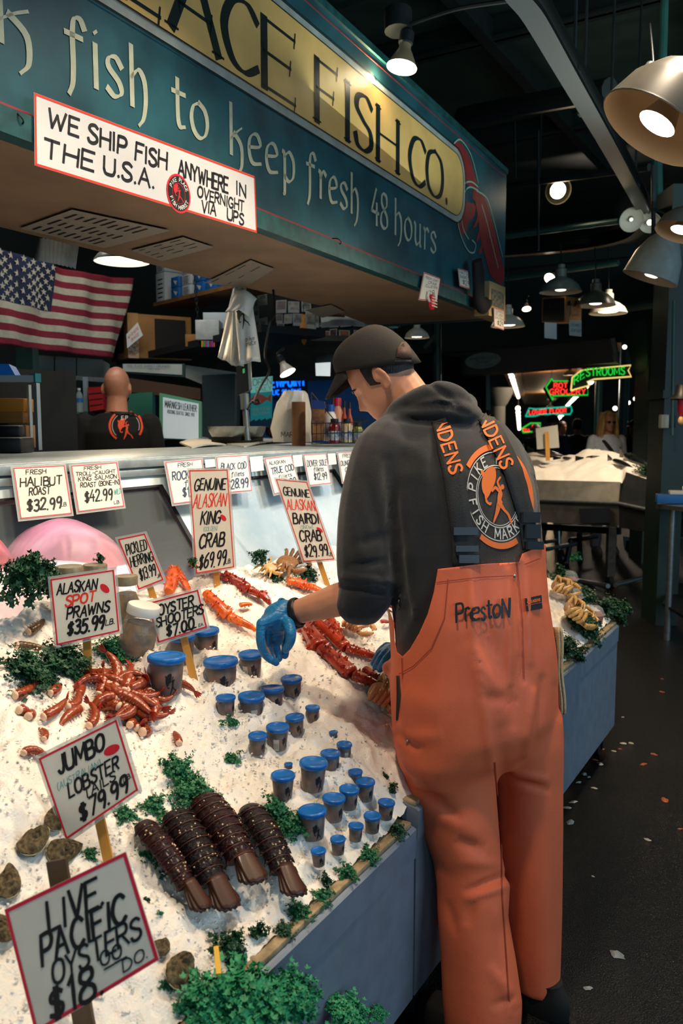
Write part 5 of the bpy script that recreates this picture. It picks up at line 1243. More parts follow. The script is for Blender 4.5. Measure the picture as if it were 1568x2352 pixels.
# writing, seams, rivets and patch on the overalls
mb = MB()
def pen(txt, x0, x1, y0, y1, hgt, T, wt, off=.009):
    rnd = random.Random(4); S, W = layout(txt, 1.5, .5, rnd)
    for P in S: ribbon(mb, [V((p.x / W * (x1 - x0), p.y / 10 * hgt, 0)) for p in P], wt, lambda x, y: onto(x0 + x, lerp(y0, y1, x / (x1 - x0)) - y, T, off), 0)
pen('PrestoN', 1046, 1164, 1428, 1416, 42, Tpa, 5.5); adopt(mb.build('marker_name', M_ink, angle=None), pa)
M_seam = mat('dark_orange_seam', '#a83f20', rough=.6)  # one darker orange for the stitch lines and the patch stripe
mb = MB()
for P in ([(1002, 1338), (1100, 1326), (1188, 1322)], [(1205, 1296), (1238, 1283)], [(1186, 1294), (1198, 1420), (1202, 1560)], [(1028, 1330), (1020, 1420), (990, 1490), (950, 1530), (918, 1548)], [(1135, 1750), (1150, 1950), (1152, 2060), (1168, 2300)], [(924, 1512), (925, 1560)]): strip(mb, [(x, y, 1.1) for x, y in P], Tpa, .0022, 1)
adopt(mb.build('stitched_seam', M_seam, angle=None), pa)
mb = MB(); strip(mb, [(914, 1552, 3.2), (916, 1600, 5), (912, 1655, 2.2)], Tpa, .0015, 2); adopt(mb.build('pocket_slit', M_ink, angle=None), pa)
for x, y in ((1180, 1323), (936, 1702)): adopt(MB().ball(onto(x, y, Tpa, .001), .0045, 12, 8).build('rivet', M_steel), pa)
mb = MB(); lay(mb, [[(1203, 1375), (1239, 1367), (1241, 1398), (1206, 1405)]], Tpa, .005, 0); lay(mb, [[(1206, 1390), (1239, 1383), (1239, 1385), (1206, 1392)]], Tpa, .0058, 1)
S, W = layout('GRUNDENS', 2)
for P in S: ribbon(mb, [V((p.x / W * 27, p.y * .62, 0)) for p in P], 1.3, lambda x, y: onto(1208 + x, 1386 - x * .2 - y, Tpa, .006), 2)
adopt(mb.build('sewn_patch', [M_ink, M_seam, M_orprint], angle=None), pa)
# towel tucked at the right hip
mb = MB(); mb.grid(lambda u, v: at(lerp(1270, 1299, u) - 8 * (1 - v) + 2 * math.sin(v * 9), lerp(1440, 1640, v), 2.20 - .03 * u + .01 * math.sin(u * 9)), 5, 16)
tw = mb.build('towel', mat('cream_towel', '#cdb98e', rough=.95, bump=.6, bscale=400, var=.1, vscale=80)); solid(tw, .008); adopt(tw, wk)
# boots
for (x, y, d) in ((1108, 2352, 1.975), (1236, 2272, 2.145)):
    a = at(x, y, d); a.z = 0; mb = MB(); u = WF
    mb.loft([ell(a + V((0, 0, z)) + u * f, WR, WF, w_, l_, 20) for z, f, w_, l_ in ((.002, .06, .052, .15), (.03, .06, .056, .155), (.06, .055, .05, .14), (.075, .02, .044, .09), (.085, -.01, .042, .055))]); adopt(mb.build('boot', M_rubber), wk)
# watch
mb = MB(); wc = LE.lerp(LWR, .90)
mb.tube([wc + c1 * .0345 * math.cos(a) + c2 * .0345 * math.sin(a) for a in [2 * math.pi * k / 28 for k in range(29)]], .009, 8, flat=.35, up=c1); wt_ = adopt(mb.build('watch', M_black), wk)
e = wc - V((0, 0, 1)) * .037 + c1 * 0.0; mb = MB(); mb.ball(e, (.021, .017, .0075), 14, 8, M=Matrix((cax, c1, c2)).transposed()); adopt(mb.build('watch_face', mat('dark_watch_glass', '#23282c', rough=.1)), wt_)
# cap, hair
mb = MB(); mb.X = HM; rings = []
def cz(y): return .030 + .48 * y
for i in range(13):
    q = i / 12; ring = []
    for k in range(48):
        a = 2 * math.pi * k / 48; z = lerp(0, .137, q ** .9)
        b = head_r(.02, a, .013); z0 = cz(b.y); zz = lerp(z0, .139, math.sin(q * math.pi / 2)); zc = min(zz, .1385)
        f = math.cos(q * math.pi / 2) ** .62; v = V((b.x * f, b.y * f - .006 * (1 - f), zc)); ring.append(v)
    rings.append(ring)
mb.loft(rings, caps=False); cap = mb.build('cap', M_cap); adopt(cap, wk); solid(cap, .003, 1)
mb = MB(); mb.X = HM
def brim(u, v):
    x = (u - .5) * .172; a = math.pi / 2 - (u - .5) * 1.75; b = head_r(.02, a, .012); ln = .078 * (1 - (abs(u - .5) * 2) ** 2.6 * .95)
    return V((b.x * (1 + .06 * v), b.y + ln * v, cz(b.y) + .002 - .55 * ln * v - .020 * (abs(u - .5) * 2) ** 2 * v))
mb.grid(brim, 20, 8); br = adopt(mb.build('brim', M_cap), cap); solid(br, .004)
mb = MB(); mb.X = HM; mb.ball((0, -.006, .139), (.008, .008, .004), 10, 6)
for k in range(6):
    a = math.pi / 6 + k * math.pi / 3; pts = []
    for i in range(9):
        q = i / 8; b = head_r(.02, a, .0145); f = math.cos(q * math.pi / 2) ** .62; pts.append(V((b.x * f, b.y * f - .006 * (1 - f), min(.1395, lerp(cz(b.y), .1395, math.sin(q * math.pi / 2))))))
    mb.tube(pts, .0012, 5)
adopt(mb.build('cap_seams', M_cap), cap)
Tc = bvh(cap)
mb = MB()
for ch, x0 in (("4", 789), ("7", 794)):
    for P in gstrokes(ch)[1]: ribbon(mb, [V((p.x * .75, p.y * 1.1, 0)) for p in P], 1.5, lambda x, y: onto(x0 + x, 851 - y + x * .3, Tc, .002), 0)
mb.build('cap_mark', M_whprint, angle=None); adopt(bpy.context.scene.collection.objects[-1], cap)
hr = MB(); hr.X = HM
def hairpatch(a0, a1, z0f, z1f, nu, nv, off):
    def f(u, v):
        a = lerp(a0, a1, u); b = head_r(.0, a); z = lerp(z0f(b.y), z1f(b.y), v); p = head_r(z, a, off + .0012 * noise.noise(V((u * 60, v * 12, 1)))); return p
    hr.grid(f, nu, nv)
hairpatch(math.radians(188), math.radians(352), lambda y: interp([-.11, -.06, -.02, .02], [-.032, -.022, -.004, .0], y), lambda y: cz(y) + .012, 60, 14, .0045)
for s in (0, 1):
    a0, a1 = (math.radians(163), math.radians(189)) if s == 0 else (math.radians(-9), math.radians(17))
    hairpatch(a0, a1, lambda y: -.022 + .4 * max(0, y), lambda y: cz(y) + .012, 16, 10, .003)
    bx = -1 if s == 0 else 1; hr.tube([V((bx * .016, .096, .006)), V((bx * .032, .092, .010)), V((bx * .05, .078, .006))], [.003, .0035, .0015], 6)
adopt(hr.build('hair', M_hair, angle=None), wk)
# hair showing through the arch above the cap strap
mb = MB(); P = []
for (x, y) in ((908, 822), (911, 802), (918, 790), (928, 788), (937, 798), (942, 814), (943, 825), (925, 825)): P.append((x, y))
lay(mb, [P], Tc, .003, 0); hs = mb.build('hair_tuft', mat('brown_hair_tuft', '#3d2118', rough=.7, var=.4, vscale=200), angle=None); adopt(hs, cap); solid(hs, .004)
mb = MB(); strip(mb, [(906, 831, 4), (925, 833, 4), (943, 833, 4)], Tc, .0035, 2); adopt(solid(mb.build('cap_strap', M_cap, angle=None), .003), cap)
# ------------------------------------------------------------------ inside the stall
def sheet(name, label, cat, px, d, m, thick=.002, group=None, bulge=0.0, extra=None, n=5):
    """a sheet seen at four pixels; d one depth or four"""
    ds = d if hasattr(d, '__len__') else [d] * 4
    q = Quad(*[at(x, y, k) for (x, y), k in zip(px, ds)], bulge); O = (q.c[2] + q.c[3]) / 2
    t = thing(name, label, cat, O, group); mb = MB(); inset_slab(mb, q, 0, thick); mb.v = [v - O for v in mb.v]; mb.build('sheet', m, t, smooth=False)
    if extra: extra(q, t, O)
    return t, q
def ink(q, t, O, lines, mats=None, nm='lettering', wt=.14, jit=.2, slant=0.0, n=.0012):
    mb = MB()
    for i, (txt, u0, u1, v, sz, *c) in enumerate(lines): write(mb, q, txt, u0, u1, v, sz, c[0] if c else 0, wt=wt, jit=jit, slant=slant, seed=i + 3, n=n)
    mb.v = [v - O for v in mb.v]; mb.build(nm, mats or INK, t, smooth=False)
def local(mb, O): mb.v = [v - O for v in mb.v]; return mb
def carton(name, label, cat, px, py, d, w_, h_, l_, ang, m, group=None, flaps=False, M=None):
    """box with its lower front corner seen at a pixel"""
    p = at(px, py, d); M = Matrix.Translation(p) @ Matrix.Rotation(ang, 4, 'Z'); t = thing(name, label, cat, M, group)
    MB().box((0, l_ / 2, h_ / 2), (w_, l_, h_), bev=.003).build('carton', m, t); return t
ANG = AZ - math.pi / 2     # facing the camera
BXA = math.radians(49.5 - 90) + 0
# flag
M_fr, M_fw, M_fb = mat('flag_red', '#7a1a2c', rough=.85, var=.1, vscale=30), mat('flag_white', '#ada794', rough=.85, var=.08, vscale=30), mat('flag_blue', '#1a2340', rough=.85)
FY = 4.7
f0, f1 = onY(-330, 560, FY), onY(302, 640, FY); fb0, fb1 = onY(-330, 870, FY), onY(262, 822, FY)
FTR, FBR = onY(302, 640, FY), onY(262, 825, FY)
XL = FTR.x - (FTR.x - onY(130, 620, FY).x) / .6; ZT = FTR.z
def fl(u, v):
    x = lerp(XL, lerp(FTR.x, FBR.x, v), u); z = ZT - v * (ZT - FBR.z) + .05 * (1 - v) * -math.sin(u * 3.14) * .8 + .03 * (1 - u)
    return V((x, FY + .018 * math.sin(u * 17 + v * 3) + .012 * math.sin(u * 31 - v * 5) + .03 * v * math.sin(u * 6), z))
t = thing('flag', 'large american flag with stars and stripes hanging on the stall back wall at the left', 'flag', fl(.5, 1))
mb = MB(); NU, NV = 90, 39; O = t.location
for j in range(NV):
    for i in range(NU):
        u0, u1, v0, v1 = i / NU, (i + 1) / NU, j / NV, (j + 1) / NV; s = j // 3
        mi = 2 if (i < NU * .4 and s < 7) else s % 2
        mb.add([fl(u0, v0) - O, fl(u1, v0) - O, fl(u1, v1) - O, fl(u0, v1) - O], [(0, 1, 2, 3)], mi)
me = mb.mesh('cloth', [M_fr, M_fw, M_fb]); bm = bmesh.new(); bm.from_mesh(me); bmesh.ops.remove_doubles(bm, verts=bm.verts, dist=1e-5); bm.to_mesh(me); bm.free(); me.shade_smooth()
solid(mesh_obj('cloth', me, t), .002)
mb = MB()
for r in range(9):
    for c in range(6 if r % 2 == 0 else 5):
        u = .4 * ((c + .5 + (.5 if r % 2 else 0)) / 6); v = 7 / 13 * (r + .6) / 9.2; ctr = fl(u, v); P = []
        for k in range(10):
            a = math.pi / 2 + k * math.pi / 5; rr = .026 if k % 2 == 0 else .0105; P.append(ctr + V((rr * math.cos(a), -.006, rr * math.sin(a))) - O)
        mb.add(P, [tuple(range(10))])
mb.build('stars', M_fw, t, smooth=False)
# pendant dish lamp
def dish(px, py, d, wpx, label, lit=6.0, hang=None, deep=.35, tone='#d9d6cc', glowc='#fff3dc', face=None, name='pendant_lamp', group='enamel dish lamps', energy=0, neck=True, bulb=.16, ins=None):
    """enamel shade; wpx = rim width; face = direction the mouth points to"""
    p = at(px, py, d); s = wpx * d / FPX; dn = V(face or (0, 0, -1)).normalized(); M = frame(p, -dn); t = thing(name, label, 'lamp', M @ Matrix.Scale(s, 4), group)
    out = mat('enamel_shade_' + tone[1:], tone, rough=.3, var=.1, vscale=6, spec=.6); inn = mat('enamel_inside_' + (ins or '#d9cdb6')[1:], ins or '#d9cdb6', rough=.5)
    pr = [(.5, 0), (.49, .02), (.42, deep * .45), (.28, deep * .78), (.15, deep * .95), (.13, deep)]
    mb = MB(); mb.lathe(pr, 32, 0); mb.lathe([(r - .012, z - .006) for r, z in pr][::-1], 32, 1); mb.lathe([(.488, -.006), (.5, 0)], 32, 0); mb.build('lamp_shade', [out, inn], t)
    if neck: MB().lathe([(.13, deep), (.13, deep + .17), (.09, deep + .2), (.09, deep + .28), (.0, deep + .3)], 20).build('lamp_cap', out, t)
    bu = MB().lathe([(bulb, .05), (bulb * .9, .10), (bulb * .45, min(.3, deep * .7)), (.06, deep)], 20).build('bulb', mat('bulb_neck', '#a89c88', rough=.4), t)
    MB().lathe([(0, .02), (bulb * .8, .035), (bulb, .05)], 20).build('glowing_face', glow('lamp_glow_%s_%g' % (glowc[1:], lit), glowc, lit), bu)
    if hang: 
        e = V(hang); MB().tube([M.inverted() @ e / s, V((0, 0, deep + .25))], .02, 8).build('hanging_rod', M_iron, t)
    if energy:
        l = light('lamp_light', 'SPOT', p + dn * .02, p + dn, energy, WARM, s * bulb, spot=150, blend=.5)
    return t
dish(280, 601, 4.2, 128, 'bright dish lamp glowing under the soffit in front of the flag', lit=9, energy=40, deep=.25, bulb=.44, neck=False, ins='#f4f0e4')
# papers taped under the soffit
M_paper = mat('dim_paper', '#c9c3b6', rough=.7, var=.08, vscale=9)
def sofp(px, py): return onZ(px, py, 2.188)
for lb, px, lines in (('four-page list taped under the soffit at the left', [(45, 525), (165, 482), (390, 530), (240, 570)], 9), ('handwritten note taped under the soffit, right of the lamp', [(300, 576), (420, 545), (490, 568), (372, 600)], 4), ('curled paper under the soffit beside the hanging bags', [(470, 650), (575, 598), (630, 618), (560, 662)], 2), ('torn paper taped under the soffit at the far end', [(700, 712), (760, 700), (790, 716), (740, 730)], 0)):
    q = Quad(*[sofp(x, y) for x, y in px]); O = q.c[0]; t = thing('taped_paper', lb, 'paper', O, 'papers under the soffit'); mb = MB(); inset_slab(mb, q, 0, .001, 0); local(mb, O).build('sheet', mat('soffit_paper', '#a0968a', rough=.7), t, smooth=False)
    if lines:
        mb = MB(); rr = random.Random(lb)
        for i in range(lines):
            for j in range(3): ribbon(mb, [V((.06 + .31 * j + rr.uniform(0, .05), .1 + .8 * i / lines, 0)), V((.06 + .31 * j + rr.uniform(.14, .27), .1 + .8 * i / lines, 0))], .03, lambda x, y: q.p(x, y, .001) - O, cap=False)
        mb.build('writing', M_ink, t, smooth=False)
# clear bags hung at the left
M_bag = mat('milky_plastic_bag', '#c3c6c2', rough=.25, spec=.6, alpha=.9, var=.12, vscale=14, bump=.5, bscale=25)
M_wbag = mat('white_carrier_bag', '#d5d5cf', rough=.35, spec=.5, var=.05, vscale=9, bump=.35, bscale=18)
O = at(130, 545, 3.6); t = thing('bag_bundle', 'bundle of clear plastic bags hanging under the soffit in front of the flag', 'bag', O)
for k in range(9):
    q = Quad(at(90 + 10 * k, 545 + k * 1.5, 3.5 + .03 * k), at(100 + 10 * k, 547 + k * 1.5, 3.5 + .03 * k), at(100 + 9 * k, 618 - (8 - k) * 2, 3.6 + .02 * k), at(78 + 9 * k, 600 - (8 - k), 3.6 + .02 * k), .01); mb = MB(); inset_slab(mb, q, 0, .003); local(mb, O).build('bag', M_bag, t)
# white carrier bags with the shop mark
O = at(545, 700, 4.2); t = thing('carrier_bags', 'white carrier bags printed with a fish thrower hanging from the soffit edge', 'bag', O)
def bagsheet(pts, d, nm, fold=.02):
    q = Quad(*[at(x, y, k) for (x, y), k in zip(pts, d)], fold); mb = MB(); mb.grid(lambda u, v: q.p(u, v, .012 * math.sin(u * 9 + v * 2) * v + .008 * math.sin(v * 7)) - O, 12, 12); o = solid(mb.build(nm, M_wbag, t), .004); return q
bagsheet([(536, 662), (560, 660), (532, 838), (500, 822)], [4.25, 4.25, 4.2, 4.2], 'bag'); bagsheet([(538, 660), (566, 660), (560, 842), (530, 838)], [4.24, 4.24, 4.18, 4.18], 'bag', -.02)
q = bagsheet([(540, 712), (578, 690), (597, 830), (550, 838)], [4.15, 4.15, 4.12, 4.12], 'bag', .015); bagsheet([(542, 664), (588, 682), (568, 722), (518, 716)], [4.12, 4.1, 4.08, 4.08], 'bag', .04)
mb = MB(); monger(mb, lambda x, y: q.p(.1 + .75 * x, .45 - .42 * y, .03) - O); mb.build('printed_mark', M_ink, t, smooth=False)
mb = MB(); write(mb, q, 'pike', .45, .9, .66, .06, n=.03); write(mb, q, 'place', .45, .95, .74, .06, n=.03); local(mb, O).build('printed_words', M_ink, t, smooth=False)
# upper shelf with glove boxes, hung on chains
M_shelf = mat('worn_shelf_board', '#7a5630', rough=.7, var=.2, vscale=14)
SA, SB = at(352, 704, 7.0), at(560, 655, 5.9); SV = (SB - SA).normalized(); SBK = V((-SV.y, SV.x, 0)); SBK = SBK if SBK.dot(FW) > 0 else -SBK
def shelf(label, a, b, dep=.35, th=.03, m=M_shelf):
    t = thing('hanging_shelf', label, 'shelf', a); mid = (b - a) / 2; bk = SBK * dep; mb = MB(); mb.loft([[p, p + bk, p + bk + V((0, 0, th)), p + V((0, 0, th))] for p in (V((0, 0, 0)), b - a)]); mb.build('board', m, t, smooth=False); return t
s1 = shelf('upper hanging shelf of worn wood holding blue and white glove boxes', SA, SB)
M_gbb, M_gbw = mat('blue_glove_carton', '#2368ae', rough=.5), mat('white_glove_carton', '#b9c3c6', rough=.5)
def gbox(s, lvl, w_, h_, m, label, grp, tri=True, back=.02):
    d_ = (SB - SA).length; p = SA + SV * (s * d_) + V((0, 0, .031 + lvl)) + SBK * back; M = Matrix((SV, SBK, SV.cross(SBK))).transposed().to_4x4(); M.translation = p
    t = thing('glove_box', label, 'box', M, grp); MB().box((w_ / 2, .12, h_ / 2), (w_ * .98, .24, h_ * .98), bev=.003).build('carton', m, t)
    mb = MB()
    if tri: mb.poly([V((w_ * .35, -.002, h_ * .7)), V((w_ * .85, -.002, h_ * .55)), V((w_ * .65, -.002, h_ * .2))], .001, (0, -1, 0)); mb.box((w_ * .15, -.001, h_ * .7), (w_ * .12, .003, h_ * .12), 1); mb.build('printed_triangle', [M_white, M_ink], t, smooth=False)
    else:
        for k in range(5): mb.box((w_ * .5, -.001, h_ * (.15 + .15 * k)), (w_ * (.5 + .06 * (k % 3)), .003, h_ * .035))
        mb.build('printed_lines', M_ink, t, smooth=False)
    return t
gbox(.01, 0, .16, .24, M_gbw, 'tall white carton at the left end of the upper shelf', None, False); gbox(.02, .24, .15, .1, M_gbw, 'white carton lying on top of the tall one at the shelf end', None, False)
for k in range(2): gbox(.20 + .0, .085 * k, .13, .085, M_gbb, 'blue glove box beside the tall white carton, ' + ('lower' if k == 0 else 'upper') + ' one', 'glove boxes on the upper shelf')
for k in range(3): gbox(.33, .085 * k, .14, .083, M_gbw, 'white printed glove box behind the chain, ' + ('bottom', 'middle', 'top')[k] + ' of its stack', 'glove boxes on the upper shelf', False)
for c in range(4):
    for k in range(3): gbox(.47 + .125 * c, .085 * k, .135, .083, M_gbb, ('bottom', 'middle', 'top')[k] + ' blue glove box in the ' + ('first', 'second', 'third', 'fourth')[c] + ' stack right of the chain', 'glove boxes on the upper shelf')
def chain(label, a, b):
    t = thing('chain', label, 'chain', b, 'shelf chains'); L = (a - b).length; n = int(L / .034); mb = MB()
    for i in range(n):
        c = (b - b).lerp(a - b, (i + .5) / n); x = RT if i % 2 else FW
        mb.tube([c + V((0, 0, .021 * math.sin(k))) + x * .010 * math.cos(k) for k in [2 * math.pi * j / 10 for j in range(11)]], .0035, 5)
    mb.build('links', M_iron, t)
chain('iron chain holding the hanging shelves, in front of the glove boxes', at(443, 600, 6.25), at(460, 790, 6.3))
# lower shelf with carton
LA, LB = at(268, 838, 6.8), at(600, 762, 5.6)
s2 = shelf('long lower hanging shelf with a dark edge above the bald man', LA, LB, .55, .05, mat('black_shelf', '#15181a', rough=.6))
M = Matrix.Translation(at(300, 818, 6.4)) @ Matrix.Rotation(math.radians(-28), 4, 'Z')
t = thing('cardboard_box', 'large taped brown cardboard box with black printed end on the lower shelf beside the flag', 'box', M)
MB().box((.26, .30, .16), (.5, .55, .34), bev=.006).build('carton', M_brown, t); MB().box((.03, .16, .16), (.085, .28, .345)).build('clear_tape', mat('packing_tape', '#b88a50', rough=.2, spec=.7, bump=.6, bscale=30), t)
MB().box((-.005, .33, .17), (.02, .42, .26)).build('printed_end', mat('black_box_print', '#1c1712', rough=.7), t); MB().box((.33, .018, .17), (.25, .012, .26)).build('printed_side', mat('black_box_print', '#1c1712'), t)
sheet('paper_note', 'white note with red writing stuck on the big cardboard box', 'paper', [(290, 768), (316, 740), (328, 770), (292, 800)], 6.33, M_white, extra=lambda q, t, O: ink(q, t, O, [('NO PLASTIC', .1, .9, .45, .2, 1), ('BAGS', .3, .8, .8, .2, 1)], slant=.2))
for lb, px, py, d, w_, h_, m in (('bubble-wrapped bundle on the lower shelf', 462, 780, 5.95, .17, .14, M_bag), ('white printed carton behind the bubble-wrapped bundle', 480, 755, 6.2, .18, .12, M_gbw), ('small brown carton on the lower shelf under the chain', 430, 796, 6.15, .12, .09, M_brown)):
    carton('carton_box', lb, 'box', px + 14, py, d, w_, h_, .2, ANG, m, 'cartons on the lower shelf')
for k, c in enumerate(('#e0a020', '#50b060', '#d04a90', '#4aa0d0', '#c03a3a', '#9a50c0', '#e06a20')):
    o = MB().tube([at(464 + 4.6 * k, 797, 5.95), at(464 + 4.6 * k, 783, 5.95)], .0055, 8).build('marker_pen', mat('pen_' + c[1:], c, rough=.4)); tag(o, '%s marker pen in the row on the lower shelf edge' % ('yellow', 'green', 'pink', 'blue', 'red', 'purple', 'orange')[k], 'pen', 'marker pens on the shelf edge')
# notice boards and photos at the back
BD = 7.2
M_bd = mat('dark_board', '#161c1c', rough=.7)
mb = MB(); q = Quad(at(585, 640, BD), at(905, 700, BD), at(905, 795, BD), at(585, 790, BD)); inset_slab(mb, q, 0, .04); tag(mb.build('notice_board', M_bd), 'dark notice board full of snapshots behind the stall', 'notice board')
q = Quad(at(560, 780, BD - .1), at(905, 785, BD - .1), at(905, 870, BD + .8), at(470, 880, BD + .8)); mb = MB(); inset_slab(mb, q, 0, .05); structure('ceiling_panel', mb, mat('grey_stained_panel', '#4d4a43', rough=.7, var=.25, vscale=5))
rs = random.Random(21); M_ph = [mat('photo_' + c[1:], c, rough=.35, var=.5, vscale=25, col2=c2, detail=8) for c, c2 in (('#8b4a3a', '#1a2026'), ('#3d5a70', '#c9b79a'), ('#6a2a48', '#20242c'), ('#b0a890', '#37454a'), ('#274a52', '#c46a4a'))]
SN = [(634, 690, 24, 30, 0), (661, 692, 26, 26, 1), (692, 690, 22, 26, 3), (634, 722, 15, 20, 2), (652, 722, 19, 22, 1), (672, 720, 26, 28, 3), (701, 716, 24, 40, 3), (722, 716, 10, 36, 3), (636, 742, 16, 24, 0), (667, 765, 17, 24, 0), (684, 764, 14, 22, 2), (720, 760, 16, 24, 0), (740, 760, 17, 25, 4), (757, 756, 17, 26, 0), (778, 758, 25, 22, 4), (734, 742, 12, 8, 2), (756, 742, 22, 10, 3), (782, 742, 25, 9, 4), (812, 740, 27, 9, 1), (838, 744, 18, 10, 3), (812, 758, 26, 24, 1), (612, 760, 20, 22, 4)]
for i, (x, y, w_, h_, k) in enumerate(SN):
    r = rs.uniform(-2, 2)
    def ex(q, t, O, k=k):
        mb = MB(); mb.grid(lambda u, v: q.p(lerp(.1, .9, u), lerp(.08, .72, v), .0025) - O, 1, 1); mb.build('picture', M_ph[k], t, smooth=False)
    sheet('snapshot', 'instant snapshot with white border pinned on the dark notice board', 'photo', [(x, y), (x + w_, y + r), (x + w_ + r * .5, y + h_ + r), (x + r * .5, y + h_)], BD - .03, mat('photo_border', '#b9bab3', rough=.4), group='snapshots on the notice board', extra=ex)
for lb, px, tx in (('card reading fish names, top left of the white bags', [(590, 672), (612, 668), (614, 700), (592, 703)], 'Seba'), ('name card beside the white bags, second down', [(572, 705), (594, 702), (596, 745), (574, 745)], 'Tina'), ('name card beside the white bags, lowest', [(578, 735), (614, 728), (616, 758), (580, 760)], 'Jal Tina')):
    sheet('name_card', lb, 'paper', px, BD - .5, M_paper, group='name cards', extra=lambda q, t, O, tx=tx: ink(q, t, O, [(tx, .2, .8, .5, .3)], slant=.2))
# wooden fish ornament
P = [(691, 722), (702, 722), (700, 736), (705, 748), (706, 770), (702, 788), (698, 792), (693, 788), (690, 768), (688, 752), (693, 738)]
d = 6.0; O = at(697, 722, d); mb = MB(); mb.poly([at(x, y, d) - O for x, y in P], .015, FW); t = thing('wooden_fish', 'flat wooden fish cutout hanging in front of the notice board', 'ornament', O); mb.build('cutout', mat('ornament_wood', '#a8692e', rough=.6, var=.2, vscale=12), t, smooth=False); MB().tube([V((0, 0, 0)), at(697, 700, d) - O], .003, 6).build('string', M_ink, t)
o = MB().tube([at(740, 716, 6.3), at(792, 718, 6.3)], .035, 12).build('rolled_poster', mat('brown_tube', '#7a5a4c', rough=.7)); tag(o, 'brown cardboard tube lying above the notice board', 'tube')
mb = MB(); q = Quad(at(735, 712, 6.5), at(868, 716, 6.5), at(860, 738, 6.4), at(738, 738, 6.4), .02); inset_slab(mb, q, 0, .05); tag(mb.build('plastic_cover', M_bag), 'clear plastic cover under the end of the soffit', 'plastic sheet')
t, q = sheet('number_board', 'dark green board with a grey number three above the black cap', 'board', [(868, 725), (920, 722), (920, 752), (868, 752)], 6.8, M_green, extra=lambda q, t, O: ink(q, t, O, [('32', .08, .85, .98, .85)], [mat('pale_number', '#5f8a80')], wt=.2))
# reflector bulb lamp and its spill, blue window, posters
def floodlamp(px, py, d, wpx, label, aim, lit=8.0, energy=0, stem=None, tone='#b0a28a', group='reflector bulbs', sp_=110):
    """reflector flood bulb: glowing face px wide, aimed along aim"""
    p = at(px, py, d); s = wpx * d / FPX; a = V(aim).normalized(); M = frame(p, -a); t = thing('flood_lamp', label, 'lamp', M @ Matrix.Scale(s, 4), group)
    MB().lathe([(.5, 0), (.48, .08), (.30, .45), (.20, .62), (.19, .8)], 24).build('reflector', mat('reflector_' + tone[1:], tone, rough=.35), t)
    MB().lathe([(0, -.10), (.25, -.075), (.44, -.02), (.49, .0), (.5, .03)], 24).build('glowing_face', glow('flood_glow_%g' % lit, '#ffeccb', lit), t)
    MB().lathe([(.17, .75), (.24, .8), (.24, 1.15), (.16, 1.25), (0, 1.25)], 20).build('socket', M_iron if tone != '#b0a29a' else M_steel, t)
    if stem: MB().tube(cr([V((0, 0, 1.2)), V((0, 0, 1.4)), M.inverted() @ V(stem) / s], 4), .07, 8).build('stem', M_iron, t)
    if energy: light('flood_light', 'SPOT', p + a * .03, p + a, energy, WARM, .04, spot=sp_, blend=.8)
    return t
floodlamp(661, 857, 5.2, 38, 'reflector bulb lamp glowing above the counter, behind the scale', (.05, -.5, -.85), lit=10, energy=5, stem=at(652, 800, 5.3), tone='#b9b4a6')
M_night = mat('blue_dusk_glass', '#123a66', rough=.15)
M_blank = mat('stall_dark', '#0f1517', rough=.7)
mb = MB(); q = Quad(at(560, 860, 8.6), at(900, 850, 8.6), at(900, 1050, 8.6), at(560, 1050, 8.6)); inset_slab(mb, q, 0, .03); tag(mb.build('window_1', glow('dusk_blue_glow', '#0d3a6e', .12)), kind='structure')
def neon(q, t, O, txt, u0, u1, v, sz, m, nm='neon_tube', r=.006, n=.02):
    mb = MB(); S, W = layout(txt, 2.4); hx = sz * q.h / 10; sx = (u1 - u0) * q.w / W
    for P in S:
        if len(P) > 1: mb.tube([q.p(u0 + p.x * sx / q.w, v - p.y * hx / q.h, n) - O for p in P], r, 6)
    mb.build(nm, m, t)
N_blue, N_red, N_green, N_teal, N_yel = glow('neon_blue', '#0a6cff', 1.6), glow('neon_red', '#ff3a30', 1.2), glow('neon_green', '#19c83c', .9), glow('neon_teal', '#0fb89a', .9), glow('neon_yellow', '#f2d27a', .9)
def ex(q, t, O): neon(q, t, O, 'VIEWPOINT', .0, .95, .50, .34, N_blue, r=.011); neon(q, t, O, 'PUBLIC SEATING', .0, .85, .80, .18, N_blue, 'small_neon_tube', r=.006)
sheet('neon_sign', 'blue neon sign reading viewpoint public seating on a dark window', 'neon sign', [(606, 862), (705, 856), (707, 916), (606, 920)], 8.4, M_black, extra=ex)
M_pt = mat('teal_poster', '#2f9c98', rough=.5); M_pc = mat('coral_fish_print', '#e06a50', rough=.5); M_pl = mat('pale_poster', '#9fd0c6', rough=.5)
def ex(q, t, O):
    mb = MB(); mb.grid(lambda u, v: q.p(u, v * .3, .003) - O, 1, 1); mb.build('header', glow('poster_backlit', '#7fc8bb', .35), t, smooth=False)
    ink(q, t, O, [('OPEN', .1, .95, .16, .13), ('DAILY', .25, .95, .28, .09), ('FRESH SEAFOOD', .1, .9, .66, .05), ('RESTAURANT', .1, .9, .74, .05)], [M_white], n=.005)
    mb = MB(); mb.poly([q.p(x, y, .006) - O for x, y in ((.0, .42), (.15, .36), (.4, .33), (.65, .38), (.78, .42), (.95, .34), (.95, .52), (.78, .46), (.5, .53), (.2, .52))]); mb.build('fish_print', M_pc, t, smooth=False)
    mb = MB(); mb.poly([q.p(x, y, .004) - O for x, y in ((0, .86), (.2, .82), (.25, .86), (.45, .82), (.5, .86), (.7, .82), (.75, .86), (.95, .82), (1, .86), (1, 1), (0, 1))]); mb.build('wave_print', mat('navy_print', '#1a4a66'), t, smooth=False)
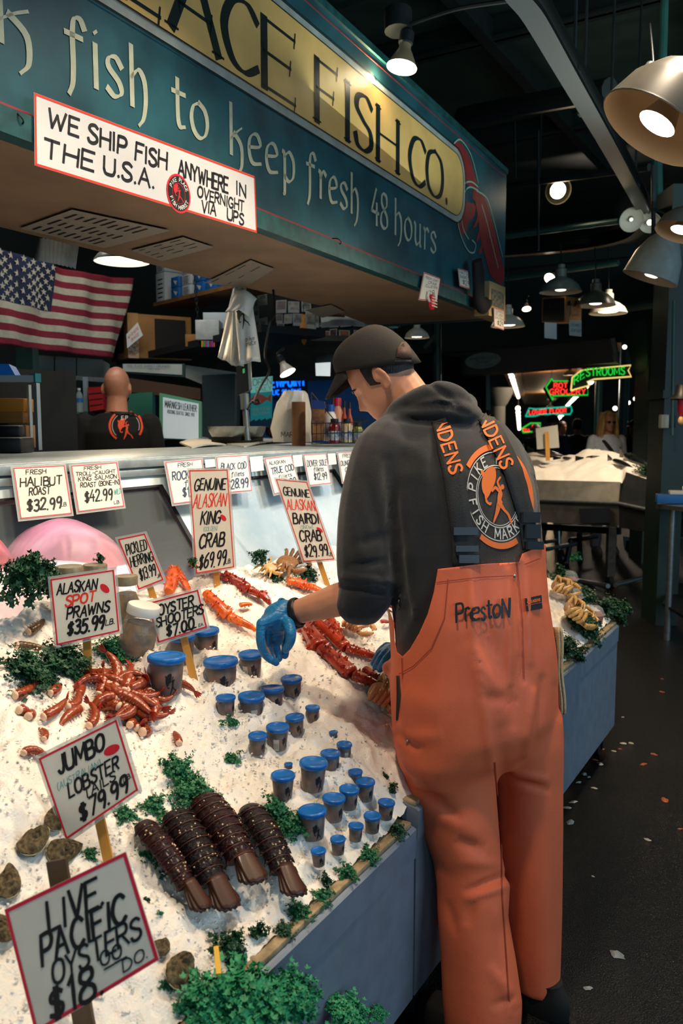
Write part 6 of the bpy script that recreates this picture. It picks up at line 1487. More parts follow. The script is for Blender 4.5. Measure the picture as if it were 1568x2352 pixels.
sheet('poster', 'teal poster with a coral fish behind the scale, pale top with large letters', 'poster', [(576, 868), (626, 864), (624, 980), (574, 985)], 7.4, glow('poster_teal_lit', '#1f8f92', .25), extra=ex)
carton('black_carton', 'dark carton with a wooden end hanging left of the black cap', 'box', 752, 834, 6.0, .17, .06, .12, ANG, M_black)
sheet('paper_sheet', 'bright white paper hanging left of the black cap', 'paper', [(724, 834), (759, 832), (758, 864), (725, 863)], 5.9, glow('glowing_paper', '#dfe6e4', .55))  # emission put into the white in place of light falling on it
# cable and price scale on the counter
t = thing('price_scale', 'black price display on a metal post with a steel weighing tray on the counter', 'scale', V((onZ(565, 1022, CT).x, onZ(565, 1022, CT).y, CT))); O = t.location; sd = depth(O)
def SPx(x, y, k=0.0): return at(x, y, sd + k) - O
mb = MB(); q = Quad(SPx(541, 822), SPx(566, 812), SPx(571, 896), SPx(548, 905)); inset_slab(mb, q, .003, .045); mb.build('display_housing', M_black, t)
mb = MB(); q2 = Quad(SPx(567, 812), SPx(575, 818), SPx(578, 892), SPx(572, 897)); inset_slab(mb, q2, 0, .03, .004); mb.build('metal_bezel', M_steel, t)
mb = MB(); mb.grid(lambda u, v: q.p(.55 + .2 * u, .38 + .12 * v, .006), 1, 1); mb.build('green_digits', glow('lcd_green', '#2f9a5a', .5), t); mb = MB(); mb.grid(lambda u, v: q.p(.6 + .2 * u, .6 + .12 * v, .006), 1, 1); mb.grid(lambda u, v: q.p(.12 + .7 * u, .1 + .22 * v, .006), 1, 1); mb.build('display_panel', mat('lcd_dark', '#223036', rough=.1), t)
MB().tube([SPx(561, 905), SPx(563, 940)], [.024, .024], 16).build('collar', mat('ribbed_grey', '#70787a', rough=.4, metal=.5), t); MB().tube([SPx(563, 935), SPx(569, 1012)], .0165, 16).build('post', M_steel, t); MB().box(SPx(570, 1018), (.07, .07, .03)).build('post_foot', M_black, t)
mb = MB(); c = SPx(545, 990, .12); mb.loft([ell(c + V((0, 0, z)), RT, V((FW.x, FW.y, 0)).normalized(), a, b, 24, 6) for z, a, b in ((-.03, .13, .11), (.0, .145, .13), (.025, .15, .135), (.02, .14, .125), (.0, .12, .1))]); mb.build('weighing_tray', M_steel, t); MB().box(c + V((0, 0, -.05)), (.2, .2, .04)).build('scale_base', M_black, t)
o = MB().tube(cr([at(627, 660, 4.3), at(630, 720, 4.25), at(620, 740, 4.2), at(612, 780, 4.2), at(608, 820, 4.15), at(618, 852, 4.1), at(600, 885, 4.05), at(584, 920, 4.0), at(586, 928, 4.0), at(596, 926, 4.0), at(590, 918, 4.0), at(575, 926, 4.0), at(568, 940, 3.95)], 6), .006, 8).build('power_cable', M_black); tag(o, 'black power cable curling down to the scale post', 'cable')
# things on the counter top
def onC(px, py, k=0.0): p = onZ(px, py, CT); p.z = CT + k; return p
p0 = onC(686, 1024); sd2 = depth(p0)
o = thing('cardboard_tube', 'upright brown cardboard roll core on the counter', 'tube', p0); hgt = 100 * sd2 / FPX
MB().lathe([(.024, 0), (.024, hgt), (.02, hgt), (.02, 0)], 24, M=Matrix.Diagonal((1.45, 1.45, 1, 1))).build('roll_core', mat('kraft_tube', '#7a5336', rough=.8, var=.08), o)
t = thing('carrier_bag', 'crumpled white plastic bag standing behind the cardboard roll', 'bag', onC(668, 1016)); O = t.location; d = sd2 + .12
mb = MB(); rr = []
for y, l, r in ((1015, 630, 715), (985, 624, 716), (950, 626, 712), (925, 634, 708), (905, 648, 705), (898, 652, 700)): rr.append([at((l + r) / 2, y, d) - O + p for p in [RT * ((r - l) / 2 * d / FPX) * math.cos(a) * (1 + .08 * math.sin(a * 5 + y)) + V((FW.x, FW.y, 0)) * .08 * math.sin(a) * (1 + .1 * math.sin(a * 7 + y)) for a in [2 * math.pi * k / 28 for k in range(28)]]])
mb.loft(rr); mb.build('bag', M_wbag, t)
q = Quad(at(640, 985, d - .085), at(700, 988, d - .085), at(700, 1008, d - .085), at(640, 1008, d - .085)); mb = MB(); write(mb, q, 'MARKET', .1, .95, .8, .5, n=.004); local(mb, O).build('printed_words', M_ink, t, smooth=False)
# wire basket of condiments
t = thing('wire_basket', 'black wire basket of condiments on the counter beside the person in the cap', 'basket', onC(770, 1026)); O = t.location; bd = depth(O)
def BK(x, y, k): return at(x, y, bd + k) - O
mb = MB()
cs = [BK(716, 1020, .0), BK(842, 1016, .0), BK(842, 1008, .18), BK(716, 1010, .18)]
for z in (0, .05, .10): 
    for a, b in zip(cs, cs[1:] + cs[:1]): mb.tube([a + V((0, 0, z)), b + V((0, 0, z))], .0022, 5)
for i in range(13):
    for a, b in ((cs[0], cs[1]), (cs[3], cs[2])): c = a.lerp(b, i / 12); mb.tube([c, c + V((0, 0, .10))], .0016, 5)
mb.tube([cs[0] + V((0, 0, .1)), cs[3] + V((0, 0, .24))], .003, 5); mb.tube([cs[3], cs[3] + V((0, 0, .24))], .003, 5); mb.tube([cs[3] + V((0, 0, .24)), cs[0].lerp(cs[1], .45) + V((0, 0, .1))], .003, 5)
mb.build('wires', M_black, t)
def bottle(px, wpx, top, label, body, cap, lab, k=.06, shape=0, bot=1014):
    d = bd + k; a = at(px, bot, d); h = (bot - top) * d / FPX; r = wpx / 2 * d / FPX; tt = thing('condiment_bottle', label, 'bottle', a, 'condiments in the wire basket')
    pr = [(0, 0), (r, .003), (r, h * .62), (r * .9, h * .72), (r * .62, h * .8), (r * .62, h * .84)] if shape == 0 else [(0, 0), (r, .003), (r, h * .5), (r * .4, h * .7), (r * .33, h * .86)]
    MB().lathe(pr, 18).build('bottle', body, tt); rc_ = pr[-1][0]; MB().lathe([(rc_ * 1.12, pr[-1][1] - .004), (rc_ * 1.12, h), (0, h)], 16).build('cap', cap, tt)
    MB().lathe([(r * 1.015, h * .12), (r * 1.015, h * .5 if shape == 0 else h * .42)], 18).build('label', lab, tt)
c_ = lambda n, h, r=.3: mat(n, h, rough=r)
LBL = mat('busy_white_label', '#c9ccc6', rough=.5, var=.4, vscale=60, col2='#3a5f9a')
bottle(768, 27, 962, 'red cocktail sauce jar with black lid in front of the wire basket', c_('cocktail_sauce', '#7a1418'), M_black, LBL, .03, 0, 1018)
bottle(796, 26, 962, 'cream sauce jar with black lid, middle of the three jars', c_('tartar_sauce', '#c8b488'), M_black, LBL, .03, 0, 1017)
bottle(821, 24, 970, 'green relish jar with black lid nearest the cap peak', c_('relish', '#7f8440'), M_black, LBL, .03, 0, 1016)
bottle(758, 30, 930, 'blue and white labelled jar behind the sauce jars', M_white, c_('blue_cap', '#1c4a9a'), mat('blue_band_label', '#2a55a0', rough=.5, var=.3, vscale=30, col2='#d0d4d8'), .11)
bottle(774, 26, 915, 'red capped spice jar behind the sauce jars', c_('pink_salt', '#c98a70'), c_('red_cap', '#b01c24'), LBL, .13); bottle(790, 17, 922, 'hot sauce bottle behind the jars, left one', c_('hot_sauce', '#a3401a'), M_black, LBL, .12, 1); bottle(802, 17, 925, 'hot sauce bottle behind the jars, right one', c_('hot_sauce', '#a3401a'), M_black, LBL, .12, 1)
def ex(q, t, O): ink(q, t, O, [('FISH FRY', .15, .9, .62, .1)], slant=.3); mb = MB(); mb.grid(lambda u, v: q.p(u, v * .2, .004) - O, 3, 2); mb.build('blue_top', c_('blue_bag_top', '#16306e'), t)
sheet('snack_bag', 'tall tan fish fry packet with blue top in the wire basket', 'packet', [(716, 918), (746, 922), (744, 1010), (718, 1012)], bd + .05, mat('tan_packet', '#b07a34', rough=.3, var=.4, vscale=14, col2='#5c2a14', spec=.6), .03, extra=ex)
for i, (lb, px, m) in enumerate((('crumpled clear wrap on the counter below the scale', [(420, 1000), (470, 985), (480, 1012), (430, 1020)], M_bag), ('printed paper lying on the counter in front of the bald man', [(412, 1018), (470, 1008), (520, 1024), (440, 1030)], M_paper), ('flat paper parcel on the counter right of the scale tray', [(520, 1022), (620, 1008), (650, 1014), (560, 1028)], M_bag), ('steel tray end on the counter behind the printed paper', [(372, 1000), (420, 994), (424, 1006), (376, 1012)], M_steel))):
    q = Quad(*[onC(x, y, .012) for x, y in px], .01); mb = MB(); inset_slab(mb, q, 0, .008); tag(mb.build('counter_paper' if i != 3 else 'steel_tray', m), lb, 'paper' if i != 3 else 'tray')
# left: shelving unit with boxes, bottles, cabinets behind the bald man
def upright(label, px0, py0, px1, py1, d, w_, m, name='shelf_post', grp='left shelving posts'):
    a, b = at(px0, py0, d), at(px1, py1, d); b = V((a.x, a.y, b.z)); o = MB().bar(a, b, w_, w_, up=FW).build(name, m); return tag(o, label, 'post', grp)
M_al = mat('drilled_aluminium', '#b9c6c8', rough=.35, metal=.5)
t = thing('shelving_unit', 'aluminium framed shelving unit at the far left of the stall', 'shelving', onC(40, 1050)); O = t.location; dl = 3.5
def bar_px(nm, a, b, w_, h_, m): local(MB().bar(a, b, w_, h_), O).build(nm, m, t)
pa_, pb_ = at(88, 1046, dl), at(84, 880, dl); bar_px('front_post', V((pb_.x, pb_.y, CT)), pb_, .018, .018, M_al); pc_ = at(66, 884, dl + .1); bar_px('rear_post', V((pc_.x, pc_.y, CT)), pc_, .014, .014, M_al)
bar_px('top_rail', at(-60, 870, dl), at(80, 870, dl), .03, .028, M_al); local(MB().box(at(82, 868, dl), (.03, .03, .036)), O).build('corner_bracket', mat('teal_bracket', '#2f8f96'), t)
ob = MB().box(at(10, 975, dl + .35), (.6, .3, .5)); local(ob, O).build('back_panel', M_blank, t)
for lb, px, py, w_, h_, m in (('upper orange-brown box in the left shelving', 20, 946, .13, .058, mat('amber_box', '#b5741c', rough=.6)), ('middle brown box in the left shelving', 20, 972, .125, .05, mat('amber_box2', '#8a5a22', rough=.7)), ('tilted brown carton at the bottom of the left shelving', 46, 1030, .06, .1, M_brown)):
    carton('shelf_box', lb, 'box', px, py, dl + .08, w_, h_, .12, ANG, m, 'boxes in the left shelving')
mb = MB(); mb.box((0, 0, .03), (.16, .14, .06), bev=.01); mb.box((0, .03, .08), (.10, .06, .05), bev=.01); o = mb.build('card_terminal', M_black, M=Matrix.Translation(onC(18, 1040)) @ Matrix.Rotation(ANG, 4, 'Z')); tag(o, 'black till machine at the bottom of the left shelving', 'till')
sheet('blue_package', 'blue printed package on top of the left shelving', 'packet', [(-20, 836), (20, 836), (35, 862), (-20, 862)], dl + .05, mat('bright_blue_pack', '#2070c8', rough=.4), .08)
# cabinet wall behind
D6 = 6.1
M_mint = mat('mint_green_paint', '#4f8f70', rough=.5, var=.06); M_cab = mat('dim_white_panel', '#a9aaa0', rough=.6, var=.06, vscale=4)
def panel(nm, label, cat, px, d, m, th=.03, parts=(), group=None):
    t, q = sheet(nm, label, cat, px, d, m, th, group)
    for pn, u0, v0, u1, v1, pm, lift in parts:
        mb = MB(); c = [q.p(u0, v0, lift), q.p(u1, v0, lift), q.p(u1, v1, lift), q.p(u0, v1, lift)]; mb.poly([p - t.location for p in c], .012, -q.n); mb.build(pn, pm, t, smooth=False)
    return t, q
panel('wall_cabinet', 'pale cabinet doors along the back wall behind the flag foot', 'cabinet', [(78, 815), (235, 826), (235, 868), (78, 855)], D6 + .2, M_cab, .2, (('door_gap', .30, 0, .31, 1, M_ink, .004), ('door_gap', .62, 0, .63, 1, M_ink, .004)))
panel('steel_rack', 'steel utensil rail with knives and tags below the pale cabinets', 'rack', [(78, 856), (240, 868), (240, 878), (78, 866)], D6 - .1, M_steel, .04)
for i in range(9): 
    a = at(96 + 12 * i, 866 + i, D6 - .12); tag(MB().bar(a, a - V((0, 0, .10 + .02 * (i % 3))), .03 if i % 4 else .045, .006, up=FW).build('hanging_utensil', M_white if i in (0, 3) else (M_teal if i == 2 else M_iron)), ('white price tag hooked on the steel rail, left one' if i == 0 else 'white price tag hooked on the steel rail, right one') if i in (0, 3) else 'dark kitchen tool hanging from the steel rail', 'utensil', 'tools on the steel rail')
panel('mint_cabinet', 'mint green cabinet front behind the water bottles', 'cabinet', [(88, 890), (182, 890), (184, 1050), (90, 1050)], D6, M_mint, .2, (('white_board', .12, .07, .86, .28, M_cab, .006), ('lower_panel', .14, .36, .9, .9, mat('dark_mint', '#2f5c4a'), .006)))
panel('black_cabinet', 'black cabinet the water bottles stand on', 'cabinet', [(114, 958), (192, 950), (192, 1050), (116, 1050)], 5.75, M_black, .25, (('door', .1, .12, .92, .95, mat('black_door', '#1b1f22', rough=.35), .006),))
def cup_(px, py, d, h, r, nm, label, m, top, cat='cup'):
    a = at(px, py, d); t = thing(nm, label, cat, a); MB().lathe([(0, 0), (r * .75, 0), (r, h * .93)], 18).build('cup', m, t); MB().lathe([(r * 1.05, h * .92), (r * 1.05, h * .97), (r * .9, h), (0, h)], 18).build('lid', top, t)
cup_(137, 950, 5.6, .082, .03, 'coffee_cup', 'olive paper coffee cup with dark lid beside the water bottles', mat('olive_cup', '#5f4a1c', rough=.6), M_black)
for px, lb, m in ((155, 'clear water bottle with dark label beside the coffee cup', M_ink), (183, 'clear water bottle with blue label, right one', c_('blue_water_label', '#2f6ab0'))):
    a = at(px, 948, 5.62); t = thing('water_bottle', lb, 'bottle', a, 'water bottles'); r = .026
    MB().lathe([(0, 0), (r, .004), (r, .10), (r * .8, .125), (r * .35, .145), (r * .35, .155)], 18).build('bottle', mat('bottle_plastic', '#9fb0b4', rough=.08, alpha=.55, spec=.8), t); MB().lathe([(r * .42, .15), (r * .42, .166), (0, .166)], 14).build('cap', M_white, t); MB().lathe([(r * 1.02, .07), (r * 1.02, .098)], 18).build('label', m, t)
panel('red_crates', 'red plastic crate stack beside the bald head', 'crate', [(201, 890), (237, 888), (237, 940), (206, 945)], 5.9, mat('red_crate', '#a3141c', rough=.5, var=.2), .2, (('slot', .05, .25, .95, .28, M_ink, .004), ('slot', .05, .5, .95, .53, M_ink, .004), ('slot', .05, .75, .95, .78, M_ink, .004)))
upright('steel upright left of the red crate', 196, 866, 200, 945, 5.95, .03, M_al, 'steel_upright', None); upright('chrome rail end beside the bald man', 172, 990, 172, 1048, 5.3, .012, M_steel, 'chrome_post', None)
o = upright('dark green steel column behind the flag foot', 62, 800, 62, 870, 5.0, .10, M_green, 'green_column', None)
def ex(q, t, O): ink(q, t, O, [('PIKE PLACE MARKET CREAMERY', .05, .8, .3, .22, 0), ('EST 1971', .42, .6, .6, .16, 0)], [mat('navy_ink', '#1f3a6a')])
panel('framed_sign', 'long pale framed sign with blue lettering above the bald head', 'sign', [(280, 835), (424, 835), (424, 866), (280, 856)], D6 - .2, M_green, .03, (('white_face', .02, .06, .96, .86, M_cab, .006),)); q = Quad(*[at(x, y, D6 - .215) for x, y in ((286, 837), (418, 837), (418, 862), (286, 853))]); fs_ = [o for o in C.objects if o.name.startswith('framed_sign')][-1]; ex(q, fs_, fs_.location)
panel('green_framed_sign', 'mint framed leather shop sign with black lettering right of the bald man', 'sign', [(366, 902), (462, 922), (462, 1012), (366, 1008)], 5.6, M_mint, .04, (('white_face', .10, .10, .93, .98, mat('backlit_white', '#b9c6cc', rough=.5, emit='#b9cbd6', es=.22), .006),)); 
def ex(q, t, O): ink(q, t, O, [('MARAKESH LEATHER', .06, .94, .24, .17), ('ROCKING SEATTLE SINCE 1971', .13, .88, .38, .09)], jit=0, wt=.2)
sheet('sign_lettering', 'black lettering on the mint framed sign', 'sign', [(374, 912), (456, 927), (456, 1010), (374, 1006)], 5.575, mat('backlit_white', '#b9c6cc'), extra=ex)
panel('mint_cupboard', 'mint green cupboard side behind the shoulder of the bald man', 'cabinet', [(290, 905), (350, 900), (350, 1050), (290, 1050)], D6 + .1, mat('dark_mint2', '#2d6b55', rough=.5), .1); panel('dark_pillar', 'dark teal pillar right of the mint framed sign', 'pillar', [(464, 862), (540, 858), (540, 1060), (464, 1060)], 6.3, mat('dark_teal_pillar', '#122c30', rough=.5), .3)
panel('wooden_beam', 'brown wooden board below the framed sign', 'board', [(294, 868), (460, 892), (460, 918), (294, 900)], D6 + .15, mat('brown_board', '#4d331f', rough=.7), .04); panel('grey_beam', 'grey board above the dark pillar', 'board', [(424, 838), (560, 858), (470, 885), (424, 866)], 6.4, M_cab, .04)
# ------------------------------------------------------------------ other people
def figure(name_label, px, py_top, d, yaw, top='#101113', legs='#1c2230', hair='#3a2a1c', long_hair=False, bald=False, cap=None, sleeve='short', arms='down', stand=None, glasses=False, bag=None, vox=.008, skin=None, build=1.0, beard=False, pat=None, group=None):
    """standing person; yaw = heading of the face, 0 faces the camera"""
    tp = at(px, py_top, d); H = tp.z + (.0 if not cap else -.01); s = H / 1.754; bx, by = tp.x, tp.y
    M = Matrix.Translation((bx, by, 0)) @ Matrix.Rotation(math.atan2(-FW.y, -FW.x) - math.pi / 2 + yaw, 4, 'Z') @ Matrix.Scale(s, 4)
    t = thing('person', name_label, 'person', M, group); sk = skin or M_skin; cl = mat('cloth_' + (pat or top)[1:], top, rough=.9, **({'var': .5, 'vscale': 40, 'col2': pat} if pat else {'var': .08, 'vscale': 20})); tr = mat('cloth_' + legs[1:], legs, rough=.9, var=.08, vscale=20)
    X = V((1, 0, 0)); Y = V((0, 1, 0)); k = build
    def P(m, nm, mm, vx, it, par=t):
        o = m.build(nm, mm, None, angle=None); remesh(o, vx, it); o.parent = par; return o
    TR = [(1.475, .085, .065), (1.44, .145 * k, .085), (1.36, .19 * k, .112 * k), (1.2, .175 * k, .115 * k), (1.05, .155 * k, .105 * k), (.95, .168 * k, .118 * k), (.86, .165 * k, .115 * k), (.79, .12, .1)]
    E = {}
    for sx in (-1, 1):
        S = V((sx * .18 * k, -.005, 1.405))
        if arms == 'down': el, wr = V((sx * .235 * k, -.03, 1.12)), V((sx * .245 * k, .06, .90))
        elif arms == 'front': el, wr = V((sx * .225 * k, -.02, 1.12)), V((sx * .10, .22, 1.08))
        else: el, wr = V((sx * .23 * k, .02, 1.12)), V((sx * .17, .25, 1.02))
        E[sx] = (S, el, wr)
    m = MB(); m.X = Matrix.Translation((0, .02, 1.63)); head_geo(m); m.X = Matrix.Identity(4)
    limb(m, [(0, -.01, 1.40), (0, 0, 1.5), (0, .005, 1.58)], [.075, .064, .060] if bald else [.065, .056, .055]); m.loft([ell((0, 0, z), X, Y, a - .012, b - .012, 24) for z, a, b in TR])
    for sx in (-1, 1):
        S, el, wr = E[sx]; limb(m, [S, S.lerp(el, .5), el], [.052, .045, .038]); limb(m, [el, el.lerp(wr, .3), wr], [.038, .037, .027]); dr = (wr - el).normalized(); sd_ = dr.cross(Y).normalized() if arms == 'down' else V((0, 0, 1)); f = V((-sx, 0, 0)) if arms != 'down' else Y
        kn = [wr + dr * .085 + f * (.028 * (i - 1.5) * .8) for i in range(4)]; hand_geo(m, wr, kn, [[q + dr * .03 - X * sx * .006, q + dr * .055 - X * sx * .018] for q in kn], [wr + f * .02 + dr * .02, wr + f * .045 + dr * .05, wr + f * .045 + dr * .08], .024, .0085)
        limb(m, [(sx * .09, 0, .86), (sx * .10, .01, .48), (sx * .10, -.01, .09)], [.075, .05, .036])
    P(m, 'body', sk, vox, 2)
    m = MB(); m.loft([ell((0, 0, z), X, Y, a + .012, b + .012, 28) for z, a, b in TR[:-1]])
    for sx in (-1, 1):
        S, el, wr = E[sx]; e2 = S.lerp(el, .62) if sleeve == 'short' else el
        limb(m, [S - V((0, 0, 0)), S.lerp(e2, .5), e2], [.070, .066, .060] if sleeve == 'short' else [.066, .060, .052])
        if sleeve != 'short': limb(m, [el, el.lerp(wr, .92)], [.052, .042])
    sh_ = P(m, 'shirt', cl, vox * 1.1, 4)
    m = MB(); m.loft([ell((0, 0, z), X, Y, a + .008, b + .008, 28) for z, a, b in ((1.0, .16 * k, .11 * k), (.92, .172 * k, .122 * k), (.84, .172 * k, .12 * k), (.77, .13, .11))])
    for sx in (-1, 1): limb(m, [(sx * .09, 0, .84), (sx * .10, .01, .48), (sx * .105, -.01, .10)], [.096, .072, .062])
    P(m, 'trousers', tr, vox * 1.1, 3)
    m = MB()
    for sx in (-1, 1): m.loft([ell((sx * .105, .05, z), X, Y, a, b, 16) for z, a, b in ((0.0, .046, .13), (.04, .048, .135), (.075, .04, .10), (.1, .035, .05))])
    m.build('shoes', M_rubber, t)
    HX = Matrix.Translation((0, .02, 1.63)); hm = mat('hair_' + hair[1:], hair, rough=.5, var=.3, vscale=60, stretch=(1, 1, .2))
    if not bald:
        m = MB(); m.X = HX
        def f(u, v):
            a = 2 * math.pi * u; z0 = -.05 if math.sin(a) < .1 else interp([.1, .6, 1], [-.02, .055, .075], math.sin(a)); z = lerp(z0, .123, math.sin(v * math.pi / 2)); q = head_r(z, a, .010); return q + V((0, 0, .008 * v))
        m.grid(f, 40, 14); hh = m.build('hair', hm, t, angle=None)
        if long_hair:
            m = MB(); m.X = HX
            for i in range(17):
                a = math.radians(150 + 240 * i / 16); b = head_r(.05, a, .014); q = V((b.x * 1.25, b.y * 1.05 - .01, -.12)); e = V((b.x * 1.35 + .004 * math.sin(i * 3), b.y * .9 - .005, -.21 - .02 * math.sin(i * 2.3))); limb(m, [b + V((0, 0, .05)), b.lerp(q, .6), q, e], [.014, .024, .026, .014], 8)
            m.build('long_hair', hm, t, angle=None)
    if beard:
        m = MB(); m.X = HX; m.grid(lambda u, v: head_r(lerp(-.118, -.06, v), math.radians(lerp(-5, 185, u)), .008), 24, 6); m.build('beard', mat('dark_beard', '#1a1210', rough=.8), t)
    if cap:
        m = MB(); m.X = HX; m.loft([[V((p.x, p.y, p.z)) for p in [head_r(lerp(.04, .123, math.sin(q * 1.5708)), 2 * math.pi * j / 32, .014) + V((0, 0, .012 * q)) for j in range(32)]] for q in [i / 8 for i in range(9)]]); cm = mat('hat_' + cap[1:], cap, rough=.8); co = m.build('hat', cm, t)
        m = MB(); m.X = HX; m.grid(lambda u, v: (lambda a, b: V((b.x, b.y + .075 * v * (1 - (abs(u - .5) * 2) ** 2.5), .045 - .02 * v)))(math.pi / 2 - (u - .5) * 1.8, head_r(.03, math.pi / 2 - (u - .5) * 1.8, .012)), 14, 5); m.build('hat_brim', cm, co)
    if glasses:
        m = MB(); m.X = HX
        for sx in (-1, 1): m.ball((sx * .031, .094, -.006), (.022, .006, .015), 12, 8); m.tube([(sx * .05, .088, -.002), (sx * .074, .0, -.002)], .003, 5)
        m.build('glasses', M_ink, t)
    if bag:
        m = MB(); pts = [V((.12, .02, 1.46)), V((.06, .12, 1.36)), V((-.06, .135, 1.2)), V((-.15, .10, 1.06))]; m.tube(cr(pts, 6), .022, 8, flat=.3, up=(0, 1, 0)); m.tube(cr([V((.12, .02, 1.46)), V((.05, -.12, 1.36)), V((-.1, -.13, 1.15)), V((-.17, 0, 1.05))], 6), .02, 8, flat=.3, up=(0, 1, 0)); m.box((-.15, .14, .98), (.22, .07, .16), bev=.02); m.build('shoulder_bag', mat('black_bag_cloth', bag, rough=.7), t)
    return t, sh_
bm_, bsh = figure('person with bald head and black tee shirt with orange print, seen from behind the counter', 266, 842, 5.35, math.pi + .10, top='#0b0c0d', legs='#c2502a', bald=True, beard=True, build=1.08, skin=mat('rosy_skin', '#c08468', rough=.45, sss=.1, var=.08, vscale=16))
bpy.context.view_layer.update(); Tb = bvh(bsh)
def aonto(px, py, off): return onto(px, py, Tb, off)
mb = MB()
def barc(cx, cy, rx, ry, r0, r1, a0, a1, mi, n=24):
    vs = []
    for i in range(n + 1):
        a = math.radians(lerp(a0, a1, i / n)); vs += [aonto(cx + rx * r * math.cos(a), cy - ry * r * math.sin(a), .006) for r in (r0, r1)]
    mb.add(vs, [(2 * i, 2 * i + 1, 2 * i + 3, 2 * i + 2) for i in range(n)], mi)
barc(289, 979, 38, 36, .9, 1.03, 130, 235, 0); barc(289, 979, 38, 36, .9, 1.03, -35, 55, 0); barc(289, 979, 38, 36, .80, .83, 120, 225, 1); barc(289, 979, 38, 36, .78, .81, -20, 40, 1)
monger(mb, lambda x, y: aonto(289 + (x - .47) * 40, 986 - (y - .5) * 48, .007), mi=0)
for ch, x in (('E', 279), ('P', 288)): 
    for P in gstrokes(ch)[1]: ribbon(mb, [V((p.x * .8, p.y * .8, 0)) for p in P], 1.3, lambda a, b: aonto(x + a, 965 - b, .007), 1)
o = mb.build('back_print', [mat('orange_red_print', '#d8481c', rough=.7), M_whprint], angle=None); adopt(o, bsh)
for a, b in (((240, 918), (268, 946)), ((300, 912), (302, 944))):
    mb = MB(); S, W = layout('NOZEN', 2); L = math.hypot(b[0] - a[0], b[1] - a[1]); tx, ty = (b[0] - a[0]) / L, (b[1] - a[1]) / L; strip(mb, [(a[0] - tx * 4, a[1] - ty * 4, 5), (b[0] + tx * 12, b[1] + ty * 12, 5)], Tb, .009, 2); s_ = adopt(solid(mb.build('suspender', M_strap, angle=None), .003), bm_)
    mb = MB()
    for P in S: ribbon(mb, [V((p.x / W * L, (p.y - 5) * .75, 0)) for p in P], 1.4, lambda x, y: aonto(a[0] + tx * x + ty * y, a[1] + ty * x - tx * y, .014), 0)
    adopt(mb.build('strap_lettering', mat('orange_red_print', '#d8481c'), angle=None), s_)
mb = MB(); lay(mb, [[(264, 946), (308, 940), (310, 948), (266, 955)]], Tb, .012, 0); adopt(solid(mb.build('suspender_yoke', M_strap, angle=None), .004), bm_)
figure('person with long blond hair, white tee and black shoulder bag standing behind the ice cart', 1396, 945, 9.5, .12, top='#c3ccd8', legs='#2a2f3a', hair='#c09a5a', long_hair=True, glasses=True, bag='#0e0f12', build=.98)
figure('person in black cap and sunglasses with navy jacket behind the blank white card', 1270, 952, 10.6, -.3, top='#1d3350', cap='#0d0d0f', sleeve='long', glasses=True)
figure('person in plaid shirt facing away in the arcade', 1326, 962, 13, math.pi, top='#6a5648', pat='#2c2624', hair='#2a1f18', sleeve='short', build=1.05)
figure('person in black hat and black top holding a bottle at the pillar', 1458, 964, 12.2, -.9, top='#0d0e10', cap='#101012', hair='#b08a58', long_hair=True, arms='front')
figure('person in blue patterned shirt deep in the arcade', 1290, 968, 15, .4, top='#2c4a66', pat='#16283a', hair='#2a1c14')
figure('person with grey hair at the left of the arcade crowd', 1232, 974, 15, -.6, top='#2a2c30', hair='#6a6460')
# bald customer seen past the scale
figure('person with dark skin behind the counter, half hidden by the white bag', 634, 945, 7.6, -1.2, top='#2a1c1a', bald=True, skin=mat('dark_skin', '#5a3526', rough=.5))

# ------------------------------------------------------------------ hall beyond the stall
M_arc = mat('brown_arcade_ceiling', '#6a4527', rough=.6, var=.15, vscale=1.5)
M_dg = mat('hall_dark_green', '#1c2b28', rough=.6, var=.15, vscale=2)
def wallq(name, px, ds, m, th=.1, kind='structure'):
    q = Quad(*[at(x, y, d) for (x, y), d in zip(px, ds)]); mb = MB(); inset_slab(mb, q, 0, th); return tag(mb.build(name, m, smooth=False), kind=kind)
wallq('wall_header', [(930, 560), (1640, 560), (1640, 770), (930, 815)], [11.5, 10.5, 10.5, 11.5], M_dg)
wallq('wall_far', [(900, 700), (1700, 700), (1700, 1060), (900, 1060)], [72, 72, 72, 72], mat('arcade_end_wall', '#241a14', rough=.7, var=.5, vscale=.6))
wallq('wall_side', [(930, 800), (1116, 830), (1116, 1080), (930, 1080)], [11.5, 12.0, 12.0, 11.5], mat('black_shopfront', '#0b0e10', rough=.5))
wallq('wall_right', [(1470, 600), (1650, 600), (1650, 1200), (1470, 1080)], [13, 6.0, 6.0, 13], M_dg)
wl = at(930, 900, 11.5); mb = MB(); mb.bar(V((8.5, 6.4, 2.2)), V((wl.x + .2, wl.y - .05, 2.2)), .1, 4.6); tag(mb.build('wall_corner', M_dg, smooth=False), kind='structure')
q0 = [at(1120, 780, 13), at(1500, 770, 13), at(1258, 968, 70), at(1205, 968, 70)]
for p in q0: p.z = 3.05
mb = MB(); mb.poly(q0, .1, (0, 0, 1)); tag(mb.build('ceiling_arcade', M_arc, smooth=False), kind='structure')
G_bulb = glow('globe_bulb', '#fff0d0', 5.0)
def bulbrow(label, a, b, n, r=.075, grp='globe bulbs in the arcade'):
    for i in range(n):
        p = V(a).lerp(V(b), i / (n - 1)); t = thing('globe_bulb', label, 'lamp', p, grp); MB().ball((0, 0, 0), r, 12, 8).build('bulb', G_bulb, t); MB().tube([(0, 0, r * .8), (0, 0, 3.07 - p.z)], .025, 8).build('socket', M_iron, t)
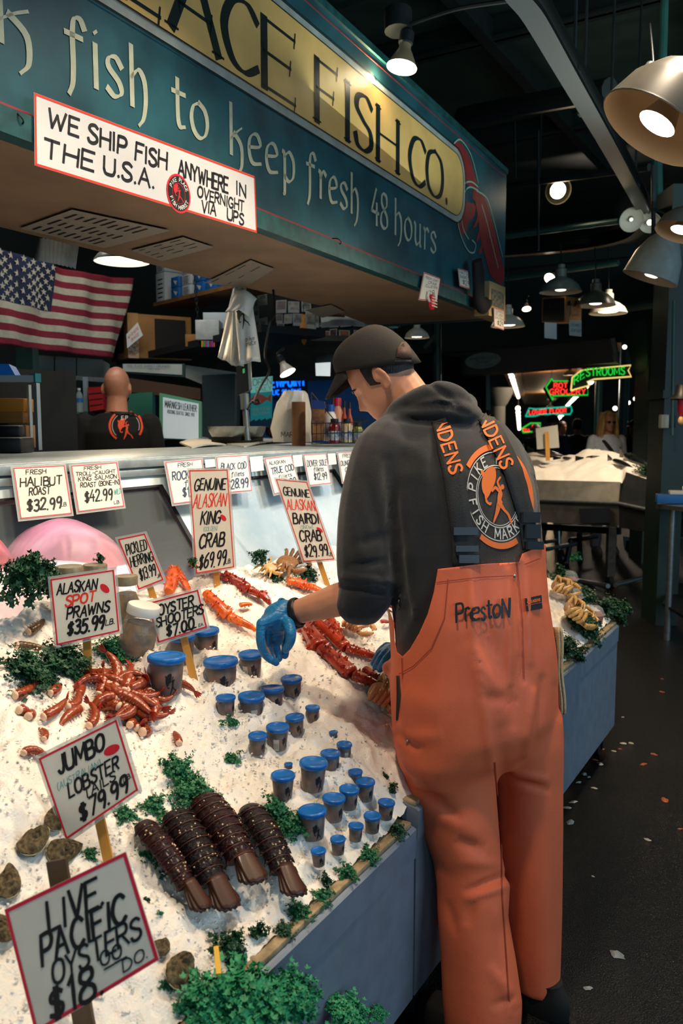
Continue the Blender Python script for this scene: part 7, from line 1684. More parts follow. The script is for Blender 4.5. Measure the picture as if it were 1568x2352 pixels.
bulbrow('glowing globe bulb in the left row down the arcade', at(1172, 856, 21), at(1190, 912, 38), 11); bulbrow('glowing globe bulb in the right row down the arcade', at(1356, 876, 20), at(1302, 932, 44), 11); bulbrow('small glowing globe bulb in the far lower row', at(1296, 946, 44), at(1262, 984, 70), 10, .11, 'globe bulbs at the arcade end'); bulbrow('glowing globe bulb in the far left vertical row', at(1189, 938, 40), at(1192, 985, 66), 9, .12, 'globe bulbs at the arcade end')
for i, (px, d) in enumerate(((1172, 22), (1358, 21))):
    a, b = at(px, 850 if i == 0 else 868, d), at(1192 if i == 0 else 1300, 915, 42); o = MB().bar(a + V((0, 0, .25)), b + V((0, 0, .25)), .5, .3).build('ceiling_beam', M_arc); tag(o, kind='structure')
light('arcade_bulb_light', 'POINT', at(1240, 890, 24), (0, 0, 0), 110, WARM, .3); light('arcade_bulb_light', 'POINT', at(1262, 930, 40), (0, 0, 0), 200, WARM, .3); light('arcade_bulb_light', 'POINT', at(1330, 880, 15), (0, 0, 0), 90, (1, .85, .7), .2)
for lb, px, d, r in (('teal steel column in the arcade, nearer one', 1430, 14, .085), ('teal steel column in the arcade, farther one', 1372, 20, .085)):
    a = at(px, 975, d); t = thing('steel_column', lb, 'column', V((a.x, a.y, 0)), 'teal columns'); MB().tube([(0, 0, 0), (0, 0, 3.0)], r, 16).build('shaft', M_teal, t); MB().box((0, 0, .04), (.3, .3, .08)).build('base_plate', M_teal, t)
a = at(1140, 975, 16); t = thing('stone_column', 'pale carved column beside the black shopfront', 'column', V((a.x, a.y, 0))); M_st = mat('stone_paint', '#8a8676', rough=.7); MB().lathe([(.18, 0), (.16, 1.85), (.2, 1.9), (.3, 2.1), (.3, 2.2), (0, 2.2)], 20).build('shaft', M_st, t)
sheet('light_panel', 'pale blue narrow panel at the edge of the black shopfront', 'panel', [(1115, 862), (1124, 862), (1126, 942), (1115, 942)], 12, mat('pale_blue_panel', '#8fb6bf', rough=.5), .05)
# black header with oval sign
t, q = sheet('header_sign', 'long black header board with an oval sign above the arcade', 'sign', [(1060, 812), (1408, 777), (1416, 832), (1060, 862)], [9.6, 8.8, 8.8, 9.6], mat('black_header', '#0d1012', rough=.5), .22); O = t.location
mb = MB(); mb.poly([q.p(.15 + .125 * math.cos(a), .42 + .36 * math.sin(a), .012) - O for a in [2 * math.pi * k / 28 for k in range(28)]], .01, -q.n); mb.build('oval_plate', mat('faded_oval', '#5d7370', rough=.6, var=.1), t, smooth=False); mb = MB()
for tx, u0, u1, v, sz in (('Breakfast Lunch', .06, .245, .36, .13), ('Dinner', .10, .20, .55, .15), ('Pizza Pasta', .08, .22, .7, .10)): write(mb, q, tx, u0, u1, v, sz, wt=.14, jit=.1, slant=.3, n=.014)
local(mb, O).build('oval_lettering', mat('faded_blue_ink', '#2b4a5c'), t, smooth=False)
sheet('metal_end', 'metal end cap on the right of the black header board', 'panel', [(1402, 778), (1412, 775), (1420, 828), (1414, 832)], 8.75, M_steel, .05)
# neon signs
def arrow_sign(label, poly, d, tint, lines, rim, tubec, two=None):
    O = at(*poly[0], d); t = thing('neon_sign', label, 'neon sign', O, None); P = [at(x, y, d) - O for x, y in poly]; mb = MB(); mb.poly(P, .12, FW); mb.build('sign_box', tint, t, smooth=False)
    MB().tube([p - FW * .03 for p in P + [P[0]]], .009 * d / 9, 6).build('neon_rim', rim, t)
    mb = MB()
    for tx, x0, x1, y0, y1, h_ in lines:
        S, W = layout(tx, 2.4)
        for Q in S:
            if len(Q) > 1: mb.tube([at(x0 + p.x / W * (x1 - x0), lerp(y0, y1, p.x / W) - p.y / 10 * h_, d - .05) - O for p in Q], .0075 * d / 9, 6)
    mb.build('neon_lettering', tubec, t); return t
M_nb = mat('neon_sign_back', '#141a18', rough=.5)
arrow_sign('green neon arrow sign reading restrooms with a yellow rim', [(1309, 898), (1312, 868), (1332, 852), (1360, 848), (1446, 840), (1440, 852), (1447, 866), (1362, 872), (1346, 878), (1352, 886), (1330, 892)], 9.0, M_nb, [('RE', 1318, 1342, 884, 866, 17), ('STROOMS', 1346, 1434, 864, 860, 17)], N_yel, N_green)
arrow_sign('red neon sign reading rotary grocery with a green arrow rim', [(1252, 890), (1266, 870), (1268, 876), (1348, 876), (1348, 908), (1268, 910), (1268, 920)], 11.0, M_nb, [('ROTARY', 1272, 1336, 891, 890, 11), ('GROCERY', 1262, 1344, 906, 905, 12)], N_green, N_red)
arrow_sign('red neon sign reading lower floor with a teal arrow rim', [(1206, 957), (1214, 938), (1230, 940), (1310, 934), (1312, 944), (1308, 952), (1240, 952), (1228, 956)], 14.0, M_nb, [('LOWER FLOOR', 1215, 1300, 952, 947, 9)], N_teal, N_red)
arrow_sign('small far neon sign glowing red and green behind the crowd', [(1197, 985), (1218, 972), (1240, 972), (1240, 990), (1200, 994)], 22.0, M_nb, [('TEA', 1200, 1216, 991, 991, 6), ('SEA', 1222, 1238, 982, 982, 6)], N_green, N_red)
for lb, px, py, d, w_ in (('pale pendant shade behind the restrooms sign', 1308, 862, 14, 30), ('pale pendant shade below the rotary sign', 1266, 918, 18, 22), ('pale pendant shade in front of the lower floor sign', 1263, 938, 20, 20)): dish(px, py, d, w_, lb, lit=2.5, bulb=.46, deep=.4, tone='#d8c09a', ins='#f0d8a8', group='arcade pendants', hang=V((at(px, py, d).x, at(px, py, d).y, 3.1)))
for i, (x, y, d) in enumerate(((1434, 797, 9.5), (1442, 925, 18), (1459, 916, 16), (1425, 932, 22), (1412, 938, 24))): 
    o = MB().ball(at(x, y, d), .0035 * d * .75, 10, 7).build('globe_bulb', G_bulb); tag(o, 'bare round bulb above the right end of the black header' if i == 0 else 'small bare bulb beyond the teal columns', 'lamp', None if i == 0 else 'bulbs beyond the columns')
# pillar, emergency lamp, hanging figure, steel table at the right
a = at(1530, 975, 6.2); M_pil = mat('green_pillar_paint', '#1f332f', rough=.5, var=.12, vscale=4)
t = thing('square_pillar', 'square dark green pillar at the right edge behind the ice cart', 'pillar', V((a.x, a.y, 0))); PM_ = Matrix.Rotation(ANG, 3, 'Z')
MB().box((0, 0, 1.6), (.16, .30, 3.2), R=PM_).build('shaft', M_pil, t); MB().box((0, 0, 1.72), (.20, .34, .06), R=PM_).build('band', M_pil, t)
a2 = at(1490, 975, 9.0); t = thing('square_pillar', 'square dark green pillar left of the emergency lamp, with a moulded head', 'pillar', V((a2.x, a2.y, 0))); MB().box((0, 0, 1.1), (.20, .4, 2.2), R=PM_).build('shaft', M_pil, t); MB().lathe([(.16, 2.05), (.2, 2.1), (.24, 2.3), (.30, 2.45), (.34, 2.5), (.34, 2.6), (0, 2.6)], 4).build('moulded_head', M_pil, t)
o = MB().tube([at(1532, 640, 7.8), at(1530, 890, 7.8)], .055, 14).build('green_pipe', M_teal); tag(o, 'thick teal pipe standing above the right pillar', 'pipe')
o = MB().tube([at(1547, 690, 5.9), at(1543, 1000, 5.9)], .012, 10).build('conduit_pipe', M_teal); tag(o, 'thin conduit running down the right pillar', 'pipe')
t = thing('emergency_lamp', 'pale emergency lamp box on the right pillar', 'lamp', at(1524, 968, 6.0)); MB().box((0, 0, 0), (.06, .06, .1), bev=.01, R=PM_).build('housing', mat('pale_housing', '#b6bab0', rough=.4), t); MB().box(RT * .05, (.05, .06, .09), bev=.005, R=PM_).build('bracket', M_iron, t)
t = thing('hanging_hat', 'black brimmed hat with a red cloth hanging at the right edge', 'hat', at(1566, 905, 5.0)); MB().lathe([(.0, .06), (.035, .055), (.045, .0), (.075, -.03), (.07, -.035), (0, -.03)], 20).build('hat', M_black, t); MB().lathe([(.0, -.03), (.025, -.035), (.022, -.10), (.012, -.13), (0, -.13)], 14).build('red_cloth', M_red, t); MB().ball((0, 0, -.16), (.018, .018, .028), 10, 8).build('pale_tip', M_cream, t)
tb = thing('steel_table', 'steel table corner at the right edge with a blue box on it', 'table', at(1540, 1166, 5.6)); O = tb.location; c0 = at(1508, 1163, 5.8)
mb = MB(); mb.poly([at(x, y, d) - O for x, y, d in ((1506, 1158, 5.9), (1600, 1168, 5.2), (1640, 1150, 6.2), (1540, 1143, 6.8))], .03, (0, 0, -1)); mb.build('table_top', M_steel, tb, smooth=False)
e = at(1544, 1170, 5.7); MB().tube([e - O, V((e.x, e.y, .0)) - O], .022, 12).build('leg', M_steel, tb); e = at(1600, 1172, 5.3); MB().tube([e - O, V((e.x, e.y, .0)) - O], .022, 12).build('leg', M_steel, tb)
mb = MB(); mb.poly([V((p.x, p.y, .22)) - O for p in (at(1530, 1160, 5.8), at(1610, 1166, 5.2), at(1640, 1150, 6.2), at(1560, 1146, 6.6))], .02, (0, 0, 1)); mb.build('lower_shelf', M_iron, tb, smooth=False)
M = Matrix.Translation(at(1540, 1157, 5.75)) @ Matrix.Rotation(ANG - .25, 4, 'Z'); o = MB().box((0, .06, .031), (.18, .11, .06), bev=.003).build('blue_box', M_gbb, M=M); tag(o, 'flat blue printed box on the steel table', 'box'); o = MB().box((.06, .07, .075), (.13, .09, .025), bev=.003).build('cream_box', M_card, M=M); tag(o, 'small cream box lying on the blue box', 'box')
# ------------------------------------------------------------------ the ice cart
ct = thing('ice_cart', 'steel fish cart heaped with ice behind the person in orange overalls', 'cart', at(1400, 1360, 7.4)); O = ct.location
def ck(x, y, d): return at(x, y, d) - O
def cpoly(nm, pts, m, th=.02, nrm=None):
    P = [ck(*p) for p in pts]; n_ = (P[1] - P[0]).cross(P[2] - P[0]).normalized(); n_ = n_ if n_.dot(FW) > 0 else -n_; mb = MB(); mb.poly(P, th, n_); return mb.build(nm, m, ct, smooth=False)
M_cst = mat('worn_cart_steel', '#8a8880', rough=.4, metal=.6, var=.18, vscale=8)
cpoly('tray_front', [(1150, 1100, 8.25), (1424, 1107, 7.42), (1420, 1152, 7.36), (1150, 1146, 8.2)], M_cst); cpoly('tray_side', [(1437, 1084, 7.36), (1600, 1140, 6.3), (1600, 1195, 6.2), (1421, 1154, 7.34)], mat('dark_cart_steel', '#4a5054', rough=.4, metal=.5, var=.15))
MB().tube([ck(1150, 1146, 8.2), ck(1421, 1157, 7.34), ck(1600, 1196, 6.2)], .018, 12).build('rail', M_steel, ct)
cpoly('apron_front', [(1150, 1150, 8.22), (1421, 1160, 7.38), (1421, 1208, 7.38), (1150, 1196, 8.22)], M_cst); cpoly('apron_side', [(1421, 1160, 7.38), (1600, 1200, 6.25), (1600, 1240, 6.25), (1421, 1212, 7.38)], mat('dark_cart_steel', '#4a5054'))
cpoly('lower_frame', [(1180, 1200, 8.3), (1421, 1212, 7.6), (1421, 1228, 7.6), (1180, 1214, 8.3)], M_iron, .06)
mb = MB(); mb.loft([[ck(x, y, 7.35 + k) for x, y in ((1329, 1168), (1398, 1167), (1400, 1200), (1332, 1203))] for k in (0, .25)]); mb.build('black_drawer', M_black, ct, smooth=False)
for px, d in ((1404, 7.5), (1180, 8.6)):
    p = at(px, 1212, d); mb = MB(); mb.bar(p - O, V((p.x, p.y, .12)) - O, .07, .07, up=FW); l_ = mb.build('leg', mat('rusty_leg', '#4a433c', rough=.5, metal=.4, var=.3, vscale=20), ct); MB().tube([V((p.x, p.y, .07)) - O - RT * .02 + V((0, 0, 0)), V((p.x, p.y, .07)) - O + RT * .02], .068, 18).build('wheel', M_rubber, l_)
MB().tube([ck(1412, 1344, 7.45), ck(1532, 1312, 8.1)], .022, 10).build('lower_bar', M_steel, ct); MB().tube([ck(1396, 1346, 7.45), ck(1326, 1334, 8.0)], .022, 10).build('lower_bar', M_steel, ct)
RG = [(1150, 1046), (1235, 1040), (1285, 1048), (1318, 1043), (1345, 1034), (1378, 1033), (1410, 1040), (1440, 1047), (1475, 1064), (1510, 1092), (1600, 1135)]
def cice(u, v):
    x = lerp(1150, 1600, u); yt = interp([p[0] for p in RG], [p[1] for p in RG], x); yb = interp([1150, 1428, 1437, 1600], [1104, 1108, 1090, 1145], x); db = interp([1150, 1428, 1600], [8.2, 7.45, 6.35], x)
    f = v if v < .75 else .75; y = lerp(yb, yt, (v / .75) ** .75) if v <= .75 else yt + (v - .75) * 120; p = at(x, y, db + v * 1.0) ; p += V((0, 0, .02)) * noise.noise(p * 9) + V((0, 0, .008)) * noise.noise(p * 40); return p - O
mb = MB(); mb.grid(cice, 110, 40); io = mb.build('cart_ice', mat('cart_ice', '#f3ece0', rough=.4, var=.04, bump=.3, bscale=150), None, M=Matrix.Translation(O), angle=None); tag(io, 'mound of white ice on the steel cart', 'ice', kind='stuff')
M_fish = mat('dark_wet_fish', '#14181a', rough=.22, var=.4, vscale=20, coat=.4)
for lb, a, b, w_ in (('dark fish at the far left of the cart ice', (1232, 1036, 8.6), (1292, 1046, 8.5), 18), ('small dark fish tail in the cart ice', (1292, 1052, 8.35), (1312, 1052, 8.3), 10), ('dark fish under ice in the middle of the cart', (1345, 1052, 8.2), (1384, 1050, 8.15), 13), ('dark fish lying along the slope of the cart ice', (1408, 1056, 7.9), (1452, 1074, 7.6), 16), ('large dark glossy fish at the right of the cart ice', (1436, 1046, 8.0), (1498, 1072, 7.6), 30), ('dark fish at the right end of the cart ice', (1500, 1072, 7.5), (1530, 1094, 7.3), 20)):
    A, B = at(*a), at(*b); t = thing('fish', lb, 'fish', A, 'whole fish on the cart'); w2 = w_ * depth(A) / FPX / 2; q = [0, .1, .35, .7, .9, 1]; mb = MB(); mb.tube(cr([(B - A) * k for k in q], 3), [interp(range(6), [.3, .75, 1, .75, .35, .25], i / 3) * w2 for i in range(16)], 14, flat=.8); mb.build('fish_body', M_fish, t); dr = (B - A).normalized(); mb = MB(); mb.loft([[-dr * .02 + V((0, 0, w2 * .3)), -dr * .02 - V((0, 0, w2 * .3)), -dr * .02 - V((0, 0, w2 * .3)) + FW * .01, -dr * .02 + V((0, 0, w2 * .3)) + FW * .01], [-dr * .10 + V((0, 0, w2)), -dr * .10 - V((0, 0, w2)), -dr * .10 - V((0, 0, w2)) + FW * .006, -dr * .10 + V((0, 0, w2)) + FW * .006]]); mb.build('fish_tail', M_fish, t)
for lb, px, st, d in (('blank back of a price card on a stick in the cart ice', [(1230, 984), (1280, 976), (1284, 1028), (1233, 1032)], ((1255, 992), (1258, 1058)), 8.2), ('blank white card on a brown stick at the right pillar', [(1497, 1013), (1534, 1013), (1534, 1066), (1498, 1066)], ((1541, 1012), (1536, 1092)), 7.0)):
    t, q = sheet('price_sign', lb, 'price sign', px, d, mat('card_back', '#a9aaa2', rough=.5), .003); MB().bar(at(*st[0], d - .02) - t.location, at(*st[1], d - .02) - t.location, .04, .012, up=FW).build('wooden_stake', M_wood, t)
parsley(1480, 1085, 34, 'bigd', 'dark parsley hanging over the side of the ice cart', .7, p=at(1480, 1090, 7.3)); parsley(1515, 1105, 30, 'bigd', 'dark parsley at the right end of the ice cart', .7, p=at(1518, 1106, 6.9))
# trolleys under and behind the cart
def trolley(label, bars, wheels):
    O = at(*bars[0][0]); t = thing('hand_truck', label, 'hand truck', O, 'trolleys behind the cart')
    for i, (a, b, r, m) in enumerate(bars): MB().tube([at(*a) - O, at(*b) - O], r, 10).build('bar', m, t)
    for x, y, d, r in wheels: c = at(x, y, d) - O; w_ = MB().lathe([(r * .3, -.02), (r * .8, -.025), (r, -.012), (r, .012), (r * .8, .025), (r * .3, .02)], 22, M=Matrix.Translation(c) @ (RT * .9 - FW * .4).to_track_quat('Z', 'Y').to_matrix().to_4x4()).build('wheel', M_rubber, t); MB().ball(c, r * .35, 10, 8).build('hub', M_steel, w_)
trolley('chrome and black hand truck under the left end of the ice cart', [((1250, 1245, 9.0), (1277, 1242, 9.2), .022, M_steel), ((1252, 1262, 8.6), (1322, 1249, 9.0), .022, M_steel), ((1282, 1215, 9.0), (1284, 1275, 9.0), .02, M_steel), ((1330, 1222, 9.0), (1332, 1300, 9.2), .03, M_black), ((1310, 1240, 9.0), (1370, 1232, 9.4), .025, M_black), ((1310, 1240, 9.0), (1300, 1292, 9.0), .03, M_black)], [(1288, 1282, 9.0, .10), (1332, 1295, 9.2, .12)])
trolley('low black flatbed trolley under the right end of the ice cart', [((1325, 1330, 8.8), (1500, 1285, 9.8), .03, M_iron), ((1390, 1345, 8.6), (1520, 1300, 9.6), .02, M_iron), ((1420, 1265, 10.2), (1540, 1285, 9.4), .04, M_black), ((1440, 1290, 10), (1445, 1242, 10), .04, M_black), ((1525, 1300, 9.5), (1528, 1250, 9.5), .04, M_black)], [(1515, 1335, 8.6, .13)])
t, q = sheet('trolley_panel', 'black trolley end panel with two cut-out handles behind the cart', 'panel', [(1432, 1232, ), (1532, 1245), (1530, 1288), (1436, 1282)], 10.0, M_black, .03); 
for u in (.12, .55): mb = MB(); mb.poly([q.p(x, y, .004) - t.location for x, y in ((u, .1), (u + .3, .1), (u + .27, .55), (u + .12, .6))], .003, -q.n); mb.build('cut_out', mat('grey_floor_behind', '#2f3a40', rough=.5), t, smooth=False)
# floor litter
M_sh1, M_sh2, M_sh3 = mat('pale_shell_bit', '#b9b0a0', rough=.6, var=.2, vscale=40), mat('orange_shell_bit', '#b8582c', rough=.5, var=.3, vscale=40), mat('grey_ice_bit', '#8f9696', rough=.4, var=.2, vscale=30)
for i, (x, y, r, m) in enumerate(((1431, 1708, 8, 0), (1449, 1708, 8, 0), (1379, 1722, 10, 1), (1370, 1733, 8, 1), (1366, 1746, 7, 1), (1378, 1755, 10, 0), (1409, 1726, 6, 0), (1423, 1721, 5, 1), (1500, 1733, 8, 1), (1478, 1756, 9, 1), (1341, 1779, 9, 0), (1352, 1786, 6, 2), (1328, 1798, 8, 0), (1364, 1811, 8, 0), (1526, 1838, 12, 1), (1317, 1843, 10, 0), (1302, 1856, 10, 0), (1310, 1890, 14, 2), (1487, 1930, 9, 0), (1417, 2195, 22, 2), (1350, 2271, 11, 2), (1361, 2014, 5, 0), (1375, 1640, 4, 0), (1430, 1648, 4, 0), (1520, 1590, 6, 1), (1560, 1905, 6, 1), (1520, 1560, 4, 1))):
    p = onZ(x, y, .0); s = r * depth(p) / FPX; mb = MB(); rr = random.Random(i); mb.grid(lambda u, v: (lambda a, q: V((math.cos(a) * q * s * (1 + .9 * noise.noise(V((math.cos(a) * 2, math.sin(a) * 2, i * 3.7)))), math.sin(a) * q * s * .6 * (1 + .7 * noise.noise(V((math.cos(a) * 3, math.sin(a) * 3, i * 5.1)))), .002 + s * (.35 if m == 2 else .22) * (1 - q * q) * (1 + .5 * noise.noise(V((u * 5, v * 5, i)))))))(2 * math.pi * u, v), 14, 5)
    o = mb.build('shell_scrap', (M_sh1, M_sh2, M_sh3)[m], M=Matrix.Translation(p) @ Matrix.Rotation(rr.uniform(0, 6), 4, 'Z')); tag(o, ('pale shell scrap on the wet floor beside the bin', 'orange shell scrap on the wet floor beside the bin', 'grey lump of ice on the wet floor')[m], 'scrap', ('pale scraps on the floor', 'orange scraps on the floor', 'ice lumps on the floor')[m])
# ------------------------------------------------------------------ lamps, track and pipes overhead
floodlamp(922, 156, 3.6, 70, 'bare reflector bulb lighting the fascia from its top edge', (-.15, .1, -1), lit=12, energy=0, stem=at(915, 60, 3.6), tone='#8a7a62')
light('fascia_bulb_light', 'POINT', at(856, 182, 3.66), (0, 0, 0), 40, (1, .74, .4), .03)
mb = MB(); mb.tube(cr([at(925, 62, 3.6), at(985, 40, 3.5), at(1060, 18, 3.3), at(1180, 0, 3.1)], 5), .009, 8); tag(mb.build('cable_conduit', M_iron), 'conduit running from the fascia bulb along the ceiling', 'pipe'); tag(MB().tube([at(914, 72, 3.6), at(914, 25, 3.6)], .06, 14).build('junction_box', M_iron), 'dark junction box above the fascia bulb', 'box')
# curved meat-hook track
TP = [onZ(x, y, 3.0) for x, y in ((820, -900), (1150, -80), (1228, 40), (1300, 165), (1395, 330), (1455, 440), (1479, 490), (1478, 518), (1450, 545), (1390, 562), (1310, 574), (1165, 586), (1080, 590))]
tr = thing('overhead_track', 'dark curved overhead rail bending across the ceiling at the right', 'rail', TP[4]); O = TP[4]; L = cr([p - O for p in TP], 6)
for nm, dz, w2, h2 in (('lower_flange', 0, .042, .010), ('web', .045, .008, .04), ('upper_flange', .09, .034, .009)):
    Q = []
    for i, p in enumerate(L):
        tt = (L[min(i + 1, len(L) - 1)] - L[max(0, i - 1)]).normalized(); sd_ = V((tt.y, -tt.x, 0)); c = p + V((0, 0, dz)); Q.append([c + sd_ * w2 + V((0, 0, h2)), c - sd_ * w2 + V((0, 0, h2)), c - sd_ * w2 - V((0, 0, h2)), c + sd_ * w2 - V((0, 0, h2))])
    MB().loft(Q).build(nm, mat('oily_track_steel', '#10161a', rough=.28, metal=.5), tr)
for x, y in ((1318, 165), (1340, 250), (1400, 330), (1458, 425), (1235, 578)):
    p = onZ(x, y, 3.08) - O; mb = MB(); mb.tube([p, p + V((0, 0, 1.4))], .008, 6); mb.box(p, (.05, .05, .06)); mb.build('hanger', M_iron, tr)
def pipe(label, a, b, r, m=M_iron, name='ceiling_pipe'): o = MB().tube([at(*a), at(*b)], r, 10).build(name, m); tag(o, label, 'pipe')
pipe('dark sprinkler pipe crossing behind the track, upper one', (1150, 428, 6.6), (1490, 384, 5.6), .025); pipe('grey pipe with couplings below the round lamp', (1150, 545, 7.0), (1420, 508, 6.2), .022, M_teal); pipe('pipe behind the dish lamps', (1160, 640, 8.2), (1420, 604, 7.4), .025, M_teal); pipe('thin pipe behind the dish lamps, lower one', (1160, 622, 9), (1480, 590, 8.4), .02); pipe('vertical rod left of the round lamp', (1182, 280, 6.3), (1184, 410, 6.3), .008); pipe('vertical rod carrying the track end', (1236, 300, 6.2), (1236, 575, 6.2), .010); pipe('bright teal vertical pipe at the top right', (1526, -10, 4.6), (1520, 190, 4.6), .022, M_teal); pipe('steel post at the right under the track', (1508, 370, 6.4), (1512, 560, 6.4), .04, M_teal); pipe('horizontal beam pipe at far right', (1400, 710, 8.5), (1560, 690, 8.0), .05, M_green); pipe('dark green vertical pipe behind the cap', (1003, 745, 9.0), (1003, 905, 9.0), .05, M_green); pipe('dark beam between ceiling bays', (1060, 268, 6.5), (1400, 205, 5.2), .07, M_beam)
pipe('curly dark pipe bracket beside the cap lamp', (972, 800, 8.8), (998, 770, 8.8), .03, M_green)
# big lamp at the top right
dish(1500, 296, 2.7, 268, 'very large cream lined lamp shade at the top right corner', lit=9, face=-RT * .55 - UP * .80 + FW * .10, deep=.62, tone='#5f5c54', ins='#cfae86', energy=6, bulb=.17, group=None)
floodlamp(1468, 192, 3.0, 44, 'reflector bulb with a wooden coloured socket beside the very large shade', -RT * .5 - UP * .85, lit=9, stem=at(1492, 55, 3.05), tone='#b0a29a')
dish(1282, 438, 6.4, 62, 'round lamp facing the camera under the track', lit=9, face=-FW * .8 - UP * .45 + RT * .1, deep=.5, tone='#4a4a46', ins='#a58a60', bulb=.30, energy=5)
dish(1492, 640, 4.6, 128, 'grey bell lamp shade tilted to the left at the right edge', lit=2, face=-RT * .32 - UP * .95 + FW * .22, deep=.85, tone='#8b938f', ins='#b9a890', bulb=.12, hang=at(1500, 480, 4.6), energy=40)
dish(1562, 534, 4.0, 118, 'cream dish lamp cut by the right edge', lit=7, face=-RT * .3 - UP * .85 + FW * .0, deep=.5, tone='#6e6c64', ins='#c2a27c', bulb=.2, energy=25)
dish(1287, 671, 6.8, 96, 'green grey dish lamp above the hanging shop box', lit=3, deep=.36, tone='#6f7a72', bulb=.13, hang=at(1287, 560, 6.8))
dish(1367, 702, 7.0, 92, 'dark dish lamp right of the hanging shop box', lit=5, deep=.36, tone='#59625c', bulb=.15, hang=at(1366, 570, 7.0))
dish(1396, 720, 7.5, 86, 'pale lit dish lamp behind the dark one', lit=9, deep=.34, tone='#c3beb0', ins='#e0d0b0', bulb=.26, hang=at(1396, 560, 7.5), energy=10)
dish(1166, 750, 7.2, 78, 'pale lit dish lamp under the end of the fascia', lit=8, deep=.34, tone='#c3beb0', ins='#e0d0b0', bulb=.22, hang=at(1166, 600, 7.2), energy=14); dish(1094, 724, 7.6, 62, 'pale dish lamp rim peeping under the fascia', lit=4, hang=at(1094, 300, 7.6), deep=.3, tone='#c3beb0', bulb=.3)
dish(957, 776, 6.6, 58, 'small lit dish lamp above the black cap', lit=8, deep=.4, tone='#a8a598', ins='#d8c8a8', bulb=.24, hang=at(957, 690, 6.6), energy=12)
floodlamp(1262, 640, 7.6, 26, 'small bare flood bulb left of the green grey dish lamp', -RT * .5 - UP * .6 - FW * .5, lit=9, stem=at(1272, 618, 7.6), group='small flood bulbs'); floodlamp(1209, 710, 7.6, 20, 'small bare flood bulb hanging on a thin rod', -UP - FW * .4, lit=9, stem=at(1214, 680, 7.6), group='small flood bulbs')
dish(1450, 505, 5.8, 56, 'pale disc reflector beyond the bend of the track', lit=1.0, face=-FW * .8 - UP * .5, deep=.2, tone='#b9b9b0', bulb=.08); dish(1492, 512, 5.9, 50, 'pale round reflector right of the track bend', lit=3, face=-RT * .3 - UP * .6 - FW * .6, deep=.3, tone='#b9b9b0', bulb=.14)
pipe('rod above the grey bell lamp', (1500, 380, 4.65), (1500, 560, 4.65), .012)
# hanging shop box with two cards
bx = thing('shop_box', 'hanging box sign, black on one side and tan with a fish thrower on the other', 'sign', at(1290, 742, 6.9)); O = bx.location; BL, BM, BR = at(1245, 684, 7.2) - O, at(1299, 680, 6.85) - O, at(1336, 686, 7.15) - O; hb = V((0, 0, -.21)); BB = BL + BR - BM
MB().loft([[BL, BM, BR, BB], [BL + hb, BM + hb, BR + hb, BB + hb]]).build('box', M_brown, bx, smooth=False)
qa, qb = Quad(BL + O, BM + O, BM + hb + O, BL + hb + O), Quad(BM + O, BR + O, BR + hb + O, BM + hb + O)
mb = MB(); mb.poly([qa.p(u, v, .003) - O for u, v in ((.05, .06), (.96, .06), (.96, .94), (.05, .94))], .002, -qa.n); mb.build('black_face', M_black, bx, smooth=False)
mb = MB(); monger(mb, lambda x, y: qb.p(.08 + .42 * x, .82 - .66 * y, .004) - O)
for i, tx in enumerate(('PIKE', 'PLACE', 'FISH', 'MARKET')): write(mb, qb, tx, .50, .94 if i != 2 else .85, .27 + .16 * i, .12, wt=.2, jit=0, n=.004)
n0 = len(mb.v); 
mb.v = [v - O if v.length > 2 else v for v in mb.v]; mb.build('printed_mark', M_ink, bx, smooth=False)
mb = MB(); monger(mb, lambda x, y: qa.p(.3 + .2 * x, .75 - .5 * y, .005) - O); mb.build('faint_mark', mat('faint_tan_print', '#4a3826'), bx, smooth=False)
for lb, px, d in (('blank white card hanging under the black side of the shop box', [(1250, 740), (1278, 742), (1278, 779), (1250, 776)], 6.95), ('white card with teal writing hanging under the tan side of the shop box', [(1306, 735), (1335, 736), (1335, 773), (1307, 770)], 6.95)):
    sheet('hanging_card', lb, 'card', px, d, mat('bright_card', '#c6d3da', rough=.5), .002, extra=(lambda q, t, O: ink(q, t, O, [('STEAMED', .1, .9, .42, .2, 2), ('SEAFOOD!', .1, .95, .75, .2, 2)], slant=.2)) if 'writing' in lb else None)
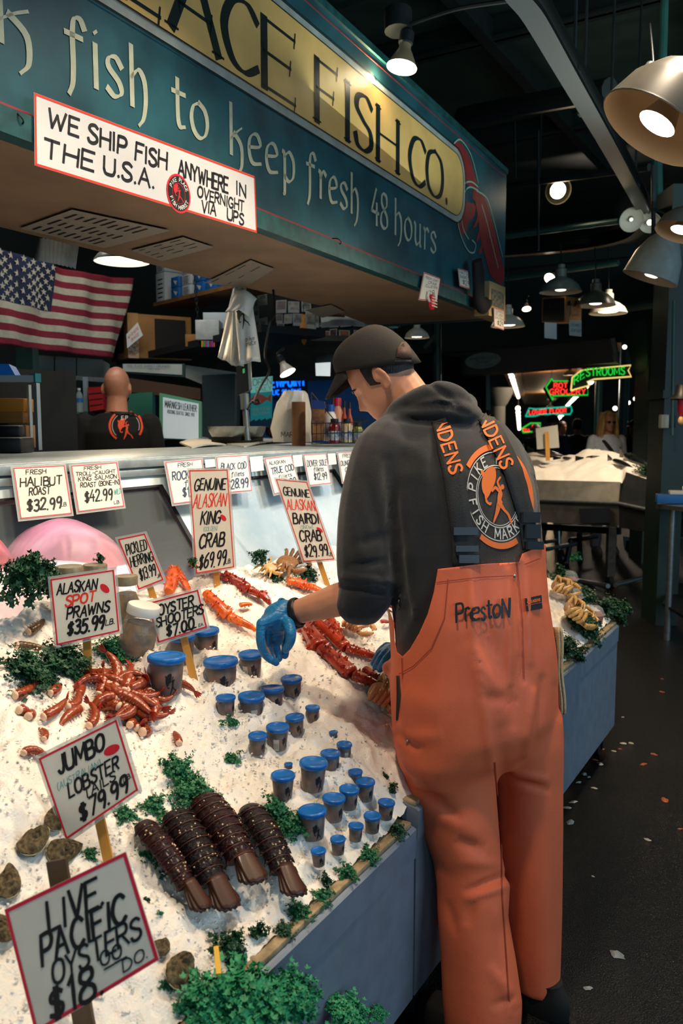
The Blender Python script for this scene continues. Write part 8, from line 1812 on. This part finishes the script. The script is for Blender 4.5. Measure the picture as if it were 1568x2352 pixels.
# things on the end of the fascia
def fx(px, n): return Quad(*[onP(x, y, sp(0, 0, n), SNm) for x, y in px])
def fcard(lb, px, lines, n=.04, name='taped_card'):
    return card(lb, None, 0, 0, lines, None, name, None, .003, fx(px, n), .004, bmat=M_pinkred, par_cat='card', wt=.13, ink=[M_blue_ink, M_redink, M_teal_ink, M_blue_ink])
fcard('small card with a red border taped on the fascia below the lobster', [(1052, 617), (1074, 623), (1079, 664), (1056, 656)], [('HATS', .1, .9, .25, .16), ('BASKET', .1, .95, .5, .16), ('$29', .3, .95, .85, .26)])
fcard('crooked card about lobster hanging from the lower edge of the fascia', [(974, 626), (1011, 640), (1003, 692), (962, 688)], [('FROM CHEF', .1, .9, .2, .09), ('CRAB', .3, .8, .35, .1), ('CLUSTER', .2, .9, .5, .1), ('$9', .4, .75, .78, .2)], .05)
c0 = onP(991, 694, sp(0, 0, .06), SNm); t = thing('paper_crab', 'small red and white paper crab hanging under the crooked card', 'ornament', c0); MB().ball((0, 0, 0), (.035, .015, .04), 14, 10).build('crab_body', M_red, t); mb = MB()
for k in range(4): mb.tube([SD * .035 * math.cos(a) + V((0, 0, .02 - .014 * k)) + SNm * (.016) for a in (0.3, 1.2, 2.0, 2.8)], .003, 5)
for sx in (-1, 1): mb.tube(cr([SD * sx * .03, SD * sx * .05 + V((0, 0, .02)), SD * sx * .035 + V((0, 0, .05))], 4), .006, 6)
mb.build('white_stripes', M_white, t)
bt = thing('rubber_boot', 'black rubber boot shape hanging on the fascia beside the framed print', 'boot', onP(1100, 650, sp(0, 0, .06), SNm)); O = bt.location
mb = MB(); P = [onP(x, y, sp(0, 0, .08), SNm) - O for x, y in ((1095, 598), (1098, 625), (1099, 660), (1100, 690), (1110, 702), (1128, 690))]; mb.tube(cr(P, 4), [interp(range(6), [.045, .055, .052, .055, .05, .03], i / 4) for i in range(21)], 14, flat=.6, up=SNm); mb.build('boot', mat('matt_black_cloth', '#08090b', rough=.8), bt)
q = fx([(1124, 645), (1160, 660), (1160, 738), (1122, 724)], .10); O = q.p(.5, .5); t = thing('framed_print', 'tan box frame with a grey engraving at the right end of the fascia', 'picture', O)
mb = MB(); inset_slab(mb, q, 0, .09); local(mb, O).build('box_frame', mat('tan_frame', '#b09468', rough=.6), t, smooth=False); mb = MB(); mb.poly([q.p(u, v, .003) - O for u, v in ((.12, .2), (.88, .2), (.88, .68), (.12, .68))]); mb.build('engraving', mat('grey_engraving', '#8d8a78', rough=.6, var=.5, vscale=60, col2='#3a3a36', detail=8), t, smooth=False)
card('small price card taped over the bottom of the framed print', None, 0, 0, [('COPPER', .1, .9, .2, .12), ('RIVER', .15, .85, .38, .12), ('SALMON', .1, .9, .55, .12), ('$29', .3, .9, .85, .22)], None, 'taped_card', None, .002, fx([(1134, 706), (1157, 714), (1157, 758), (1135, 750)], .115), .004, bmat=M_pinkred, par_cat='card', wt=.14)
